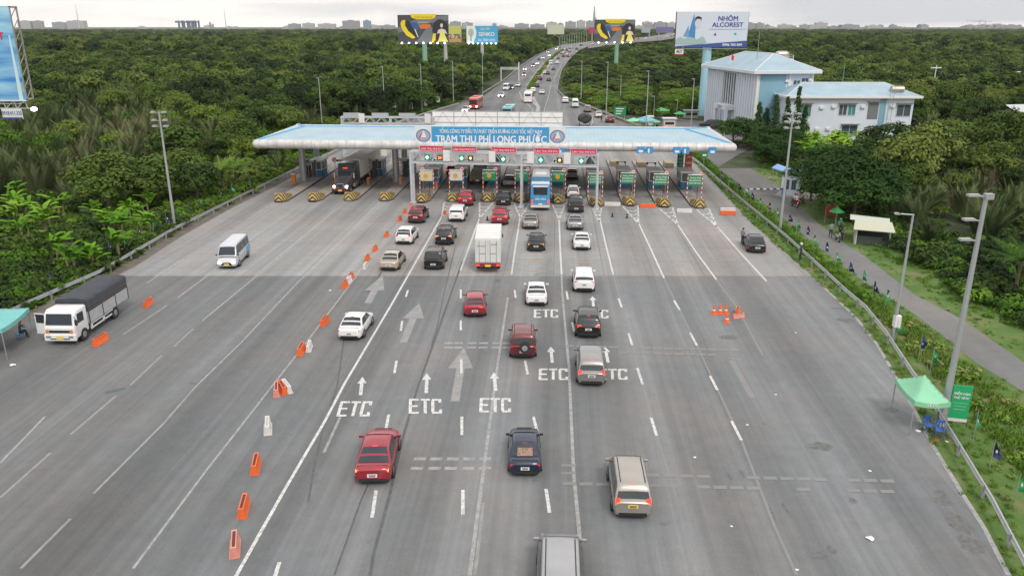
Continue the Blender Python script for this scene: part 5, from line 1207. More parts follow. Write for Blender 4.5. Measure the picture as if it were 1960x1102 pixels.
# ================================================================ lamp posts
POLE = mat('lamp_pole', (.40, .42, .44), .45, .4)
def mast(px0, py0, px1, py1, label, kind='flood', r=.16, group=None):
    """foot pixel, head pixel"""
    p = G(px0, py0); q = AtY(px1, py1, p.y); h_ = q.z
    t = empty('lamp_post', p); tag(t, label, 'lamp post', group)
    MB().cyl((0, 0, 0), (0, 0, h_), r, r*.55, n=12).build('pole', POLE, t)
    pbox('base_plate', t, -.28, .28, -.28, .28, 0, .06, POLE)
    FLM = mat('floodlight_body', (.36, .37, .38), .45, .3)
    if kind == 'flood':
        for k, z in enumerate((h_-.1, h_-.95, h_-1.6)):
            a = MB().b2(-.75, .75, -.03, .03, z-.03, z+.03).build('crossarm', POLE, t)
            for sx in (-1, 1):
                g = MB(); g.box((sx*.62, -.12, z+.06), (.42, .45, .18)); o = g.build('floodlight', FLM, a)
    elif kind == 'three':
        for k, z in enumerate((h_, h_-1.3, h_-2.4)):
            g = MB(); g.tube([(0, 0, z-.05), (-.45, 0, z+.04)], .05); g.b2(-1.0, -.4, -.16, .16, z, z+.12); g.build('floodlight', FLM, t)
        g = MB(); g.b2(-.1, .35, -.15, .15, h_-.15, h_+.15); g.build('floodlight', FLM, t)
    elif kind == 'arm':
        g = MB(); g.tube([(0, 0, h_-.05), (-.9, 0, h_+.02)], .06); g.build('arm', POLE, t); g = MB(); g.loft([rr_ring(-.15, .15, 0, .12, .04)]*1+[rr_ring(.15, .15, 0, .12, .04)], caps=True); g.v = [(x-1.15+0, y, z+h_-.02) for x, y, z in g.v]; g.build('lamp_head', FLM, t)
    else:
        pbox('lamp_head', t, -.5, .1, -.12, .12, h_-.02, h_+.12, FLM)
    return t
mast(335, 436, 302, 214, 'tall floodlight mast behind the left guardrail'); mast(1493, 440, 1515, 217, 'tall floodlight mast on the right verge near the guard hut')
mast(1803, 812, 1886, 376, 'tall triple floodlight mast rising behind the green tent', 'three', .2)
m_ = mast(1708, 652, 1742, 410, 'single-armed lamp post with a white box on its pole', 'arm', .13); pbox('control_box', m_, -.12, .32, -.2, .2, 1.1, 2.0, WHITE, .02)
for k, a in enumerate([(617, 246, 609, 150), (737, 226, 732, 128), (808, 216, 806, 124), (868, 198, 868, 118), (1160, 224, 1163, 120), (1112, 196, 1112, 118), (1187, 196, 1188, 145), (1236, 248, 1247, 137), (1322, 248, 1331, 152), (1250, 240, 1254, 185), (1294, 240, 1296, 192)]):
    mast(*a, ['lamp post beside the left end of the canopy roof', 'lamp post behind the rear gantry', 'lamp post under the dark billboard with the yellow crest', 'lamp post between the dark billboard and the blue billboard', 'lamp post in the scrub behind the parked roadside vehicles', 'lamp post at the bend of the right guardrail', 'short post in the scrub below the right dark billboard', 'lamp post over the roadside tents', 'lamp post left of the office building', 'thin post between the roadside tents', 'thin post by the umbrellas left of the office'][k], 'small', .13 if k < 9 else .06)
mast(924, 182, 924, 88, 'thin lamp post below the blue billboard', 'small', .12)
for k in range(12):     # posts along the bridge
    f = k/11; px = 1084+f*52; p = GD(1080+f*50, 98-f*17); p = p+Vector((-3, 10, 0))
    q = AtY(px, 84-f*22, p.y)
    t = empty('lamp_post', p); tag(t, 'slender lamp post in the row along the bridge', 'lamp post', 'lamp posts along the bridge')
    MB().cyl((0, 0, 0), (0, 0, 10), .22, .14, n=6).build('pole', POLE, t); pbox('lamp_head', t, -1.6, .1, -.2, .2, 9.95, 10.15, POLE)
# bridge piers
for i in range(1, len(BRIDGE_C)-1):
    c = BRIDGE_C[i]; d = (BRIDGE_C[i+1]-BRIDGE_C[i-1]).normalized(); n_ = Vector((-d.y, d.x, 0))
    t = empty('bridge_pier', (c.x, c.y, 0)); tag(t, 'pale concrete pier under the curving bridge', 'pier', 'piers of the bridge'); t.rotation_euler = (0, 0, math.atan2(n_.y, n_.x))
    pbox('pier_cap', t, -12.5, 12.5, -1, 1, c.z-3.0, c.z-1.65, CONC2); pbox('pier_shaft', t, 6, 9, -.8, .8, 0, c.z-3.0, CONC2); pbox('pier_shaft', t, -9, -6, -.8, .8, 0, c.z-3.0, CONC2)
def parapet(side, name, label):
    g = MB(); rows = []
    o = side[0].copy()
    for p in side: q = p-o; rows.append([q+Vector((0, 0, -1.5)), q+Vector((0, 0, 1.0)), q+Vector((.35, .1, 1.0)), q+Vector((.35, .1, -1.5))])
    g.loft(rows, sm=False); ob = g.build(name, CONC2, None, o); tag(ob, label, 'parapet')
parapet(brr, 'bridge_parapet', 'pale concrete parapet on the near side of the far bridge'); parapet(bl, 'bridge_parapet', 'pale concrete parapet on the far side of the far bridge')
# small road gantry at the left of the ramp
p = GD(959, 155); q = GD(994, 130); t = empty('road_gantry', p); tag(t, 'slim white road gantry on the left side of the ramp', 'gantry')
h_ = AtY(959, 129, p.y).z; w_ = AtY(993, 131, p.y).x-p.x
pbox('beam', t, 0, w_, -.3, .3, h_-.9, h_-.6, WHITE); pbox('beam', t, 0, w_, -.3, .3, h_-.2, h_, WHITE); MB().cyl((0, 0, 0), (0, 0, h_), .22, n=8).build('post', WHITE, t); MB().cyl((w_, 0, 0), (w_, 0, h_+2), .22, n=8).build('post', WHITE, t)

# ================================================================ billboards
def board(name_lbl, px0, py0, px1, py1, D, pole_px, pole_m, yaw=0, pole_r=.9, thick=1.2, face=None, lights=0, frame=True, cat='billboard', polew=None, fdark=None, z0pole=0):
    a = AtY(px0, (py0+py1)/2, D); b = AtY(px1, (py0+py1)/2, D); zt, zb = AtY(px0, py0, D).z, AtY(px0, py1, D).z
    w = (b.x-a.x)/math.cos(yaw); c = (a+b)/2
    t = empty('billboard', (c.x, D, 0), yaw); tag(t, name_lbl, cat)
    f = MB().b2(-w/2, w/2, -.06, 0, zb, zt).build('board_face', face or WHITE, t)
    g = MB()
    for k in range(7):
        x = -w/2+w*k/6; g.b2(x-.08, x+.08, .0, .16, zb, zt)
    g.b2(-w/2, w/2, thick-.1, thick, zb, zb+.2); g.b2(-w/2, w/2, thick-.1, thick, zt-.2, zt); 
    for sx in (-1, 1):
        g.b2(sx*w/2-.08, sx*w/2+.08, 0, thick, zt-.12, zt); g.b2(sx*w/2-.08, sx*w/2+.08, 0, thick, zb, zb+.12); g.b2(sx*w/2-.08, sx*w/2+.08, thick-.12, thick, zb, zt)
        n = 8
        for k in range(n): z_0 = zb+(zt-zb)*k/n; z_1 = zb+(zt-zb)*(k+1)/n; g.tube([(sx*w/2, .05, z_0), (sx*w/2, thick-.05, z_1)], .05, 4)
    g.build('back_frame', fdark or mat('frame_dark', (.12, .12, .13), .6), t)
    g = MB(); g.b2(-w/2, w/2, -1.3, -1.2, zb-.35, zb-.25)
    for k in range(5): x = -w/2+w*(k+.1)/4.2; g.b2(x-.05, x+.05, -1.3, .2, zb-.35, zb-.27)
    g.build('catwalk', STEEL, t)
    px_x = (AtY(pole_px, 120, D).x-c.x); MB().cyl((px_x, pole_r+.25, z0pole), (px_x, pole_r+.25, zb+(zt-zb)*.3), pole_r, pole_r*.85, n=16).build('pole', pole_m, t)
    for k in range(lights):
        x = -w/2+w*(k+.5)/lights
        l_ = MB(); l_.sphere((x, -1.35, zb-.15), .30, 8, 6); l_.build('spotlight', mat('spotlight_lit', (1, 1, 1), .3, emit=8, ecol=(1, 1, .97)), t)
    return t, f, w, zb, zt
GP = mat('pole_green', (.20, .36, .27), .5); LBP = mat('pole_pale_blue', (.33, .56, .68), .5, noise=.06); GYP = mat('pole_grey', (.42, .43, .44), .5)
DG = mat('ad_dark_grey', (.055, .06, .07), .5); CY_ = mat('ad_yellow', (.75, .58, .02), .5); CB = mat('ad_blue', (.03, .10, .28), .5); CO = mat('ad_orange', (.62, .16, .03), .5); CSK = mat('ad_skin', (.66, .54, .50), .5); CBK = mat('ad_black', (.02, .02, .025), .5); CW = mat('ad_white', (.72, .73, .74), .5); CG2 = mat('ad_grey_streak', (.16, .17, .19), .5)
def pf(f, name, pts, m, off, w, zb, zt):
    """flat printed shape on a board face; pts in 0..1 board coordinates"""
    g = MB(); g.poly([(-w/2+x*w, -.06-off, zb+y*(zt-zb)) for x, y in pts]); return g.build(name, m, f)
def ell(cx, cy, rx, ry, n=18, a0=0): return [(cx+rx*math.cos(a0+k*2*math.pi/n), cy+ry*math.sin(a0+k*2*math.pi/n)) for k in range(n)]
def massage_ad(lbl, *a, **k):
    t, f, w, zb, zt = board(lbl, *a, face=DG, **k); q = (w, zb, zt)
    pf(f, 'printed_streak', [(0, .55), (.3, .8), (.75, .95), (1, .98), (1, .8), (.6, .7), (.3, .5), (0, .35)], CG2, .02, *q); pf(f, 'printed_streak', [(.35, 0), (.7, 0), (.85, .45), (.6, .6)], CG2, .02, *q)
    pf(f, 'printed_crest', [(.24, 1.03), (.78, 1.03), (.74, .90), (.66, .84), (.36, .84), (.28, .90)], CY_, .05, *q)
    pf(f, 'printed_seat', [(.05, .68), (.08, .80), (.15, .82), (.14, .62), (.2, .42), (.30, .28), (.34, .18), (.28, .14), (.16, .26), (.08, .48)], CY_, .04, *q)
    pf(f, 'printed_seat_inner', [(.15, .80), (.24, .76), (.28, .58), (.34, .45), (.40, .24), (.34, .2), (.22, .40), (.15, .6)], CBK, .05, *q)
    pf(f, 'printed_seat_shell', [(.24, .72), (.36, .74), (.42, .62), (.40, .45), (.30, .50)], CB, .06, *q); pf(f, 'printed_seat_line', [(.32, .5), (.345, .48), (.40, .2), (.385, .2)], CW, .07, *q)
    pf(f, 'printed_tag', [(.42, .62), (.50, .66), (.64, .66), (.66, .58), (.58, .5), (.44, .50)], CO, .05, *q); pf(f, 'printed_line', [(.40, .76), (.62, .76), (.62, .71), (.40, .71)], mat('ad_olive', (.35, .33, .18), .5), .05, *q)
    pf(f, 'printed_arch', ell(.84, .45, .16, .40), CBK, .03, *q)
    pf(f, 'printed_hair', ell(.865, .62, .055, .17), CBK, .05, *q); pf(f, 'printed_face', ell(.868, .62, .028, .075), CSK, .07, *q)
    pf(f, 'printed_shoulders', [(.77, .30), (.80, .46), (.85, .50), (.89, .50), (.94, .46), (.98, .30), (.93, .34), (.80, .34)], CSK, .06, *q)
    pf(f, 'printed_dress', [(.79, .03), (.83, .28), (.83, .42), (.92, .42), (.93, .28), (.99, .03)], mat('ad_pale_yellow', (.72, .66, .18), .5), .08, *q); pf(f, 'printed_cushion', [(.66, 0), (.70, .34), (.75, .32), (.74, .1), (.70, 0)], CY_, .07, *q)
    text('GHẾ MASSAGE', f, (w*.01, -.13, zb+(zt-zb)*.93), 1.0, mat('ad_brown', (.25, .18, .03), .5), width=w*.36)
    return t
massage_ad('large dark billboard with a yellow crest on a green pole, left of the expressway', 762, 29, 858, 82, 330, 813, GP, lights=7, pole_r=1.1)
massage_ad('dark billboard with a yellow crest on a green pole, right of the expressway', 1138, 38, 1215, 81, 410, 1180, GP, lights=5, pole_r=1.1)
t, f, w, zb, zt = board('pale yellow billboard with purple figures half behind the large dark one', 852, 50, 883, 81, 372, 853, GYP, face=mat('ad_lime', (.50, .52, .14), .5)); text('2.7%', f, (w*.1, -.12, zb+(zt-zb)*.35), 2.9, mat('ad_purple', (.20, .03, .22), .5), bold=.08); pf(f, 'printed_band', [(0, 0), (1, 0), (1, .18), (0, .24)], mat('ad_sand', (.50, .30, .14), .5), .03, w, zb, zt)
t, f, w, zb, zt = board('bright blue billboard lettered SENKO with a white fan picture', 893, 50, 953, 83, 460, 923, GYP, face=mat('ad_cyan', (.06, .36, .60), .5), lights=7, pole_r=1.0)
pf(f, 'printed_panel', [(0, 0), (.2, 0), (.3, .35), (.32, .65), (.26, 1), (0, 1)], CW, .03, w, zb, zt); pf(f, 'printed_fan', ell(.14, .62, .09, .22), mat('ad_mint', (.35, .48, .42), .5), .05, w, zb, zt); pf(f, 'printed_fan_stem', [(.12, .1), (.16, .1), (.155, .45), (.125, .45)], mat('ad_teal', (.12, .33, .35), .5), .05, w, zb, zt)
text('SENKO', f, (w*.14, -.12, zb+(zt-zb)*.52), 2.9, TXTW, bold=.06, width=w*.5); text('Gió Thiên nhiên', f, (w*.14, -.12, zb+(zt-zb)*.20), 1.9, TXTW, width=w*.55); text('Quạt điện', f, (w*.1, -.12, zb+(zt-zb)*.82), 1.6, TXTW, width=w*.3)
t, f, w, zb, zt = board('pale cream billboard far beyond the ramp', 1048, 48, 1080, 66, 880, 1061, GYP, face=mat('ad_cream', (.50, .52, .40), .6), pole_r=1.0)
board('small crimson billboard left of the right dark billboard', 1127, 53, 1137, 64, 900, 1132, GYP, face=mat('ad_crimson', (.45, .03, .10), .6), pole_r=.6)
board('small violet and orange billboard behind the far bridge', 1256, 52, 1289, 63, 1500, 1258, GYP, face=mat('ad_violet', (.14, .12, .28), .6), pole_r=.9)
board('small blue-grey billboard over the far bridge traffic', 1228, 53, 1245, 63, 1400, 1240, GYP, face=mat('ad_slate', (.30, .36, .40), .6), pole_r=.9)
t, f, w, zb, zt = board('white billboard lettered NHÔM ALCOREST on a thick pale blue pole', 1295, 23, 1430, 91, 205, 1354, LBP, yaw=-.06, face=mat('ad_pale', (.55, .60, .68), .5), pole_r=1.25, thick=1.6, lights=0)
ABL = mat('ad_royal', (.035, .07, .28), .5); text('NHÔM', f, (w*.215, -.14, zb+(zt-zb)*.83), 1.6, ABL, bold=.03, width=w*.27); text('ALCOREST', f, (w*.215, -.14, zb+(zt-zb)*.64), 1.5, ABL, bold=.03, width=w*.43)
pf(f, 'printed_footer', [(0, 0), (1, 0), (1, .19), (.5, .11), (0, .03)], ABL, .05, w, zb, zt); text('0906 702 059', f, (w*.3, -.14, zb+(zt-zb)*.075), .75, TXTW, bold=.02, width=w*.27)
pf(f, 'printed_line', [(.46, .52), (.97, .52), (.97, .50), (.46, .50)], mat('ad_lilac', (.35, .36, .50), .5), .04, w, zb, zt); pf(f, 'printed_tower', [(.16, .25), (.24, .95), (.27, .55), (.27, .25)], mat('ad_azure', (.05, .22, .48), .5), .04, w, zb, zt)
pf(f, 'printed_tower', [(.10, .3), (.17, .62), (.19, .3)], mat('ad_steel', (.16, .30, .42), .5), .05, w, zb, zt); pf(f, 'printed_skyline', [(0, .08), (0, .22), (.06, .3), (.12, .24), (.2, .30), (.30, .22), (.38, .32), (.43, .16), (.45, .09)], mat('ad_seafoam', (.30, .42, .40), .5), .06, w, zb, zt)
pf(f, 'printed_head', ell(.30, .68, .045, .14), mat('ad_face', (.55, .55, .58), .5), .06, w, zb, zt); pf(f, 'printed_hair', [(.255, .72), (.26, .85), (.30, .88), (.345, .84), (.345, .74), (.33, .80), (.28, .80)], CBK, .08, w, zb, zt)
pf(f, 'printed_logo', [(.53, .32), (.55, .42), (.57, .32), (.56, .34), (.54, .34)], CBK, .05, w, zb, zt); pf(f, 'printed_logo', ell(.83, .38, .018, .035), mat('ad_green', (.10, .35, .28), .5), .05, w, zb, zt)
t2 = empty('hanging_sign', (AtY(1300, 99, 204).x, 204, 0)); tag(t2, 'small red-framed white sign hanging under the left end of the white billboard', 'sign')
q = AtY(1300, 99, 204); b = pbox('panel', t2, -1.05, 1.05, -.05, .05, q.z-.6, q.z+.5, WHITE); pbox('red_edge', b, -1.15, 1.15, -.03, .03, q.z-.8, q.z-.6, REDP); text('ALT', b, (0, -.07, q.z), .8, CBK, bold=.05)
g = MB(); g.tube([(-.8, 0, q.z+.5), (-.8, 0, q.z+1.4)], .04); g.tube([(.8, 0, q.z+.5), (.8, 0, q.z+1.4)], .04); g.build('hanger', STEEL, t2)
# nearest billboard, cut by the left edge of the frame
def sky_print():
    m = bpy.data.materials.new('ad_sky_print'); m.use_nodes = True; t = m.node_tree; b = t.nodes['Principled BSDF']; L = t.links.new
    tc = N(t, 'ShaderNodeTexCoord'); mp_ = N(t, 'ShaderNodeMapping'); mp_.inputs['Rotation'].default_value = (0, R(25), 0); mp_.inputs['Scale'].default_value = (.10, 1, .75); L(tc.outputs['Object'], mp_.inputs[0])
    n_ = N(t, 'ShaderNodeTexNoise'); n_.inputs['Scale'].default_value = 1.0; n_.inputs['Detail'].default_value = 3; L(mp_.outputs[0], n_.inputs[0])
    c_ = N(t, 'ShaderNodeValToRGB'); L(n_.outputs[0], c_.inputs[0]); e = c_.color_ramp.elements; e[0].position = .35; e[0].color = (.03, .22, .55, 1); e[1].position = .66; e[1].color = (.35, .62, .75, 1)
    L(c_.outputs[0], b.inputs['Base Color']); b.inputs['Roughness'].default_value = .4; return m
t, f, w, zb, zt = board('huge blue billboard cut off by the left edge of the photo', -240, 12, 33, 192, 95, -110, GYP, yaw=.0, face=sky_print(), pole_r=.9, thick=1.5, fdark=mat('frame_rusty', (.30, .27, .26), .6, noise=.2))
pf(f, 'printed_light_band', [(.955, .0), (.985, 0), (.975, .7), (.965, .7)], mat('ad_ice', (.50, .68, .74), .5), .03, w, zb, zt); pf(f, 'printed_flame', [(.982, .1), (.99, .1), (.988, .2), (.984, .2)], mat('ad_gold', (.6, .42, .1), .5), .04, w, zb, zt); text('T', f, (w/2-1.45, -.1, zb+(zt-zb)*.69), 1.1, REDP, bold=.04)
MB().b2(-w/2, w/2, -.1, .1, zb-.12, zb+.02).build('white_edge', WHITE, f)
g = MB(); 
for k in range(8): x = w/2-k*1.3; g.tube([(x, 0, zb-.9), (x-.6, .6, zb-.1), (x-1.2, 0, zb-.9)], .05, 4)
g.b2(-w/2, w/2+.6, -.06, .06, zb-1.0, zb-.88); g.build('lower_truss', STEEL, t)
g = MB(); g.sphere((w/2+.9, -.3, zb-1.0), .34, 10, 8, .7); g.build('spotlight', mat('spotlight_lit', (1, 1, 1), .3, emit=8), t)
q0, q1 = AtY(3, 208, 95), AtY(45, 228, 95); ps = pbox('phone_panel', t, q0.x-t.location.x, q1.x-t.location.x, -.1, 0, q1.z, q0.z, WHITE); MB().b2(q0.x-t.location.x, q1.x-t.location.x, -.12, -.1, q1.z, q1.z+.2).build('panel_foot', ABL, ps)
text('0918.411.325', ps, ((q0.x+q1.x)/2-t.location.x, -.115, (q0.z+q1.z)/2+.1), .62, mat('ink_navy', (.06, .10, .25), .5), bold=.01, width=2.3)

# ================================================================ office building
WALL = mat('office_wall', (.58, .65, .76), .7, noise=.06, nscale=.3); WALL2 = mat('annex_wall', (.60, .66, .74), .7, noise=.05, nscale=.3); ROOF2 = mat('office_roof', (.28, .385, .45), .5, noise=.12, nscale=.4); TRIM = mat('office_trim', (.60, .62, .66), .6); LBW = mat('office_light_blue', (.20, .37, .47), .7); DKW = mat('window_dark', (.07, .10, .12), .15); DOORB = mat('door_tan', (.42, .36, .28), .6)
th = math.atan2(.15, .989)
B0 = Vector((50.7, 167.6, 0)); ob_ = empty('office_building', B0, th); tag(ob_, 'three-storey pale blue office building with white ribs and hipped blue roof', 'building')
Wm, Dm, E = 12.4, 26.5, 12.6
pbox('wall', ob_, 0, Wm, 0, Dm, 0, E, WALL); pbox('cornice', ob_, -1.3, Wm+1.3, -1.3, Dm+1.3, E, E+.65, TRIM, .06)
g = MB(); x0, x1, y0, y1 = -1.2, Wm+1.2, -1.2, Dm+1.2; zr = 16.4; hr = (x1-x0)/2
g.add([(x0, y0, E+.6), (x1, y0, E+.6), (x1, y1, E+.6), (x0, y1, E+.6), ((x0+x1)/2, y0+hr, zr), ((x0+x1)/2, y1-hr, zr)], [(0, 1, 4), (1, 2, 5, 4), (2, 3, 5), (3, 0, 4, 5)]); rf_ = g.build('roof', ROOF2, ob_)
g = MB()
for a, b in (((x0, y0, E+.6), ((x0+x1)/2, y0+hr, zr)), ((x1, y0, E+.6), ((x0+x1)/2, y0+hr, zr)), ((x1, y1, E+.6), ((x0+x1)/2, y1-hr, zr)), ((x0, y1, E+.6), ((x0+x1)/2, y1-hr, zr)), (((x0+x1)/2, y0+hr, zr), ((x0+x1)/2, y1-hr, zr))): g.tube([a, b], .12, 6)
g.build('ridge_cap', TRIM, rf_)
y = .5
while y < Dm:
    if not (9.5 < y < 16.5): pbox('wall_rib', ob_, -.20, .02, y-.16, y+.16, 0, E, TRIM)
    y += 1.25
for k in range(6): y = 9.9+k*1.25; pbox('window', ob_, -.10, .02, y-.05, y+.95, 5.3, E-.5, DKW)
g = MB()
for k in range(7): y = 9.7+k*1.25-.12; g.b2(-.26, .02, y-.13, y+.13, 4.9, E)
g.build('front_rib', TRIM, ob_)
po = pbox('porch', ob_, -2.2, .0, 9.6, 15.8, 4.3, 5.4, TRIM, .05)
for y in (9.9, 15.5): pbox('porch_column', ob_, -2.1, -1.5, y-.3, y+.3, 0, 4.3, WALL)
pbox('entrance', ob_, -.06, .03, 11.2, 14.4, 0, 4.0, DOORB); pbox('door', ob_, -.10, -.065, 12.2, 13.4, 0, 2.4, DKW)
for sgn, tx in ((0, 'TỔNG CÔNG TY'), (1, 'VĂN PHÒNG')): o = text(tx, po, (-2.23, 12.7, 5.1-.4*sgn), .36, mat('ink_brown', (.2, .08, .06), .6), R(-90), bold=.01)
# right face
pbox('blue_bay', ob_, .8, 6.5, -.06, .0, 3.0, E-.1, LBW); pbox('window', ob_, 8.2, 9.6, -.08, .02, 9.2, 11.2, DKW); pbox('window_frame', ob_, 8.85, 8.95, -.11, -.085, 9.2, 11.2, WHITE); 
for k in range(2): pbox('window', ob_, 10.0+k*.85, 10.7+k*.85, -.08, .02, 9.4, 11.6, DKW)
g = MB()
for x in (.2, 7.2, 12.2): g.b2(x-.25, x+.25, -.28, .02, 0, E)
g.build('pilaster', WHITE, ob_)
g = MB()     # outside stair
for k in range(14): g.b2(1.0+k*.32, 1.35+k*.32, -2.0, -.8, 4.4+k*.28-.05, 4.4+k*.28)
g.tube([(1.0, -2.0, 5.3), (5.5, -2.0, 9.2)], .04); g.tube([(1.0, -2.0, 4.4), (5.5, -2.0, 8.3)], .07)
for k in range(14): g.b2(1.0+k*.32, 1.35+k*.32, -3.3, -2.1, 4.3-k*.28-.05, 4.3-k*.28) if 4.3-k*.28 > .3 else None
g.build('outside_stair', DGRN, ob_)
for x, z in ((6.2, 10.9), (11.3, 11.1)): pbox('air_conditioner', ob_, x, x+.8, -.4, -.06, z, z+.5, WHITE)
# roof tank on its platform
t = empty('water_tank', PF(B0, 0, 0)+Vector((9.8, 15.5, 0))); tag(t, 'steel water tank on a railed platform on the office roof', 'water tank')
bz = 14.9
g = MB(); g.b2(-2.2, 2.2, -1.6, 1.6, bz, bz+.12)
for x in (-2.1, 2.1):
    for y in (-1.5, 1.5): g.cyl((x, y, bz-1.8), (x, y, bz+.95), .06, n=6)
for z in (bz+.5, bz+.95): g.tube([(-2.1, -1.5, z), (2.1, -1.5, z), (2.1, 1.5, z), (-2.1, 1.5, z), (-2.1, -1.5, z)], .03, 4)
g.build('platform', WHITE, t); g = MB(); g.cyl((-.8, 0, bz+1.05), (.8, 0, bz+1.05), .75, n=18); g.sphere((-.8, 0, bz+1.05), .74, 16, 8, 1); g.sphere((.8, 0, bz+1.05), .74, 16, 8, 1); g.build('tank', mat('tank_steel', (.45, .40, .36), .3, .7), t)
t = empty('flagpole', AtY(1399, 118, 180)*1.0); t.location.z = 12.8; tag(t, 'red flag on a short pole on the office roof edge', 'flag'); MB().cyl((0, 0, 0), (0, 0, 3.2), .05, n=6).build('pole', WHITE, t); g = MB(); g.add([(0, -.03, 3.2), (0, -.03, 2.1), (.55, .02, 1.9), (.65, .04, 2.9)], [(0, 1, 2, 3)]); g.add([(0, .0, 3.2), (0, .0, 2.1), (.55, .05, 1.9), (.65, .07, 2.9)], [(3, 2, 1, 0)]); g.build('cloth', mat('flag_red', (.55, .02, .03), .7), t)
for a, b, lb in (((1450, 104), (1452, 60), 'tall greenish mast behind the office roof'), ((1613, 156), (1615, 122), 'thin antenna rod over the annex roof')):
    q0 = AtY(*a, 176); q1 = AtY(*b, 176); t = empty('antenna_mast', (q0.x, 176, q0.z-2)); tag(t, lb, 'antenna'); MB().cyl((0, 0, 0), (0, 0, q1.z-q0.z+2), .07, .04, n=6).build('pole', GP, t); MB().b2(-.1, .1, -.1, .1, 0, .3).build('foot', GP, t)
# annex
A0 = Vector((55.5, 160.8, 0)); an = empty('annex_building', A0, R(-1.0)); tag(an, 'two-storey white annex with flat blue hipped roof right of the office building', 'building')
Wa, Da, Ea = 24.9, 11.0, 8.3
pbox('wall', an, 0, Wa, 0, Da, 0, Ea, WALL2); pbox('eaves', an, -.9, Wa+1.3, -.9, Da+.9, Ea, Ea+.45, WHITE, .04)
g = MB(); x0, x1, y0, y1 = -.8, Wa+1.0, -.8, Da+.8; zr = 11.0
g.add([(x0, y0, Ea+.4), (x1, y0, Ea+.4), (x1, y1, Ea+.4), (x0, y1, Ea+.4), (x0+5, (y0+y1)/2, zr), (x1-5, (y0+y1)/2, zr)], [(0, 1, 5, 4), (1, 2, 5), (2, 3, 4, 5), (3, 0, 4)]); rr_ = g.build('roof', ROOF2, an)
g = MB()
for a, b in (((x0, y0, Ea+.42), (x0+5, (y0+y1)/2, zr)), ((x1, y0, Ea+.42), (x1-5, (y0+y1)/2, zr)), ((x0+5, (y0+y1)/2, zr), (x1-5, (y0+y1)/2, zr))): g.tube([a, b], .09, 5)
g.build('ridge_cap', TRIM, rr_)
def awin(x0, x1, z0, z1, m=DKW, fr=True, louv=False):
    w_ = pbox('window', an, x0, x1, -.05, .02, z0, z1, m)
    if fr:
        g = MB(); t_ = .09
        for a in ((x0-t_, x0, z0-t_, z1+t_), (x1, x1+t_, z0-t_, z1+t_), (x0, x1, z0-t_, z0), (x0, x1, z1, z1+t_), ((x0+x1)/2-.04, (x0+x1)/2+.04, z0, z1)): g.b2(a[0], a[1], -.09, -.052, a[2], a[3])
        g.build('window_frame', WHITE, w_)
    pbox('canopy_slab', an, x0-.2, x1+.2, -.7, 0, z1+.25, z1+.38, mat('slab_brown', (.20, .17, .15), .7))
awin(1.8, 4.6, 4.7, 7.0, mat('window_green', (.10, .20, .20), .3)); awin(10.2, 11.7, 5.0, 7.0); awin(12.0, 13.4, 5.0, 7.0, mat('window_teal', (.05, .24, .26), .3)); awin(15.9, 18.0, 4.2, 7.4, mat('louvre_grey', (.16, .18, .18), .5), False); awin(21.7, 24.4, 4.8, 7.0); awin(11.2, 14.3, .9, 2.9)
awin(21.8, 23.4, 1.2, 2.6)
pbox('blue_bay', an, 18.2, 19.4, -.05, .02, 0, Ea, LBW)
for x, z in ((6.2, 6.2), (8.6, 6.4), (14.4, 6.4), (20.3, 6.5), (5.8, 1.9), (8.0, 2.0)): pbox('air_conditioner', an, x, x+.85, -.38, 0, z, z+.5, WHITE, .02)
g = MB(); g.tube([(19.6, -.9, 4), (19.6, -.9, 10.6)], .05); g.tube([(20.3, -.9, 4), (20.3, -.9, 10.6)], .05)
for k in range(14): g.tube([(19.6, -.9, 4.2+k*.45), (20.3, -.9, 4.2+k*.45)], .025, 4)
g.build('ladder', STEEL, an)
t = empty('water_tank', A0+Vector((21.8, 1.0, Ea+.9))); tag(t, 'shiny steel water tank lying on the annex roof', 'water tank'); g = MB(); g.cyl((-1.2, 0, .7), (1.2, 0, .7), .68, n=18); g.build('tank', MATS['tank_steel'], t); g = MB(); g.b2(-1, -.8, -.6, .6, -.4, .2); g.b2(.8, 1, -.6, .6, -.4, .2); g.build('saddle', STEEL, t)

# ================================================================ guard hut, gate, kiosk
p = G(1514, 374); t = empty('guard_hut', p, R(-30)); tag(t, 'small white guard hut with a blue folded roof under the round dark tree', 'hut')
pbox('wall', t, -1.2, 1.2, -1.1, 1.3, 0, 2.9, WALL2)
for x in (-.8, .1): pbox('window', t, x, x+.6, -1.13, -1.09, 1.0, 2.3, DKW)
pbox('window', t, -1.23, -1.19, -.6, .6, 1.0, 2.3, mat('window_blue', (.05, .2, .4), .3))
g = MB(); g.add([(-2.6, -1.6, 3.7), (0, -1.4, 3.0), (0, 1.8, 3.0), (-2.6, 1.8, 3.7), (-2.6, -1.6, 3.85), (0, -1.4, 3.15), (0, 1.8, 3.15), (-2.6, 1.8, 3.85)], [(0, 1, 2, 3), (7, 6, 5, 4), (0, 4, 5, 1), (2, 6, 7, 3), (3, 7, 4, 0)]); g.add([(2.2, -1.6, 3.9), (0, -1.4, 3.0), (0, 1.8, 3.0), (2.2, 1.8, 3.9), (2.2, -1.6, 4.05), (0, -1.4, 3.15), (0, 1.8, 3.15), (2.2, 1.8, 4.05)], [(3, 2, 1, 0), (4, 5, 6, 7), (1, 5, 4, 0), (3, 7, 6, 2), (0, 4, 7, 3)]); g.build('roof', mat('hut_roof_blue', (.16, .30, .55), .5), t)
MB().cyl((-2.4, -1.2, 0), (-2.4, -1.2, 3.6), .06, n=8).build('roof_post', STEEL, t); pbox('plinth', t, -1.8, 4.4, -1.9, 1.9, 0, .22, CONC2)
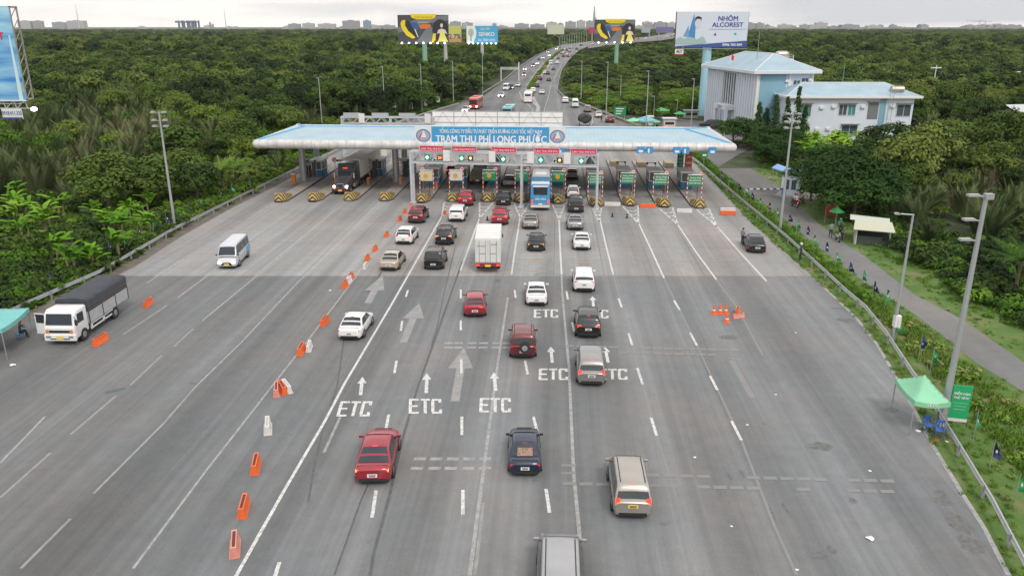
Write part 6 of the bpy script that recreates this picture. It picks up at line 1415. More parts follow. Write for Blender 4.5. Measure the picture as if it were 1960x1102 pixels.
p = G(1427, 376); q = G(1500, 362, 1.0); t = empty('barrier_gate', p, math.atan2(q.y-p.y, q.x-p.x)); tag(t, 'long blue and white boom across the service road', 'boom barrier')
L_ = (Vector((q.x, q.y, 0))-p).length; MB().b2(0, L_, -.06, .06, .95, 1.1).build('boom', BWX, t); pbox('rest', t, -.15, .15, -.15, .15, 0, 1.0, WHITE); pbox('cabinet', t, L_-.2, L_+.2, -.2, .2, 0, 1.15, BLUB, .02)
p = G(1666, 465); t = empty('kiosk', p, R(-22)); tag(t, 'grey open-fronted kiosk with a pale yellow awning beside the service road', 'kiosk')
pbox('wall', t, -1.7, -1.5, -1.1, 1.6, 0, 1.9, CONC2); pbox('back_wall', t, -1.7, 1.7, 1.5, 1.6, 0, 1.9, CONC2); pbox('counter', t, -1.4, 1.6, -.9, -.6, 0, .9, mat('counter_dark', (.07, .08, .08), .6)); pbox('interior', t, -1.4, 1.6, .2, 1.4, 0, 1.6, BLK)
for x in (-1.5, 1.7): MB().cyl((x, -1.1, 0), (x, -1.1, 2.0), .05, n=6).build('post', WHITE, t)
g = MB(); g.add([(-1.9, -1.7, 1.75), (2.1, -1.7, 1.75), (1.8, .3, 2.35), (-1.8, .3, 2.35), (-1.9, -1.7, 1.68), (2.1, -1.7, 1.68), (1.8, .3, 2.28), (-1.8, .3, 2.28)], [(0, 1, 2, 3), (7, 6, 5, 4), (0, 4, 5, 1), (1, 5, 6, 2), (3, 7, 4, 0)]); g.build('awning', mat('awning_yellow', (.44, .44, .34), .6), t)
g = MB(); rows = [[(-2.3+.0*k, .3+k*.55, 2.3+.25*math.sin(k*.8)+.05*((k*3) % 2)), (1.6, .3+k*.55, 2.3+.2*math.sin(k*.9))] for k in range(5)]
for a, b in zip(rows[:-1], rows[1:]): g.add([a[0], a[1], b[1], b[0]], [(0, 1, 2, 3)])
g.build('rear_roof', mat('tin_pale', (.42, .45, .40), .6), t)

# ================================================================ tents
def tent(pos, rz, sx, sy, h_, peak, m, label, mv=None):
    t = empty('canopy_tent', pos, rz); tag(t, label, 'tent')
    for x in (-1, 1):
        for y in (-1, 1): MB().cyl((x*sx/2, y*sy/2, 0), (x*sx/2, y*sy/2, h_), .035, n=6).build('leg', STEEL, t)
    n = 12; g = MB(); g.smooth = False; vs = []
    for j in range(n+1):
        for i_ in range(n+1):
            x = (i_/n-.5)*sx*1.04; y = (j/n-.5)*sy*1.04; a = abs(i_/n-.5)*2; b = abs(j/n-.5)*2; m_ = max(a, b); mn = min(a, b)
            z = h_+(peak-h_)*(1-m_)**1.25-.10*math.sin(math.pi*min(1, m_))*(1-abs(a-b))*.0-.16*(1-(mn/max(m_, .01))**2)*m_*(1 if m_ < 1 else 1)*.8
            vs.append((x, y, z))
    fs = [(j*(n+1)+i_, j*(n+1)+i_+1, (j+1)*(n+1)+i_+1, (j+1)*(n+1)+i_) for j in range(n) for i_ in range(n)]
    g.add(vs, fs, smooth=True); c = g.build('canopy_cloth', m, t)
    g = MB(); border = [vs[i_] for i_ in range(n+1)]+[vs[j*(n+1)+n] for j in range(1, n+1)]+[vs[n*(n+1)+i_] for i_ in range(n-1, -1, -1)]+[vs[j*(n+1)] for j in range(n-1, 0, -1)]
    nb = len(border); g.add([(x*1.005, y*1.005, z) for x, y, z in border]+[(x*1.01, y*1.01, z-.28) for x, y, z in border], [(i_, (i_+1) % nb, nb+(i_+1) % nb, nb+i_) for i_ in range(nb)]); v = g.build('valance', mv or m, t)
    g = MB(); g.tube([(-sx/2, -sy/2, h_-.05), (0, 0, peak-.1), (sx/2, sy/2, h_-.05)], .02, 4); g.tube([(sx/2, -sy/2, h_-.05), (0, 0, peak-.1), (-sx/2, sy/2, h_-.05)], .02, 4); g.build('truss', STEEL, t)
    return t, v
TG = mat('tent_green', (.22, .52, .33), .6, noise=.05, nscale=1); TT = mat('tent_turquoise', (.16, .45, .43), .6, noise=.05, nscale=1)
c1, c2 = G(1740, 833), G(1805, 836); d_ = (c2-c1); wdt = d_.length; az = math.atan2(d_.y, d_.x); back = Vector((-math.sin(az), math.cos(az), 0))
tt, v = tent((c1+c2)/2+back*1.45, az, wdt, 2.9, 2.2, 3.15, TG, 'mint green canopy tent on the right edge of the plaza')
text('VETC', v, (0, -1.54, 2.0), .26, TXTW, bold=.006)
c1, c2 = G(10, 682), G(45, 652); d_ = (c2-c1).normalized(); az = math.atan2(d_.y, d_.x); back = Vector((-math.sin(az), math.cos(az), 0))
ct = c1+d_*1.5+back*1.6
tent(ct, az, 4.2, 4.0, 2.3, 3.2, TT, 'turquoise canopy tent cut off by the left edge beside the parked truck')
def chair(px, py, rz, label):
    t = empty('plastic_chair', G(px, py), rz); tag(t, label, 'chair', 'blue plastic chairs under the green tent')
    BLP = mat('chair_blue', (.05, .12, .42), .4)
    for x in (-.2, .2):
        for y in (-.2, .2): MB().cyl((x*1.15, y*1.15, 0), (x, y, .44), .025, n=6).build('leg', BLP, t)
    pbox('seat', t, -.24, .24, -.24, .24, .43, .47, BLP, .015)
    g = MB(); g.b2(-.24, -.19, .2, .25, .45, .95); g.b2(.19, .24, .2, .25, .45, .95); g.b2(-.24, .24, .2, .25, .82, .95); g.b2(-.1, -.04, .2, .24, .45, .85); g.b2(.04, .1, .2, .24, .45, .85); g.build('backrest', BLP, t, bevel=.01)
    g = MB(); g.b2(-.27, -.22, -.2, .22, .64, .68); g.b2(.22, .27, -.2, .22, .64, .68); g.build('armrest', BLP, t)
chair(1775, 826, R(10), 'blue plastic chair nearer the plaza under the green tent'); chair(1797, 836, R(-25), 'blue plastic chair nearer the lamp post under the green tent')
t = empty('banner_stand', G(1829, 816), R(-14)); tag(t, 'green upright banner on the verge behind the green tent', 'banner')
b = pbox('banner', t, -.5, .5, -.03, .03, .55, 2.6, mat('banner_green', (.015, .34, .13), .55)); pbox('banner_foot', b, -.5, .5, -.035, .035, .35, .54, WHITE)
text('ĐIỂM DÁN', b, (0, -.04, 2.15), .2, TXTW, bold=.006, width=.82); text('THẺ VETC', b, (0, -.04, 1.88), .2, TXTW, bold=.006, width=.82); 
for k in range(3): pbox('small_print', b, -.38+.03*k, .38-.05*k, -.036, -.031, 1.5-.2*k, 1.54-.2*k, mat('green_pale', (.2, .45, .3), .5))
for x in (-.45, .45): MB().cyl((x, .04, 0), (x, .04, 2.6), .02, n=6).build('post', STEEL, t)
# litter and a bag under the tent
LIT = [(1757, 825, 'white plastic bag under the green tent', WHITE, .16), (1790, 843, 'red cool box between the blue chairs', REDP, .2), (1812, 845, 'scrap of paper by the tent leg', WHITE, .1), (24, 699, 'white scrap lying left of the tarpaulin truck', WHITE, .22), (148, 656, 'white scrap before the truck wheel', WHITE, .1), (1664, 1030, 'white splash of paper low on the right', WHITE, .22), (1430, 813, 'white scrap on the right asphalt', WHITE, .09), (1330, 875, 'scrap near the faded rumble strip', WHITE, .09), (1400, 1007, 'scrap below the faded lane line', WHITE, .08), (1525, 1090, 'scrap at the bottom right asphalt', WHITE, .09), (1523, 637, 'scrap right of the pink barrier', WHITE, .09), (1485, 755, 'scrap above the long dash', WHITE, .09), (1665, 901, 'crumpled cup near the right edge line', WHITE, .1), (632, 556, 'scrap on the left lane', WHITE, .14)]
for px, py, lb, m, s_ in LIT:
    rr = random.Random(px); g = MB(); c = [(math.cos(a)*s_*rr.uniform(.6, 1.2), math.sin(a)*s_*rr.uniform(.6, 1.2), rr.uniform(.01, s_*.35)) for a in [k*.7854 for k in range(8)]]
    g.add(c+[(0, 0, s_*.55)], [(k, (k+1) % 8, 8) for k in range(8)]); o = g.build('litter', m, None, G(px, py)); tag(o, lb, 'litter')

# ================================================================ flags
FB = mat('flag_navy', (.018, .028, .12), .7); FG = mat('flag_green', (.02, .22, .07), .7); 
def flag_mesh(m, seed):
    rr = random.Random(seed); g = MB(); rows = []
    for k in range(9):
        f = k/8; z = .85+.95*f; w = (.30+.08*(seed % 3))*(1-f)**.8+.06+.10*math.sin(f*7+seed)**2; cv = .10*math.sin(f*5+seed); rows.append([(0.02, cv*.3, z), (w*.5, .07+cv, z-.05), (w, -.05+cv*1.5, z-.12)])
    vs = [p for r in rows for p in r]; g.add(vs, [(j*3+i_, j*3+i_+1, (j+1)*3+i_+1, (j+1)*3+i_) for j in range(8) for i_ in range(2)], smooth=True); g.mi(1)
    g.add([(.10, -.02, 1.15), (.20, -.03, 1.12), (.19, -.03, 1.3), (.10, -.02, 1.33)], [(0, 1, 2, 3)]); return g.mesh('cloth', [m, WPL])
FM = {('b', k): flag_mesh(FB, k) for k in range(3)}; FM.update({('g', k): flag_mesh(FG, k+3) for k in range(3)})
pm_ = MB().cyl((0, 0, 0), (0, 0, 1.85), .022, .015, n=5).mesh('pole', [STEEL])
def flag(px, py, c, side, i_):
    t = empty('verge_flag', G(px, py), random.uniform(-.7, .7)); cn = 'navy blue' if c == 'b' else 'green'
    tag(t, '%s flag on a thin pole in the row along the %s guardrail' % (cn, side), 'flag', '%s flags along the %s guardrail' % (cn, side))
    put('pole', pm_, t); o = put('cloth', FM[(c, i_ % 3)], t); t.scale = (1, 1, random.uniform(.9, 1.1))
for i_, (x, y, c) in enumerate([(1378, 352, 'b'), (1394, 363, 'g'), (1411, 373, 'b'), (1424, 385, 'g'), (1436, 395, 'b'), (1452, 405, 'g'), (1469, 414, 'b'), (1484, 427, 'g'), (1507, 438, 'b'), (1523, 452, 'g'), (1541, 465, 'b'), (1555, 480, 'g'), (1577, 498, 'b'), (1598, 514, 'g'), (1622, 536, 'b'), (1648, 552, 'g'), (1668, 577, 'b'), (1692, 596, 'g'), (1709, 626, 'b'), (1713, 654, 'g'), (1757, 692, 'b'), (1779, 718, 'g'), (1803, 772, 'b'), (1861, 846, 'g'), (1893, 901, 'b'), (1940, 968, 'g')]): flag(x, y, c, 'right', i_)
for i_, (x, y, c) in enumerate([(100, 556, 'b'), (150, 524, 'b'), (212, 494, 'b'), (240, 478, 'g'), (268, 464, 'b'), (296, 451, 'g'), (321, 440, 'b'), (344, 428, 'g'), (365, 417, 'b'), (386, 406, 'g'), (424, 389, 'b'), (445, 378, 'g'), (480, 360, 'b'), (655, 246, 'b'), (668, 244, 'g'), (679, 243, 'b'), (690, 242, 'g'), (705, 240, 'b'), (722, 236, 'b'), (745, 230, 'b'), (757, 226, 'g')]): flag(x, y, c, 'left', i_)
# small white roadside signs by the left ramp rail
for k, (x, y) in enumerate([(760, 228), (792, 220), (820, 213), (844, 206)]):
    p = G(x, y)+Vector((-1, 3, 0)); t = empty('small_sign', p); tag(t, 'small white upright sign behind the left ramp guardrail', 'sign', 'small white signs along the left ramp'); pbox('panel', t, -.45, .45, -.04, .04, 1.2, 3.0, WHITE); MB().cyl((0, .05, 0), (0, .05, 3), .05, n=6).build('post', STEEL, t)
t = empty('direction_sign', G(1186, 228)); tag(t, 'green direction sign in the scrub beside the parked roadside vehicles', 'sign'); q = AtY(1186, 213, t.location.y); b = pbox('panel', t, -1.5, 1.5, -.05, .05, q.z-1.1, q.z+1.1, GRNB)
for k in range(3): pbox('lettering', b, -1.0, .9-.3*k, -.06, -.052, q.z+.5-.6*k, q.z+.7-.6*k, TXTW)
for x in (-1.2, 1.2): MB().cyl((x, .1, 0), (x, .1, q.z+1), .07, n=6).build('post', STEEL, t)
t = empty('direction_sign', G(1347, 316)); tag(t, 'small green and blue sign on the verge under the right canopy end', 'sign'); b = pbox('panel', t, -.5, .5, -.05, .05, 1.2, 3.4, GRNB); pbox('lettering', b, -.3, .3, -.06, -.052, 1.5, 1.8, TXTW); MB().cyl((0, .1, 0), (0, .1, 3.4), .05, n=6).build('post', STEEL, t)
# umbrellas, stalls and dark covered cart behind the canopy
def umbrella(px, py, m, label, r=1.8, h_=2.4):
    t = empty('parasol', G(px, py)); tag(t, label, 'parasol'); MB().cyl((0, 0, 0), (0, 0, h_), .04, n=6).build('pole', STEEL, t)
    g = MB(); n = 8; g.add([(r*math.cos(k*math.pi/4), r*math.sin(k*math.pi/4), h_-.65) for k in range(n)]+[(0, 0, h_)], [(k, (k+1) % n, n) for k in range(n)]); g.build('cloth', m, t)
umbrella(1212, 246, TG, 'mint parasol left of the turquoise one behind the canopy'); umbrella(1265, 228, mat('umbrella_green', (.05, .30, .10), .6), 'bright green parasol behind the white stall', 2.2, 2.8); umbrella(1300, 232, MATS['umbrella_green'], 'small bright green parasol left of the office building', 1.6)
tent(G(1236, 246), .2, 4, 3.5, 2.0, 2.9, mat('tent_blue', (.16, .42, .46), .6), 'turquoise roadside tent behind the canopy')
for k, (x, y, m, lb, w_, h_) in enumerate([(1280, 244, WPL, 'white roadside stall full of wares behind the canopy', 2.6, 2.4), (1256, 248, TG, 'green fridge-like stall box next to the turquoise tent', .8, 2.0), (1244, 240, WPL, 'narrow white stall sign block by the lamp post', .9, 2.4), (1322, 226, mat('stall_grey', (.33, .34, .30), .7), 'grey shed roofed with tin left of the office', 3.4, 2.2)]):
    t = empty('roadside_stall', G(x, y)); tag(t, lb, 'stall'); pbox('body', t, -w_/2, w_/2, -.8, .8, 0, h_*.8, m); pbox('roof', t, -w_/2-.3, w_/2+.3, -1.1, 1.1, h_*.82, h_*.9, m if k != 3 else STEEL); pbox('shelf', t, -w_*.4, w_*.4, -.83, -.805, .7, 1.3, BLK)
t = empty('orange_awning_table', G(1274, 250), .3); tag(t, 'low orange-topped table beside the white stall', 'table'); pbox('table_top', t, -2.0, 2.0, -.5, .5, .75, .85, ORG)
for x in (-1.8, 1.8): pbox('leg', t, x-.05, x+.05, -.4, .4, 0, .75, STEEL)
t = empty('covered_cart', G(1119, 241), PROT); tag(t, 'dark hay-laden cart standing on the road behind the canopy', 'cart')
HAY = mat('dark_bundle', (.055, .05, .05), .95, noise=.5, nscale=3, bump=.6)
g = MB(); rr = random.Random(3); rings = []
for k in range(7):
    f = k/6; w_ = 1.7*math.sin(math.pi*(.12+.76*f))**.5; rings.append([(w_*math.cos(a)*rr.uniform(.85, 1.1), -1.6+3.2*f, 1.75+1.15*math.sin(a)*math.sin(math.pi*(.15+.7*f))**.5*rr.uniform(.85, 1.1)) for a in [i_*.524 for i_ in range(12)]])
g.loft(rings); g.build('load', HAY, t)
for x in (-1.2, 1.2): MB().cyl((x-.08, 0, .35), (x+.08, 0, .35), .35, n=14).build('wheel', TYRE, t)
MB().tube([(1.2, -1.7, .2), (1.7, -1.7, 1.0), (1.6, -1.7, 2.4)], .07).build('handle', WHITE, t)

# ================================================================ people and two-wheelers
def person(pos, rz, label, pose='stand', top=(.4, .4, .42), legs=(.03, .03, .05), skin=(.36, .22, .15), helmet=None, seat=0):
    skm = mat('skin', skin, .6); tm = mat('shirt_%d' % int(sum(top)*999), top, .8); lm = mat('trousers_%d' % int(sum(legs)*999), legs, .8); hm = mat('black_hair', (.012, .01, .01), .6)
    J = {}
    if pose == 'sit':
        J = dict(pel=(0, 0, .0), sp=(0, .04, .28), ch=(0, .10, .47), nk=(0, .12, .60), hd=(0, .14, .72), ht=(0, .14, .84),
                 ls=(-.19, .10, .52), le=(-.25, .30, .33), lh=(-.22, .52, .30), rs=(.19, .10, .52), re=(.25, .30, .33), rh=(.22, .52, .30),
                 lhp=(-.10, 0, -.02), lk=(-.2, .42, -.02), lf=(-.2, .40, -.45), lt=(-.2, .56, -.48), rhp=(.10, 0, -.02), rk=(.2, .42, -.02), rf=(.2, .40, -.45), rt=(.2, .56, -.48)); base = seat
    else:
        s_ = .10 if pose == 'stand' else .2
        J = dict(pel=(0, 0, 0), sp=(0, 0, .25), ch=(0, .0, .44), nk=(0, .01, .57), hd=(0, .03, .68), ht=(0, .03, .80),
                 ls=(-.19, 0, .48), le=(-.26, .0, .20), lh=(-.26, .10, -.04), rs=(.19, 0, .48), re=(.27, .02, .2), rh=(.22, .22, .06),
                 lhp=(-.09, 0, -.04), lk=(-.11, .02+s_*.3, -.46), lf=(-.12, -.02+s_*.3, -.87), lt=(-.13, .14+s_*.3, -.91), rhp=(.09, 0, -.04), rk=(.11, .03-s_*.1, -.46), rf=(.12, -.02-s_*.8, -.87), rt=(.13, .14-s_*.8, -.91)); base = .94
    names = list(J); idx = {n_: i_ for i_, n_ in enumerate(names)}
    E_ = [('pel', 'sp'), ('sp', 'ch'), ('ch', 'nk'), ('nk', 'hd'), ('hd', 'ht'), ('ch', 'ls'), ('ls', 'le'), ('le', 'lh'), ('ch', 'rs'), ('rs', 're'), ('re', 'rh'), ('pel', 'lhp'), ('lhp', 'lk'), ('lk', 'lf'), ('lf', 'lt'), ('pel', 'rhp'), ('rhp', 'rk'), ('rk', 'rf'), ('rf', 'rt')]
    rad = dict(pel=.14, sp=.13, ch=.15, nk=.055, hd=.095, ht=.07, ls=.07, rs=.07, le=.045, re=.045, lh=.032, rh=.032, lhp=.10, rhp=.10, lk=.062, rk=.062, lf=.042, rf=.042, lt=.035, rt=.035)
    me = bpy.data.meshes.new('p'); me.from_pydata([J[n_] for n_ in names], [(idx[a], idx[b]) for a, b in E_], []); o = bpy.data.objects.new('p', me); COL.objects.link(o)
    sk = o.modifiers.new('s', 'SKIN'); 
    for n_ in names: v = me.skin_vertices[0].data[idx[n_]]; v.radius = (rad[n_]*(1.25 if n_ in ('ch', 'sp', 'pel') else 1), rad[n_]*(.85 if n_ in ('ch', 'sp', 'pel') else 1)); v.use_root = (n_ == 'pel')
    sb = o.modifiers.new('u', 'SUBSURF'); sb.levels = 1; sb.render_levels = 1
    bpy.context.view_layer.update(); m2 = bpy.data.meshes.new_from_object(o.evaluated_get(bpy.context.evaluated_depsgraph_get())); bpy.data.objects.remove(o)
    m2.name = 'person'; m2.materials.clear()
    for q in (skm, tm, lm, BLK): m2.materials.append(q)
    for p in m2.polygons:
        c = p.center; p.use_smooth = True
        if pose == 'sit': k = 2 if c.z < .08 else (0 if c.z > .60 or (c.y > .36 and c.z > .2) else 1)
        else: k = 3 if c.z < -.86 else 2 if c.z < .04 and abs(c.x) < .21 and not (abs(c.x) > .2) else (0 if c.z > .58 or c.z < .12 and abs(c.x) > .2 else 1)
        p.material_index = k
    t = empty('person', (pos[0], pos[1], pos[2]+base), rz); tag(t, label, 'person')
    put('body', m2, t)
    g = MB(); hz = J['hd']
    if helmet: g.sphere((hz[0], hz[1]-.01, hz[2]+.06), .135, 12, 8); g.build('helmet', mat('helmet_%d' % int(sum(helmet)*999), helmet, .3), t)
    else: g.sphere((hz[0], hz[1]-.025, hz[2]+.055), .108, 12, 8, 1.05); g.build('hair', hm, t)
    return t
def motorbike(pos, rz, label, col=(.05, .05, .06), lit=0):
    t = empty('motorbike', pos, rz); tag(t, label, 'motorbike'); bm2 = paint('bike_%d' % int(sum(col)*999), col)
    for y in (-.62, .62): w = MB().cyl((-.05, y, .3), (.05, y, .3), .3, n=18).build('wheel', TYRE, t); MB().cyl((-.055, y, .3), (.055, y, .3), .19, n=12).build('rim', RIM, w)
    g = MB(); g.loft([[(x*w_, y, z+b*h_) for x, b in ((-1, -.6), (-.9, .5), (-.4, 1), (.4, 1), (.9, .5), (1, -.6))] for y, w_, z, h_ in ((-.75, .06, .68, .08), (-.4, .13, .62, .16), (0, .10, .48, .14), (.3, .07, .45, .16), (.42, .12, .72, .28), (.55, .10, .85, .16))]); g.build('body', bm2, t)
    pbox('seat', t, -.13, .13, -.65, .12, .74, .84, BLK, .03); g = MB(); g.tube([(-.32, .32, 1.02), (0, .42, .98), (.32, .32, 1.02)], .022); g.tube([(0, .42, .98), (0, .62, .32)], .035); g.build('handlebar', BLK, t)
    pbox('tail_lamp', t, -.07, .07, -.80, -.74, .66, .76, TLL if lit else TL); pbox('headlight', t, -.08, .08, .52, .58, .82, .95, HL); pbox('number_plate', t, -.1, .1, -.78, -.76, .45, .6, PLW)
    g = MB(); g.tube([(-.32, .32, 1.02), (-.38, .36, 1.2)], .01); g.tube([(.32, .32, 1.02), (.38, .36, 1.2)], .01); g.b2(-.45, -.33, .35, .37, 1.17, 1.25); g.b2(.33, .45, .35, .37, 1.17, 1.25); g.build('mirrors', BLK, t)
    return t
person(G(1420, 467), R(-60), 'person in a grey shirt and dark trousers standing by the black sedan', top=(.22, .20, .26))
person(G(1531, 498), R(60), 'person in a dark uniform standing against the right guardrail', top=(.03, .04, .08), legs=(.02, .022, .04), helmet=(.6, .6, .6))
person(G(1589, 455), R(-20), 'person in a grey shirt standing beside the parked motorbikes', top=(.20, .22, .28))
pp = G(1520, 396); motorbike(pp, R(10), 'motorbike with its brake lamp glowing on the service road', (.35, .02, .02), 1); person(pp+Vector((0, -.08, 0)), R(10), 'person in a pale shirt riding the motorbike on the service road', 'sit', top=(.5, .48, .42), helmet=(.05, .05, .06), seat=.88)
person(pp+Vector((.1, -.50, 0)), R(10), 'person in a white shirt riding behind on the motorbike', 'sit', top=(.6, .6, .58), helmet=(.5, .05, .05), seat=.9)
pp2 = G(1530, 392); motorbike(pp2+Vector((.4, .5, 0)), R(-40), 'red motorbike parked beside the guard hut step', (.4, .04, .02))
motorbike(G(1603, 461), R(172), 'white scooter parked facing the camera on the service road edge', (.6, .6, .6)); motorbike(G(1611, 456), R(160), 'dark motorbike parked behind the white scooter', (.04, .04, .05)); motorbike(G(1608, 450), R(150), 'dark motorbike parked farthest in the row near the kiosk', (.06, .05, .05))
person(G(1605, 447), R(180), 'person in a green jacket sitting on a parked motorbike', 'sit', top=(.02, .22, .10), helmet=(.02, .30, .14), seat=.88)
umbrella(1598, 432, mat('umbrella_green2', (.04, .30, .08), .6), 'bright green parasol over the parked motorbikes', .9, 2.3)
t = empty('red_banner', G(1589, 428)); tag(t, 'red cloth banner hanging at the edge of the trees by the motorbikes', 'banner'); pbox('cloth', t, -.7, .7, -.03, .03, 1.0, 2.2, mat('banner_red', (.38, .02, .04), .7)); MB().cyl((-.7, 0, 0), (-.7, 0, 2.3), .03, n=6).build('post', STEEL, t); MB().cyl((.7, 0, 0), (.7, 0, 2.3), .03, n=6).build('post', STEEL, t)
pq = G(37, 648); person(pq+Vector((0, .2, 0)), R(-50), 'person with an orange-red cap sitting under the turquoise tent', 'sit', top=(.05, .12, .14), legs=(.03, .03, .04), helmet=(.65, .10, .03), seat=.5)
t = empty('folding_stool', pq+Vector((0, .15, 0))); tag(t, 'low stool under the turquoise tent', 'stool'); pbox('seat', t, -.2, .2, -.2, .2, .34, .38, BLUB)
for x in (-.17, .17):
    for y in (-.17, .17): pbox('leg', t, x-.02, x+.02, y-.02, y+.02, 0, .34, BLUB)
person(G(1151, 234), R(160), 'person beside the white hatchback parked on the right shoulder', top=(.03, .03, .04))

# ================================================================ skyline
rs = random.Random(11)
def fac_mat(name, c1, c2):
    m = bpy.data.materials.new(name); m.use_nodes = True; t = m.node_tree; b = t.nodes['Principled BSDF']; L = t.links.new
    tc = N(t, 'ShaderNodeTexCoord'); mp_ = N(t, 'ShaderNodeMapping'); mp_.inputs['Rotation'].default_value = (R(90), 0, 0); mp_.inputs['Scale'].default_value = (1, 1, 1); L(tc.outputs['Object'], mp_.inputs[0])
    br = N(t, 'ShaderNodeTexBrick'); br.offset = 0; br.inputs['Scale'].default_value = 1; br.inputs['Brick Width'].default_value = 7; br.inputs['Row Height'].default_value = 7; br.inputs['Mortar Size'].default_value = 2.0; br.inputs['Mortar Smooth'].default_value = 0
    br.inputs['Color1'].default_value = (*c2, 1); br.inputs['Color2'].default_value = (*[x*1.2 for x in c2], 1); br.inputs['Mortar'].default_value = (*c1, 1); L(mp_.outputs[0], br.inputs[0]); L(br.outputs[0], b.inputs['Base Color']); b.inputs['Roughness'].default_value = .7; return m
FAC = [fac_mat('facade_grey', (.27, .28, .30), (.13, .145, .17)), fac_mat('facade_white', (.38, .38, .38), (.20, .21, .23)), fac_mat('facade_sand', (.30, .28, .26), (.16, .16, .16)), fac_mat('facade_blue', (.20, .27, .36), (.10, .14, .20))]
def tower(px0, px1, pyt, D, m, label=None, grp='distant high-rise blocks on the skyline'):
    a, b = AtY(px0, 50, D), AtY(px1, 50, D); h_ = AtY(px0, pyt, D).z; w = b.x-a.x
    t = empty('high_rise', ((a.x+b.x)/2, D, 0)); tag(t, label or 'pale high-rise block in the haze on the skyline', 'building', None if label else grp)
    n = max(1, int(w/70)); dd = min(60, max(25, w*.5))
    g = MB()
    for k in range(n):
        x0 = -w/2+w*k/n; x1 = -w/2+w*(k+1)/n-(6 if n > 1 else 0); hh = h_*(rs.uniform(.9, 1.0) if n > 1 else 1)
        g.b2(x0, x1, -dd/2, dd/2, 0, hh)
    g.build('wall', m, t)
    g = MB()
    for k in range(n): x0 = -w/2+w*(k+.5)/n; g.b2(x0-w/n*.2, x0+w/n*.15, -6, 6, h_*.9, h_+4)
    g.build('roof_plant', m, t)
sk_ = [(38, 62, 40.5, 5200, 1), (66, 83, 40.5, 5200, 0), (103, 127, 43, 5600, 0), (133, 164, 40, 5200, 1), (553, 575, 46, 5000, 0), (580, 602, 45, 5000, 1), (610, 642, 46, 4800, 1), (657, 688, 40, 4300, 0), (696, 710, 40, 4000, 3), (715, 722, 50, 4500, 1), (728, 756, 49, 4500, 0),
       (862, 882, 42, 4200, 0), (884, 905, 44, 4300, 0), (953, 972, 50, 4400, 1), (985, 1012, 46, 4600, 0), (1015, 1042, 47, 4300, 0), (1046, 1066, 43, 4300, 1), (1068, 1078, 45, 4300, 0), (1082, 1102, 42, 3900, 0), (1104, 1120, 40, 3900, 1), (1122, 1135, 41, 3900, 0),
       (1214, 1232, 50, 3600, 1), (1232, 1252, 46, 3600, 0), (1252, 1275, 43, 3500, 0), (1276, 1297, 44, 3500, 1), (1428, 1445, 45, 3300, 0), (1446, 1461, 45, 3300, 0), (1466, 1488, 52, 3800, 1), (1490, 1512, 47.5, 3800, 1), (1548, 1560, 49, 3600, 1), (1560, 1582, 44, 3600, 1), (1586, 1606, 51, 3600, 0), (1608, 1642, 48, 3500, 0),
       (1658, 1684, 49.5, 4000, 1), (1703, 1724, 51, 4200, 0), (1728, 1736, 53, 4200, 1), (1757, 1764, 48, 4200, 3), (1766, 1775, 48, 4200, 0), (1843, 1868, 50, 4200, 1), (1890, 1920, 47.5, 4300, 1), (1922, 1950, 48.5, 4300, 0)]
for a in sk_: tower(a[0], a[1], a[2], a[3], FAC[a[4]], 'dark blue office tower beside the pale twin blocks on the skyline' if a[0] == 696 else None)
for k in range(46):
    px = rs.uniform(840, 1950); w_ = rs.uniform(6, 20); tower(px, px+w_, rs.uniform(47.5, 53) if px > 1300 else rs.uniform(42, 50), rs.uniform(3900, 5200), FAC[rs.choice((0, 0, 1, 2))])
for k in range(12):
    px = rs.uniform(180, 840); w_ = rs.uniform(6, 18); tower(px, px+w_, rs.uniform(48, 53), rs.uniform(4800, 5600), FAC[rs.choice((0, 1))])
tower(1134.5, 1141, 34, 6500, FAC[0], 'very tall tapering tower above the right dark billboard'); 
q = AtY(1138, 12, 6500); o = MB().cyl((0, 0, 60), (0, 0, q.z), 12, 3, n=8).build('tower_spire', FAC[0], None, (q.x, 6500, 0)); tag(o, 'needle spire of the tallest tower on the skyline', 'spire')
g = MB()
for k in range(700):
    px = rs.uniform(-60, 2020); D = rs.uniform(2900, 4200); p = AtY(px, 52, D); w = rs.uniform(15, 60); h_ = rs.uniform(6, 16 if px > 850 else 12); g.b2(p.x-w/2, p.x+w/2, D-10, D+10, 0, h_)
o = g.build('distant_city', mat('city_pale', (.25, .25, .25), .8, noise=.3, nscale=.02)); tag(o, 'pale low roofs of the far city along the horizon', 'city', kind='stuff')
CRB = mat('crane_blue', (.10, .15, .24), .6)
for k, px in enumerate((347, 357, 367, 372, 378)):
    p = AtY(px, 55, 4600); t = empty('port_crane', (p.x, 4600, 0)); tag(t, 'blue harbour crane with raised boom in the row at the port', 'crane', 'harbour cranes on the left horizon')
    g = MB(); g.b2(-12, -8, -10, 10, 0, 50); g.b2(8, 12, -10, 10, 0, 50); g.b2(-30, 14, -4, 4, 38, 44); g.build('frame', CRB, t); MB().tube([(-10, 0, 42), (-28, 0, AtY(px, 41, 4600).z)], 3, 5).build('boom', CRB, t)
for px, pt in ((403, 43), (408, 46)):
    p = AtY(px, 55, 4600); o = MB().cyl((0, 0, 0), (0, 0, AtY(px, pt, 4600).z), 6, 5, n=10).build('chimney_stack', FAC[2], None, (p.x, 4600, 0)); tag(o, 'squat %s chimney right of the harbour cranes' % ('taller' if pt == 43 else 'shorter'), 'chimney')
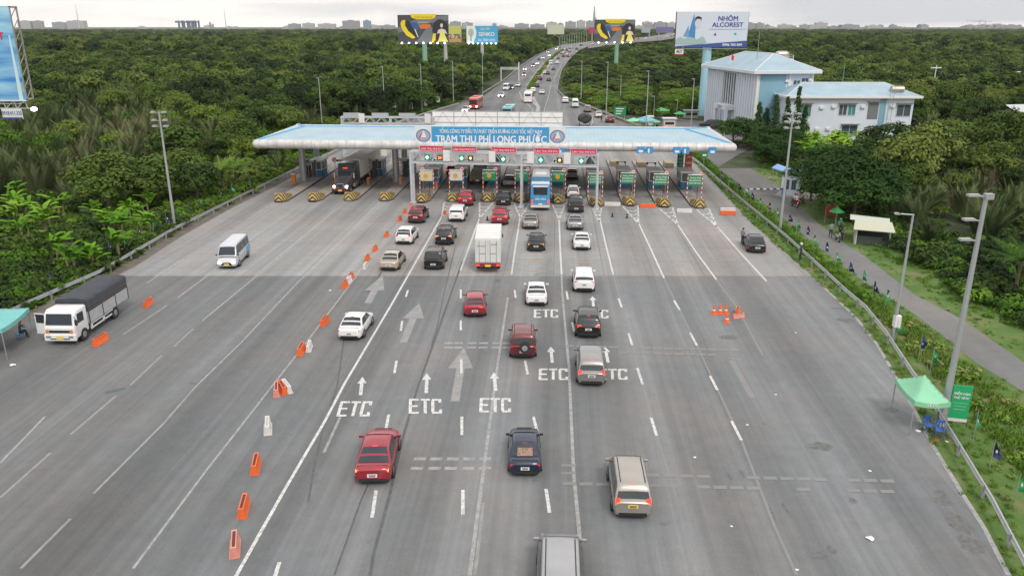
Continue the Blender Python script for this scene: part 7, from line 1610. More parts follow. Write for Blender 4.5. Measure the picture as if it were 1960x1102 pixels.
for px, pt, lb in ((150, 8, 'left'), (431, 14, 'middle')):
    p = AtY(px+2, 55, 4000); q = AtY(px, pt, 4000); t = empty('radio_mast', (p.x, 4000, 0)); tag(t, 'thin radio mast rising above the %s' % ('pale slab blocks at the far left' if lb == 'left' else 'horizon right of the harbour cranes'), 'mast')
    MB().cyl((0, 0, 0), (0, 0, q.z*.6), 3.2, 1.8, n=6).build('lattice', mat('mast_grey', (.5, .48, .48), .7), t); MB().cyl((0, 0, q.z*.6), (0, 0, q.z), 1.8, .6, n=6).build('mast_top', MATS['mast_grey'], t)
for px, pt in ((1873, 40), (1884, 42)):
    p = AtY(px, 55, 4200); zt2 = AtY(px, pt, 4200).z; t = empty('tower_crane', (p.x, 4200, 0)); tag(t, 'tower crane with a long level jib, %s of the pair on the right skyline' % ('left' if px == 1873 else 'right'), 'crane')
    MB().cyl((0, 0, 0), (0, 0, zt2+5), 2.2, n=4).build('mast', MATS['mast_grey'], t); MB().b2(-70, 30, -1.5, 1.5, zt2-1.5, zt2+1.5).build('jib', MATS['mast_grey'], t)
# pale sheds glimpsed in the woods
for px, py, D, w_, lb in ((66, 75, 900, 12, 'white shed roof glimpsed in the left woods'), (1960, 205, 150, 9, 'grey tin roof at the right edge of the woods'), (1950, 140, 300, 10, 'pale roof in the woods at the far right')):
    p = G(px, py, 5); t = empty('shed', (p.x, p.y, 0), .2); tag(t, lb, 'shed'); pbox('wall', t, -w_/2, w_/2, -3, 3, 0, 4.2, CONC2); g = MB(); g.add([(-w_/2-.4, -3.5, 4.2), (w_/2+.4, -3.5, 4.2), (w_/2+.4, 0, 5.6), (-w_/2-.4, 0, 5.6), (w_/2+.4, 3.5, 4.2), (-w_/2-.4, 3.5, 4.2)], [(0, 1, 2, 3), (3, 2, 4, 5)]); g.build('roof', mat('tin_grey', (.45, .46, .46), .5), t)
p = G(1491, 140, 0); 
for px, py, lb in ((1793, 135, 'white cross-armed post standing in the right woods'),):
    D = 235; q = AtY(px, 125, D); t = empty('utility_pole', (q.x, D, 0)); tag(t, lb, 'pole'); MB().cyl((0, 0, 0), (0, 0, q.z), .16, .12, n=6).build('pole', WHITE, t); pbox('crossarm', t, -1.5, 1.5, -.1, .1, q.z-.9, q.z-.6, WHITE)
# ================================================================ vegetation
def leaf_mat(name, stops, rough=.55, nscale=.35, transl=0):
    m = bpy.data.materials.new(name); m.use_nodes = True; t = m.node_tree; b = t.nodes['Principled BSDF']; L = t.links.new
    oi = N(t, 'ShaderNodeObjectInfo'); tc = N(t, 'ShaderNodeTexCoord'); n = N(t, 'ShaderNodeTexNoise'); n.inputs['Scale'].default_value = nscale; n.inputs['Detail'].default_value = 3; L(tc.outputs['Object'], n.inputs[0])
    at = N(t, 'ShaderNodeAttribute'); at.attribute_name = 'tone'
    pn = N(t, 'ShaderNodeTexNoise'); pn.inputs['Scale'].default_value = .022; pn.inputs['Detail'].default_value = 3; L(oi.outputs['Location'], pn.inputs[0]); pr = N(t, 'ShaderNodeMapRange'); pr.inputs[1].default_value = .35; pr.inputs[2].default_value = .65; pr.inputs[3].default_value = -.5; pr.inputs[4].default_value = .55; L(pn.outputs[0], pr.inputs[0])
    rm = N(t, 'ShaderNodeMath', operation='MULTIPLY_ADD'); L(oi.outputs['Random'], rm.inputs[0]); rm.inputs[1].default_value = 1.05; L(pr.outputs[0], rm.inputs[2])
    ad = N(t, 'ShaderNodeMath', operation='MULTIPLY_ADD'); L(n.outputs[0], ad.inputs[0]); ad.inputs[1].default_value = .22; L(rm.outputs[0], ad.inputs[2])
    a2 = N(t, 'ShaderNodeMath', operation='MULTIPLY_ADD'); L(at.outputs['Fac'], a2.inputs[0]); a2.inputs[1].default_value = .24; L(ad.outputs[0], a2.inputs[2])
    sc = N(t, 'ShaderNodeMath', operation='MULTIPLY'); sc.inputs[1].default_value = .6; L(a2.outputs[0], sc.inputs[0])
    cr = N(t, 'ShaderNodeValToRGB'); L(sc.outputs[0], cr.inputs[0]); e = cr.color_ramp.elements
    e[0].position = .08; e[0].color = (*stops[0], 1); e[1].position = .92; e[1].color = (*stops[-1], 1)
    for k, c in enumerate(stops[1:-1]): q = e.new(.08+.84*(k+1)/(len(stops)-1)); q.color = (*c, 1)
    L(cr.outputs[0], b.inputs['Base Color']); b.inputs['Roughness'].default_value = .75; b.inputs['Specular IOR Level'].default_value = .10
    return m
LFOR = leaf_mat('foliage_forest', [(.016, .032, .012), (.030, .056, .015), (.050, .088, .018), (.084, .132, .024), (.125, .160, .036)])
LDRK = leaf_mat('foliage_dark', [(.014, .038, .009), (.026, .062, .013), (.040, .088, .018)])
LBRI = leaf_mat('foliage_bright', [(.034, .080, .010), (.065, .138, .015), (.105, .190, .021), (.14, .19, .034)])
LNIP = leaf_mat('foliage_palm', [(.028, .048, .018), (.055, .082, .030), (.082, .115, .042), (.115, .140, .060), (.13, .11, .065)])
LBAN = leaf_mat('foliage_banana', [(.065, .16, .012), (.115, .25, .018), (.19, .31, .035)], .4)
LGRS = leaf_mat('foliage_grass', [(.06, .13, .014), (.10, .20, .022), (.15, .24, .04), (.22, .22, .08)])
BARK = mat('bark', (.11, .085, .06), .9, noise=.3, nscale=2); STMB = mat('banana_stem', (.16, .15, .07), .7)
def quads_mesh(name, V, m, tone=None, nv=4):
    """V: (n,nv,3) array of separate faces"""
    n = V.shape[0]; me = bpy.data.meshes.new(name); me.vertices.add(n*nv); me.vertices.foreach_set('co', V.reshape(-1).astype(np.float32))
    me.loops.add(n*nv); me.loops.foreach_set('vertex_index', np.arange(n*nv, dtype=np.int32)); me.polygons.add(n); me.polygons.foreach_set('loop_start', np.arange(0, n*nv, nv, dtype=np.int32))
    me.materials.append(m)
    a = me.attributes.new('tone', 'FLOAT', 'FACE'); a.data.foreach_set('value', (tone if tone is not None else np.zeros(n)).astype(np.float32)); me.update(calc_edges=True); return me
def leafcloud(C, Rd, nper, size, rng, up=.45):
    """C clump centres, Rd radii -> leaf faces spread over every clump"""
    Vs, T = [], []
    for c, r in zip(C, Rd):
        n = nper; d = rng.normal(size=(n, 3)); d /= np.linalg.norm(d, axis=1)[:, None]; d[:, 2] = np.where(d[:, 2] < -.35, -d[:, 2], d[:, 2])
        p = c+d*r[None, :]*rng.uniform(.55, 1.08, (n, 1))
        nr = d*1.2+rng.normal(size=(n, 3))*.42+np.array([0, 0, up*.7]); nr /= np.linalg.norm(nr, axis=1)[:, None]
        a = np.cross(nr, rng.normal(size=(n, 3))); a /= np.linalg.norm(a, axis=1)[:, None]; b = np.cross(nr, a)
        s = size*rng.uniform(.6, 1.35, (n, 1)); l = s*rng.uniform(1.0, 1.8, (n, 1))
        Vs.append(np.stack([p-a*l*.5, p-b*s*.42, p+a*l*.5, p+b*s*.42], 1)); T.append(rng.uniform(0, 1, n)*.6+rng.uniform(0, .8))
    return np.concatenate(Vs), np.concatenate(T)
def crown_mesh(name, seed, R_, Hc, z0, ncl, nper, size, m):
    rng = np.random.default_rng(seed); C, Rd = [], []
    for k in range(ncl):
        f = rng.uniform(0, 1)**.6; a = rng.uniform(0, 6.283); el = rng.uniform(-.25, 1)
        rr_ = R_*f*math.sqrt(max(0, 1-max(el, 0)**2*.8)); C.append([rr_*math.cos(a), rr_*math.sin(a), z0+Hc*(.30+.62*el*(1-.25*f))]); q = R_*rng.uniform(.26, .46); Rd.append([q, q, q*.75])
    V, T = leafcloud(np.array(C), np.array(Rd), nper, size, rng); return quads_mesh(name, V, m, T)
def trunk_mesh(name, h_, r, R_, seed):
    rr_ = random.Random(seed); g = MB(); p = Vector((0, 0, 0)); lean = Vector((rr_.uniform(-.4, .4), rr_.uniform(-.4, .4), 0)); tops = []
    g.cyl(p, lean*.5+Vector((0, 0, h_*.5)), r, r*.7, n=7); g.cyl(lean*.5+Vector((0, 0, h_*.5)), lean+Vector((0, 0, h_*.9)), r*.7, r*.3, n=6)
    for k in range(5): a = k*1.25+rr_.random(); s = lean*.6+Vector((0, 0, h_*(.42+.08*k))); g.cyl(s, s+Vector((math.cos(a)*R_*.6, math.sin(a)*R_*.6, h_*.25)), r*.4, r*.12, n=5)
    return g.mesh(name, [BARK])
NEAR = []; 
for k in range(5):
    R_ = [3.3, 3.9, 3.0, 3.6, 4.2][k]; Hc = [4.6, 5.0, 5.2, 4.4, 5.6][k]; z0 = [2.0, 2.2, 2.4, 1.8, 2.4][k]
    NEAR.append((trunk_mesh('trunk', z0+Hc*.6, .22, R_, k), crown_mesh('crown', k+1, R_, Hc, z0, 30, 105, .30, [LFOR, LFOR, LFOR, LFOR, LDRK][k])))
FAR = [crown_mesh('far_crown', 20+k, 3.8, 5.2, 1.6, 24, 46, .52, LFOR) for k in range(3)]
BRT = crown_mesh('crown', 31, 3.4, 4.6, 1.2, 30, 100, .29, LBRI)
def bush_mesh(name, seed, R_, h_, ncl, nper, size, m):
    rng = np.random.default_rng(seed); C, Rd = [], []
    for k in range(ncl): f = rng.uniform(0, 1)**.5; a = rng.uniform(0, 6.283); C.append([R_*f*math.cos(a), R_*f*math.sin(a), h_*rng.uniform(.15, .8)*(1-.4*f)]); q = R_*rng.uniform(.25, .42); Rd.append([q, q, q*.8])
    V, T = leafcloud(np.array(C), np.array(Rd), nper, size, rng, .6); return quads_mesh(name, V, m, T)
BUSH = [bush_mesh('bush', 40, 1.4, 1.6, 12, 30, .26, LBRI), bush_mesh('bush', 41, 1.2, 1.3, 12, 30, .24, LBRI), bush_mesh('bush', 42, 1.5, 2.2, 14, 30, .28, LFOR)]
def frond(base, az, lean, length, width, nl, rng, droop=.6, rise=1.0):
    """one pinnate frond: list of leaflet quads"""
    P = []; 
    for k in range(nl+1):
        f = k/nl; out_ = length*(lean*f+droop*f*f*.5); z = length*rise*(f-droop*.42*f**2.4); P.append((out_, z))
    P = np.array(P); d = np.array([math.cos(az), math.sin(az)]); s = np.array([-d[1], d[0]]); V = []
    for k in range(1, nl+1):
        lw = .30
        c = np.array([base[0]+d[0]*P[k, 0], base[1]+d[1]*P[k, 0], base[2]+P[k, 1]]); pc = np.array([base[0]+d[0]*P[k-1, 0], base[1]+d[1]*P[k-1, 0], base[2]+P[k-1, 1]]); ax = (c-pc); w = width*math.sin(math.pi*min(1, .12+.82*k/nl))
        for sg in (-1, 1):
            sd = np.array([s[0], s[1], 0])*sg; tip = c+sd*w+ax*1.3+np.array([0, 0, -w*.25]); V.append([pc+ax*.1, pc+ax*.55, tip+ax*.3, tip+ax*.12])
    for k in range(nl): a_ = np.array([base[0]+d[0]*P[k, 0], base[1]+d[1]*P[k, 0], base[2]+P[k, 1]]); b_ = np.array([base[0]+d[0]*P[k+1, 0], base[1]+d[1]*P[k+1, 0], base[2]+P[k+1, 1]]); w3 = np.array([s[0], s[1], 0])*.05; V.append([a_-w3, b_-w3, b_+w3, a_+w3])
    return V
def nipa_mesh(seed, h_, n, m=None):
    rng = np.random.default_rng(seed); V = []; T = []
    for k in range(n):
        v = frond((rng.uniform(-.7, .7), rng.uniform(-.7, .7), 0), rng.uniform(0, 6.28), rng.uniform(.04, .34), h_*rng.uniform(.7, 1.1), .52, 20, rng, rng.uniform(.12, .6)); V += v; T += [rng.uniform(0, 1.2) if rng.random() > .06 else 1.6]*len(v)
    return quads_mesh('fronds', np.array(V), m or LNIP, np.array(T))
NIPA = [nipa_mesh(50+k, 6.0, 22) for k in range(4)]
def coco_mesh(seed, h_, n, L_, m):
    rng = np.random.default_rng(seed); V = []; T = []
    for k in range(n): v = frond((0, 0, h_), k*6.283/n+rng.uniform(-.2, .2), rng.uniform(.5, .95), L_, .7, 14, rng, rng.uniform(.5, 1.5), rng.uniform(.2, .9)); V += v; T += [rng.uniform(0, 1)]*len(v)
    return quads_mesh('fronds', np.array(V), m, np.array(T))
COCO = coco_mesh(60, 3.2, 16, 3.6, LBRI); COCT = MB().cyl((0, 0, 0), (.2, 0, 3.3), .2, .14, n=8).mesh('trunk', [BARK])
def banana_mesh(seed, n, h_):
    rng = np.random.default_rng(seed); V = []; T = []
    for q in range(n):
        az = rng.uniform(0, 6.28); d = np.array([math.cos(az), math.sin(az), 0]); s = np.array([-d[1], d[0], 0]); L_ = rng.uniform(1.5, 2.2); ln = rng.uniform(.2, .9); b0 = np.array([rng.uniform(-.5, .5), rng.uniform(-.5, .5), h_*rng.uniform(.55, .9)]); P = []
        for k in range(8): f = k/7; P.append(b0+d*L_*(ln*.75*f+.30*f*f)+np.array([0, 0, L_*(1.25-ln*.5)*(f-.58*f*f)]))
        tn = rng.uniform(0, 1.2)
        for k in range(7):
            w0 = .27*math.sin(math.pi*min(1, .08+.90*k/7)); w1 = .27*math.sin(math.pi*min(1, .08+.90*(k+1)/7)); dz = np.array([0, 0, -.10])
            for sg in (-1, 1): V.append([P[k], P[k+1], P[k+1]+s*sg*w1+dz, P[k]+s*sg*w0+dz]); T.append(tn+rng.uniform(-.1, .1))
    return quads_mesh('leaves', np.array(V), LBAN, np.array(T))
BANA = [banana_mesh(70+k, 14, 2.6) for k in range(3)]
BANT = MB().cyl((0, 0, 0), (.05, 0, 2.0), .16, .10, n=8).cyl((.4, .3, 0), (.5, .4, 1.6), .13, .08, n=8).mesh('stem', [STMB])
rng = np.random.default_rng(80); V = []
for k in range(26):
    a = rng.uniform(0, 6.28); b0 = np.array([rng.uniform(-.28, .28), rng.uniform(-.28, .28), 0]); d = np.array([math.cos(a), math.sin(a), 0]); s = np.array([-d[1], d[0], 0])*.022; h_ = rng.uniform(.18, .42); V.append([b0-s, b0+s, b0+s*.6+d*.12+np.array([0, 0, h_*.7]), b0+d*.22+np.array([0, 0, h_])])
GRAS = quads_mesh('grass_tuft', np.array(V), LGRS, rng.uniform(0, 1, 26))
WEED = bush_mesh('weed', 43, .45, .5, 8, 16, .13, LGRS)

def scatter(name, pts, idx, rot, scl, meshes, label, cat):
    """countless plants: one object whose points carry the plants"""
    src = bpy.data.collections.new(name+'_kinds')
    for k, me in enumerate(meshes): o = bpy.data.objects.new('%s_%02d' % (name, k), me); src.objects.link(o)
    me = bpy.data.meshes.new(name); n = len(pts); me.vertices.add(n); me.vertices.foreach_set('co', np.array(pts, dtype=np.float32).ravel())
    a = me.attributes.new('kind_index', 'INT', 'POINT'); a.data.foreach_set('value', np.array(idx, dtype=np.int32))
    a = me.attributes.new('turn', 'FLOAT_VECTOR', 'POINT'); a.data.foreach_set('vector', np.array([(0, 0, r) for r in rot], dtype=np.float32).ravel())
    a = me.attributes.new('size', 'FLOAT_VECTOR', 'POINT'); a.data.foreach_set('vector', np.array(scl, dtype=np.float32).ravel()); me.update()
    o = bpy.data.objects.new(name, me); COL.objects.link(o); tag(o, label, cat, kind='stuff')
    ng = bpy.data.node_groups.new(name, 'GeometryNodeTree'); ng.interface.new_socket('Geometry', in_out='INPUT', socket_type='NodeSocketGeometry'); ng.interface.new_socket('Geometry', in_out='OUTPUT', socket_type='NodeSocketGeometry')
    gi, go = ng.nodes.new('NodeGroupInput'), ng.nodes.new('NodeGroupOutput'); ip = ng.nodes.new('GeometryNodeInstanceOnPoints'); ci = ng.nodes.new('GeometryNodeCollectionInfo')
    ci.inputs['Collection'].default_value = src; ci.inputs['Separate Children'].default_value = True; ci.inputs['Reset Children'].default_value = True
    def att(nm, ty): q = ng.nodes.new('GeometryNodeInputNamedAttribute'); q.data_type = ty; q.inputs['Name'].default_value = nm; return q.outputs[0]
    L = ng.links.new; L(gi.outputs[0], ip.inputs['Points']); L(ci.outputs[0], ip.inputs['Instance']); ip.inputs['Pick Instance'].default_value = True
    L(att('kind_index', 'INT'), ip.inputs['Instance Index']); L(att('turn', 'FLOAT_VECTOR'), ip.inputs['Rotation']); L(att('size', 'FLOAT_VECTOR'), ip.inputs['Scale']); L(ip.outputs[0], go.inputs[0])
    o.modifiers.new('plants', 'NODES').node_group = ng; return o

aL = np.array(sorted([(p.y, p.x) for p in allL])); aR = np.array(sorted([(p.y, p.x) for p in allR])); aS = np.array(sorted([(p.y, p.x) for p in sr])); aSl = np.array(sorted([(p.y, p.x) for p in sl]))
BC = [(p.x, p.y) for p in BRIDGE_C]
BOX = [(46, 164, 72, 200), (53, 158, 84, 173)]
def segd(x, y):
    best = 1e9
    for (ax, ay), (bx, by) in zip(BC[:-1], BC[1:]):
        t = max(0, min(1, ((x-ax)*(bx-ax)+(y-ay)*(by-ay))/((bx-ax)**2+(by-ay)**2))); best = min(best, math.hypot(x-ax-t*(bx-ax), y-ay-t*(by-ay)))
    return best
YSR = aS[-1, 0]
def blocked(x, y, b):
    xl = np.interp(y, aL[:, 0], aL[:, 1]); xr = np.interp(y, aR[:, 0], aR[:, 1])
    if y < YSR+2: xr = max(xr, np.interp(y, aS[:, 0], aS[:, 1]))
    if y < aL[-1, 0]+8 and xl-b < x < xr+b: return True
    for x0, y0, x1, y1 in BOX:
        if x0-b < x < x1+b and y0-b < y < y1+b: return True
    if y > 480 and segd(x, y) < 17: return True
    if 138 < y < 232:
        px, py = proj(x, y)
        if 1180 < px < 1446 and 222 < py < 330 and not (px > 1395 and py > 268): return True
    if math.hypot(x-G(1514, 374).x, y-G(1514, 374).y) < b+1.0 or math.hypot(x-G(1666, 465).x, y-G(1666, 465).y) < b+1.5: return True
    return False
rv = random.Random(5)
things = []; near_pts = []; F_ = dict(p=[], i=[], r=[], s=[]); U_ = dict(p=[], i=[], r=[], s=[])
def addf(D, x, y, i_, s): D['p'].append((x, y, -.05)); D['i'].append(i_); D['r'].append(rv.uniform(0, 6.28)); D['s'].append(s)
def zone(x, y):
    px, py = proj(x, y)
    xl = np.interp(y, aL[:, 0], aL[:, 1])
    if x < xl:      # left side
        if py > 545: return 'bush'
        if py > 395: return 'banana' if (px < 345 and rv.random() < .42) else 'bush'
        if py > 335: return 'nipa' if px < 300 else ('bush' if rv.random() < .6 else 'tree' if px < 420 else 'bush')
        if py > 232: return ('nipa' if rv.random() < .88 else 'bright') if px < 330 else ('bush' if py > 255 and rv.random() < .5 else rv.choice(('bright', 'tree', 'nipa'))) if px < 600 else 'bush'
        if py > 178: return 'nipa' if rv.random() < (.6 if px < 520 else .25) else 'tree'
        return 'tree'
    if y < YSR and px > 1400:
        xs_ = np.interp(y, aS[:, 0], aS[:, 1]); d = x-xs_
        if d < 6.5 and py > 440: return 'none' if d < 4.0 else 'bush'
        if py > 470: return 'bush' if d < 16 else ('nipa' if rv.random() < .5 else 'bush')
        if py > 400 and px > 1700: return 'nipa'
        if py > 330 and px > 1740: return 'nipa' if rv.random() < .7 else 'tree'
        if 1515 < px < 1700 and 262 < py < 322: return 'banana'
        if px < 1700 and py > 275: return 'dark' if px < 1545 else ('banana' if py < 320 and rv.random() < .6 else 'dark')
        return 'tree'
    if px < 1395 and 1060 < px and 185 < py < 250: return 'bush' if rv.random() < .75 else 'bright'
    if px < 1395 and 1060 < px and 128 < py <= 185: return 'bush' if rv.random() < .35 else 'tree'
    if px >= 1395 and py > 250: return 'banana' if px > 1515 else 'dark'
    if 200 < py and px > 1780: return 'nipa' if rv.random() < .3 else 'tree'
    return 'tree'
cand = []
def grid(y0, y1, st):
    y = y0
    while y < y1:
        hw_ = .74*y+22; x = -hw_
        while x < hw_: cand.append((x+rv.uniform(-.42, .42)*st, y+rv.uniform(-.42, .42)*st, st)); x += st
        y += st*.9
grid(40, 110, 3.2); grid(110, 260, 4.6); grid(260, 520, 6.4); grid(520, 1200, 10.5); grid(1200, 3000, 19)
TREES, NIPS, BANS = [], [], []
for x, y, st in cand:
    px, py = proj(x, y, 3)
    if not (-70 < px < 2030) or py > 720 or (py < 45): continue
    if y > 520:
        if blocked(x, y, 4): continue
        k = rv.choice((0, 0, 0, 0, 1, 1, 1, 1, 2, 2, 2, 2, 2, 3)); s = st/6.4*rv.uniform(.65, 1.25); hz_ = rv.choice((.7, .9, 1.0, 1.1, 1.35, 1.75))*rv.uniform(.85, 1.1)
        if segd(x, y) < 60 or (x > 40 and y < 800 and px < 1320 and px > 1050): hz_ *= .6
        addf(F_, x, y, k, (s, s, hz_)); continue
    z = zone(x, y)
    if z == 'none': continue
    b = {'tree': 4.2, 'bright': 3.6, 'dark': 3.6, 'nipa': 2.6, 'banana': 1.8, 'bush': 1.6}[z]
    if blocked(x, y, b): continue
    if z == 'bush':
        for _ in range(3 if st < 4 else 4):
            s = rv.uniform(.6, 1.2)*(1.0 if st < 4 else 1.3); bx, by = x+rv.uniform(-1, 1)*st*.5, y+rv.uniform(-1, 1)*st*.5
            if blocked(bx, by, 1.5*s): continue
            addf(U_, bx, by, rv.choice([0, 1, 1, 2]), (s, s, s*rv.uniform(.8, 1.2)))
        continue
    if z in ('tree', 'dark', 'bright'):
        if st < 4 and rv.random() < .55: addf(U_, x, y, 2, (1, 1, 1)); continue
        if st < 6 and rv.random() < .25: continue
        TREES.append((x, y, z, px, py))
    elif z == 'nipa': NIPS.append((x, y, px, py)) if rv.random() < (.55 if st < 4 else .8) else 0
    else: BANS.append((x, y, px, py)) if rv.random() < .9 else 0
    if st < 5 and rv.random() < .9: s = rv.uniform(.6, 1.1); addf(U_, x+1, y+1, rv.choice([0, 2]), (s, s, s*.7))
TREES.sort(key=lambda t: t[1]); NIPS.sort(key=lambda t: t[1]); BANS.sort(key=lambda t: t[1])
PT = {}
def plant(kind, parts, x, y, s, sz, label, cat, grp):
    if kind not in PT:
        t = empty(kind.split('/')[0], (0, 0, 0))
        for nm, me in parts: put(nm, me, t)
        PT[kind] = t; o = t
    else: o = copy_tree(PT[kind])
    o.location = (x, y, -.05); o.rotation_euler = (0, 0, rv.uniform(0, 6.28)); o.scale = (s, s, sz); tag(o, label, cat, grp); return o
NT = 290
for x, y, z, px, py in TREES[:NT]:
    side = 'left of' if px < 900 else 'right of'; s = rv.uniform(.6, 1.32); k = rv.randrange(4)
    if z == 'dark': plant('broadleaf_tree/4', [('trunk', NEAR[4][0]), ('crown', NEAR[4][1])], x, y, s*.78, s*.58, 'dark leafy tree in the thicket by the office and service road', 'tree', 'dark trees by the service road')
    elif z == 'bright': plant('broadleaf_tree/b', [('trunk', NEAR[0][0]), ('crown', BRT)], x, y, s*.85, s*.75, 'fresh green tree in the scrub %s the gates' % side, 'tree', 'fresh green trees %s the gates' % side)
    else: plant('broadleaf_tree/%d' % k, [('trunk', NEAR[k][0]), ('crown', NEAR[k][1])], x, y, s, s*rv.uniform(.8, 1.1)*(.62 if 1050 < px < 1345 else 1), 'bushy olive green tree in the woods %s the expressway' % side, 'tree', 'woodland trees %s the expressway' % side)
for x, y, z, px, py in TREES[NT:]: s = rv.uniform(.85, 1.25); addf(F_, x, y, rv.randrange(3) if z != 'bright' else 3, (s, s, s*rv.uniform(.75, 1.1)*(.6 if 1050 < px < 1330 else 1)))
NN = 240
for x, y, px, py in NIPS[:NN]:
    side = 'left of' if px < 900 else 'right of'; s = rv.uniform(.75, 1.12); k = rv.randrange(4); plant('nipa_palm/%d' % k, [('fronds', NIPA[k])], x, y, s, s*rv.uniform(.8, 1.05)*(.8 if px > 900 else 1), 'upright feathery nipa palm in the swampy thicket %s the gates' % side, 'palm', 'nipa palms %s the gates' % side)
for x, y, px, py in NIPS[NN:]: s = rv.uniform(.8, 1.2); addf(F_, x, y, 4+rv.randrange(2), (s, s, s))
for x, y, px, py in BANS:
    side = 'left of the plaza' if px < 900 else 'by the office annex'; s = rv.uniform(.75, 1.15); k = rv.randrange(3); plant('banana_plant/%d' % k, [('leaves', BANA[k]), ('stem', BANT)], x, y, s, s, 'bright green banana plant with broad arching leaves %s' % side, 'banana plant', 'banana plants %s' % side)
# single trees one can point at
def single(px, py, s, sz, k, label, nm='broadleaf_tree'):
    p = G(px, py); o = empty(nm, p, rv.uniform(0, 6)); put('trunk', NEAR[k][0], o); put('crown', NEAR[k][1] if k != 9 else BRT, o); o.scale = (s, s, sz); tag(o, label, 'tree')
RND = crown_mesh('crown', 90, 5.6, 7.0, .6, 75, 130, .32, LDRK)
o = empty('broadleaf_tree', G(1625, 412), 1.0); put('trunk', trunk_mesh('trunk', 6, .35, 5, 9), o); put('crown', RND, o); tag(o, 'big round dark tree spreading over the guard hut', 'tree')
o = empty('broadleaf_tree', G(1552, 385), 2.0); put('trunk', NEAR[2][0], o); put('crown', NEAR[4][1], o); o.scale = (.8, .8, .75); tag(o, 'dark tree right behind the guard hut roof', 'tree')
o = empty('broadleaf_tree', G(215, 412), .3); put('trunk', NEAR[1][0], o); put('crown', NEAR[1][1], o); o.scale = (1.25, 1.25, 1.05); tag(o, 'large rounded olive tree left of the left floodlight mast', 'tree')
o = empty('broadleaf_tree', G(275, 398), 2.3); put('trunk', NEAR[1][0], o); put('crown', NEAR[3][1], o); o.scale = (1.1, 1.1, .95); tag(o, 'rounded olive tree just beside the left floodlight mast', 'tree')
for px, py, s, lb in ((428, 372, 1.0, 'spiky green palm close to the left guardrail, left one of two'), (452, 366, .9, 'spiky green palm close to the left guardrail, right one of two'), (1941, 560, .9, 'small palm at the right edge above the bushes')):
    o = empty('palm_tree', G(px, py), .5); put('trunk', COCT, o); put('fronds', COCO, o); o.scale = (s, s, s); tag(o, lb, 'palm')
CYP = None
def column_tree(px, py, h_, w, label):
    rng2 = np.random.default_rng(int(px)); C, Rd = [], []
    for k in range(26): f = k/25; a = rng2.uniform(0, 6.28); r = w*.35*(1-f**2.2)+.05; C.append([r*math.cos(a), r*math.sin(a), .5+f*(h_-.9)]); q = w*(.42*(1-f*.7)+.08); Rd.append([q, q, q*1.5])
    V, T = leafcloud(np.array(C), np.array(Rd), 46, .30, rng2); o = empty('columnar_tree', G(px, py)); put('crown', quads_mesh('crown', V, LDRK, T), o); put('trunk', MB().cyl((0, 0, 0), (0, 0, h_*.8), .14, .05, n=6).mesh('trunk', [BARK]), o); tag(o, label, 'tree')
for px, py, h_, w, lb in ((1448, 268, 7.5, 1.8, 'leftmost narrow dark tree in front of the office building'), (1462, 270, 6.5, 1.5, 'narrow dark tree between the first two tall ones at the office'), (1478, 272, 9.2, 1.8, 'second tall narrow tree in front of the office stair'), (1500, 274, 9.0, 1.6, 'narrow dark tree left of the annex window'), (1519, 276, 11.0, 1.7, 'tallest narrow tree rising to the annex roof'), (1535, 278, 7.5, 1.6, 'narrow dark tree right below the annex window'), (1322-70, 232, 9, 1.5, 'slim dark tree beside the lamp post over the roadside tents')): column_tree(px, py, h_, w, lb)
# extra bananas close to the annex and low hedge on the median
for k in range(14):
    px = rv.uniform(1530, 1690); py = rv.uniform(286, 318); p = G(px, py); plant('banana_plant/%d' % (k % 3), [('leaves', BANA[k % 3]), ('stem', BANT)], p.x, p.y, rv.uniform(1.1, 1.5), rv.uniform(1.0, 1.3), 'bright green banana plant with broad arching leaves by the office annex', 'banana plant', 'banana plants by the office annex')
mc = sorted([(a+b)/2 for a, b in zip(md, md2)], key=lambda p: p.y); my = np.array([p.y for p in mc]); mxx_ = np.array([p.x for p in mc]); H_ = dict(p=[], i=[], r=[], s=[])
yy_ = 262
while yy_ < 640: H_['p'].append((np.interp(yy_, my, mxx_)+rv.uniform(-.3, .3), yy_, deckz(yy_)+.1)); H_['i'].append(rv.choice([0, 1])); H_['r'].append(rv.uniform(0, 6)); s = rv.uniform(.55, .9); H_['s'].append((s, s*1.3, s*.75)); yy_ += 1.5
scatter('median_hedge', H_['p'], H_['i'], H_['r'], H_['s'], BUSH[:2], 'clipped green hedge along the median of the ramp', 'hedge')
# undergrowth along the edges
for side in range(2):
    y = 30
    while y < 250:
        for _ in range(3):
            if side == 0: x = np.interp(y, aL[:, 0], aL[:, 1])-rv.uniform(1.9, 7)
            else:
                if y > YSR: continue
                x = np.interp(y, aS[:, 0], aS[:, 1])+rv.uniform(4.2, 9)
            s = rv.uniform(.45, .95); addf(U_, x, y+rv.uniform(-.6, .6), rv.choice([0, 0, 1, 2]), (s, s, s*.9))
        y += .9
scatter('undergrowth', U_['p'], U_['i'], U_['r'], U_['s'], BUSH, 'dense green undergrowth and scrub around the road', 'undergrowth')
scatter('forest', F_['p'], F_['i'], F_['r'], F_['s'], FAR+[BRT]+NIPA[:2], 'wide wooded plain reaching to the horizon', 'forest')
print('COUNTS', len(TREES), len(NIPS), len(BANS), len(F_['p']), len(U_['p']))
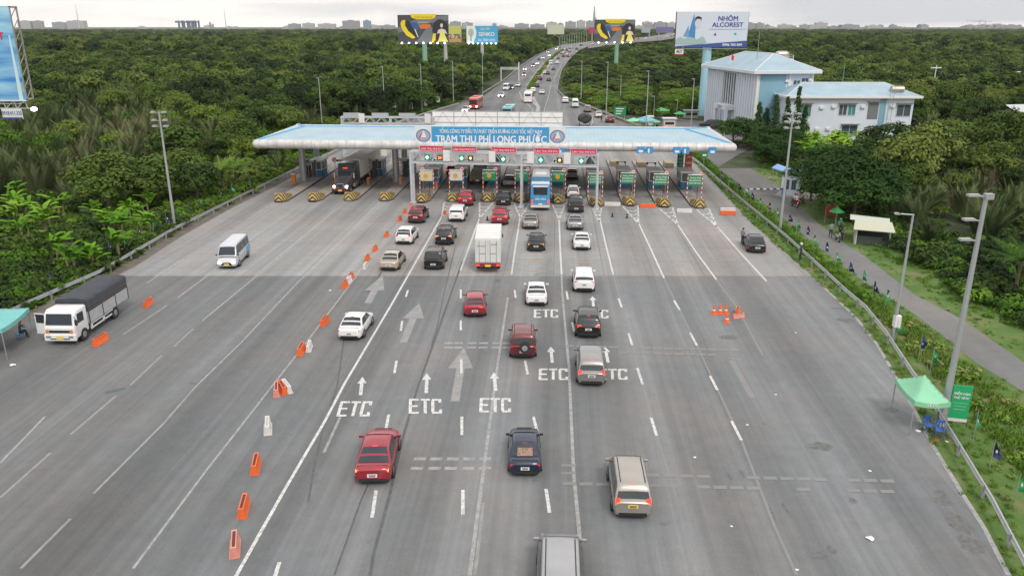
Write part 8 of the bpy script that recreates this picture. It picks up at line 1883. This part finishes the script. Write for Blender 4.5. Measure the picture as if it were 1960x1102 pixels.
# grass and weeds on the verges
K_ = dict(p=[], i=[], r=[], s=[])
y = 25.0
while y < 175:
    xr = np.interp(y, aR[:, 0], aR[:, 1]); xs0 = np.interp(y, aSl[:, 0], aSl[:, 1]) if y < aSl[-1, 0] else xr+3
    w = max(.3, xs0-xr); n = int(max(4, w*3.2))
    for _ in range(n):
        x = xr+rv.uniform(-.12, w); f = (x-xr)/w
        bare = math.sin(x*1.7+y*.31)*math.sin(y*.47-x*.9)
        if f < .40 and rv.random() < (.45 if bare > 0 else .15): continue
        if f > .72 and bare > -.1 and rv.random() < .75: continue
        s = rv.uniform(.7, 1.4)*(.45 if f < .38 else 1.0 if f < .75 else .6); K_['p'].append((x, y+rv.uniform(-.25, .25), -.01)); K_['i'].append(0 if rv.random() < .95 else 1); K_['r'].append(rv.uniform(0, 6.28)); K_['s'].append((s, s, s))
    if y < YSR:
        xs1 = np.interp(y, aS[:, 0], aS[:, 1])
        for _ in range(7):
            u = rv.uniform(.1, 5.0); 
            if math.sin(y*.21+u)*math.sin(y*.6) > .35 and u < 3.5: continue
            s = rv.uniform(.4, .9)*(.5 if u < 2 else 1.1); K_['p'].append((xs1+u, y+rv.uniform(-.25, .25), -.01)); K_['i'].append(0 if rv.random() < .9 else 1); K_['r'].append(rv.uniform(0, 6.28)); K_['s'].append((s, s, s))
    xl = np.interp(y, aL[:, 0], aL[:, 1])
    for _ in range(4): u = rv.uniform(.9, 3.0); s = rv.uniform(.4, .9)*(.6 if u < 1.5 else 1); K_['p'].append((xl-u, y+rv.uniform(-.25, .25), -.01)); K_['i'].append(rv.randrange(2)); K_['r'].append(rv.uniform(0, 6.28)); K_['s'].append((s, s, s))
    y += .5
scatter('grass', K_['p'], K_['i'], K_['r'], K_['s'], [GRAS, WEED], 'rough green grass and weeds on the verges', 'grass')
# ================================================================ haze
hz = MB().b2(-6500, 6500, -250, 7600, -1.1, 330).build('haze', bpy.data.materials.new('haze')); tag(hz, 'thin evening haze over the plain', 'haze', kind='stuff')
m = MATS['haze'] = hz.data.materials[0]; m.use_nodes = True; m.node_tree.nodes.clear(); o_ = N(m.node_tree, 'ShaderNodeOutputMaterial'); v_ = N(m.node_tree, 'ShaderNodeVolumePrincipled'); v_.inputs['Color'].default_value = (.95, .95, .97, 1); v_.inputs['Density'].default_value = 0.000035
m.node_tree.links.new(v_.outputs[0], o_.inputs['Volume'])
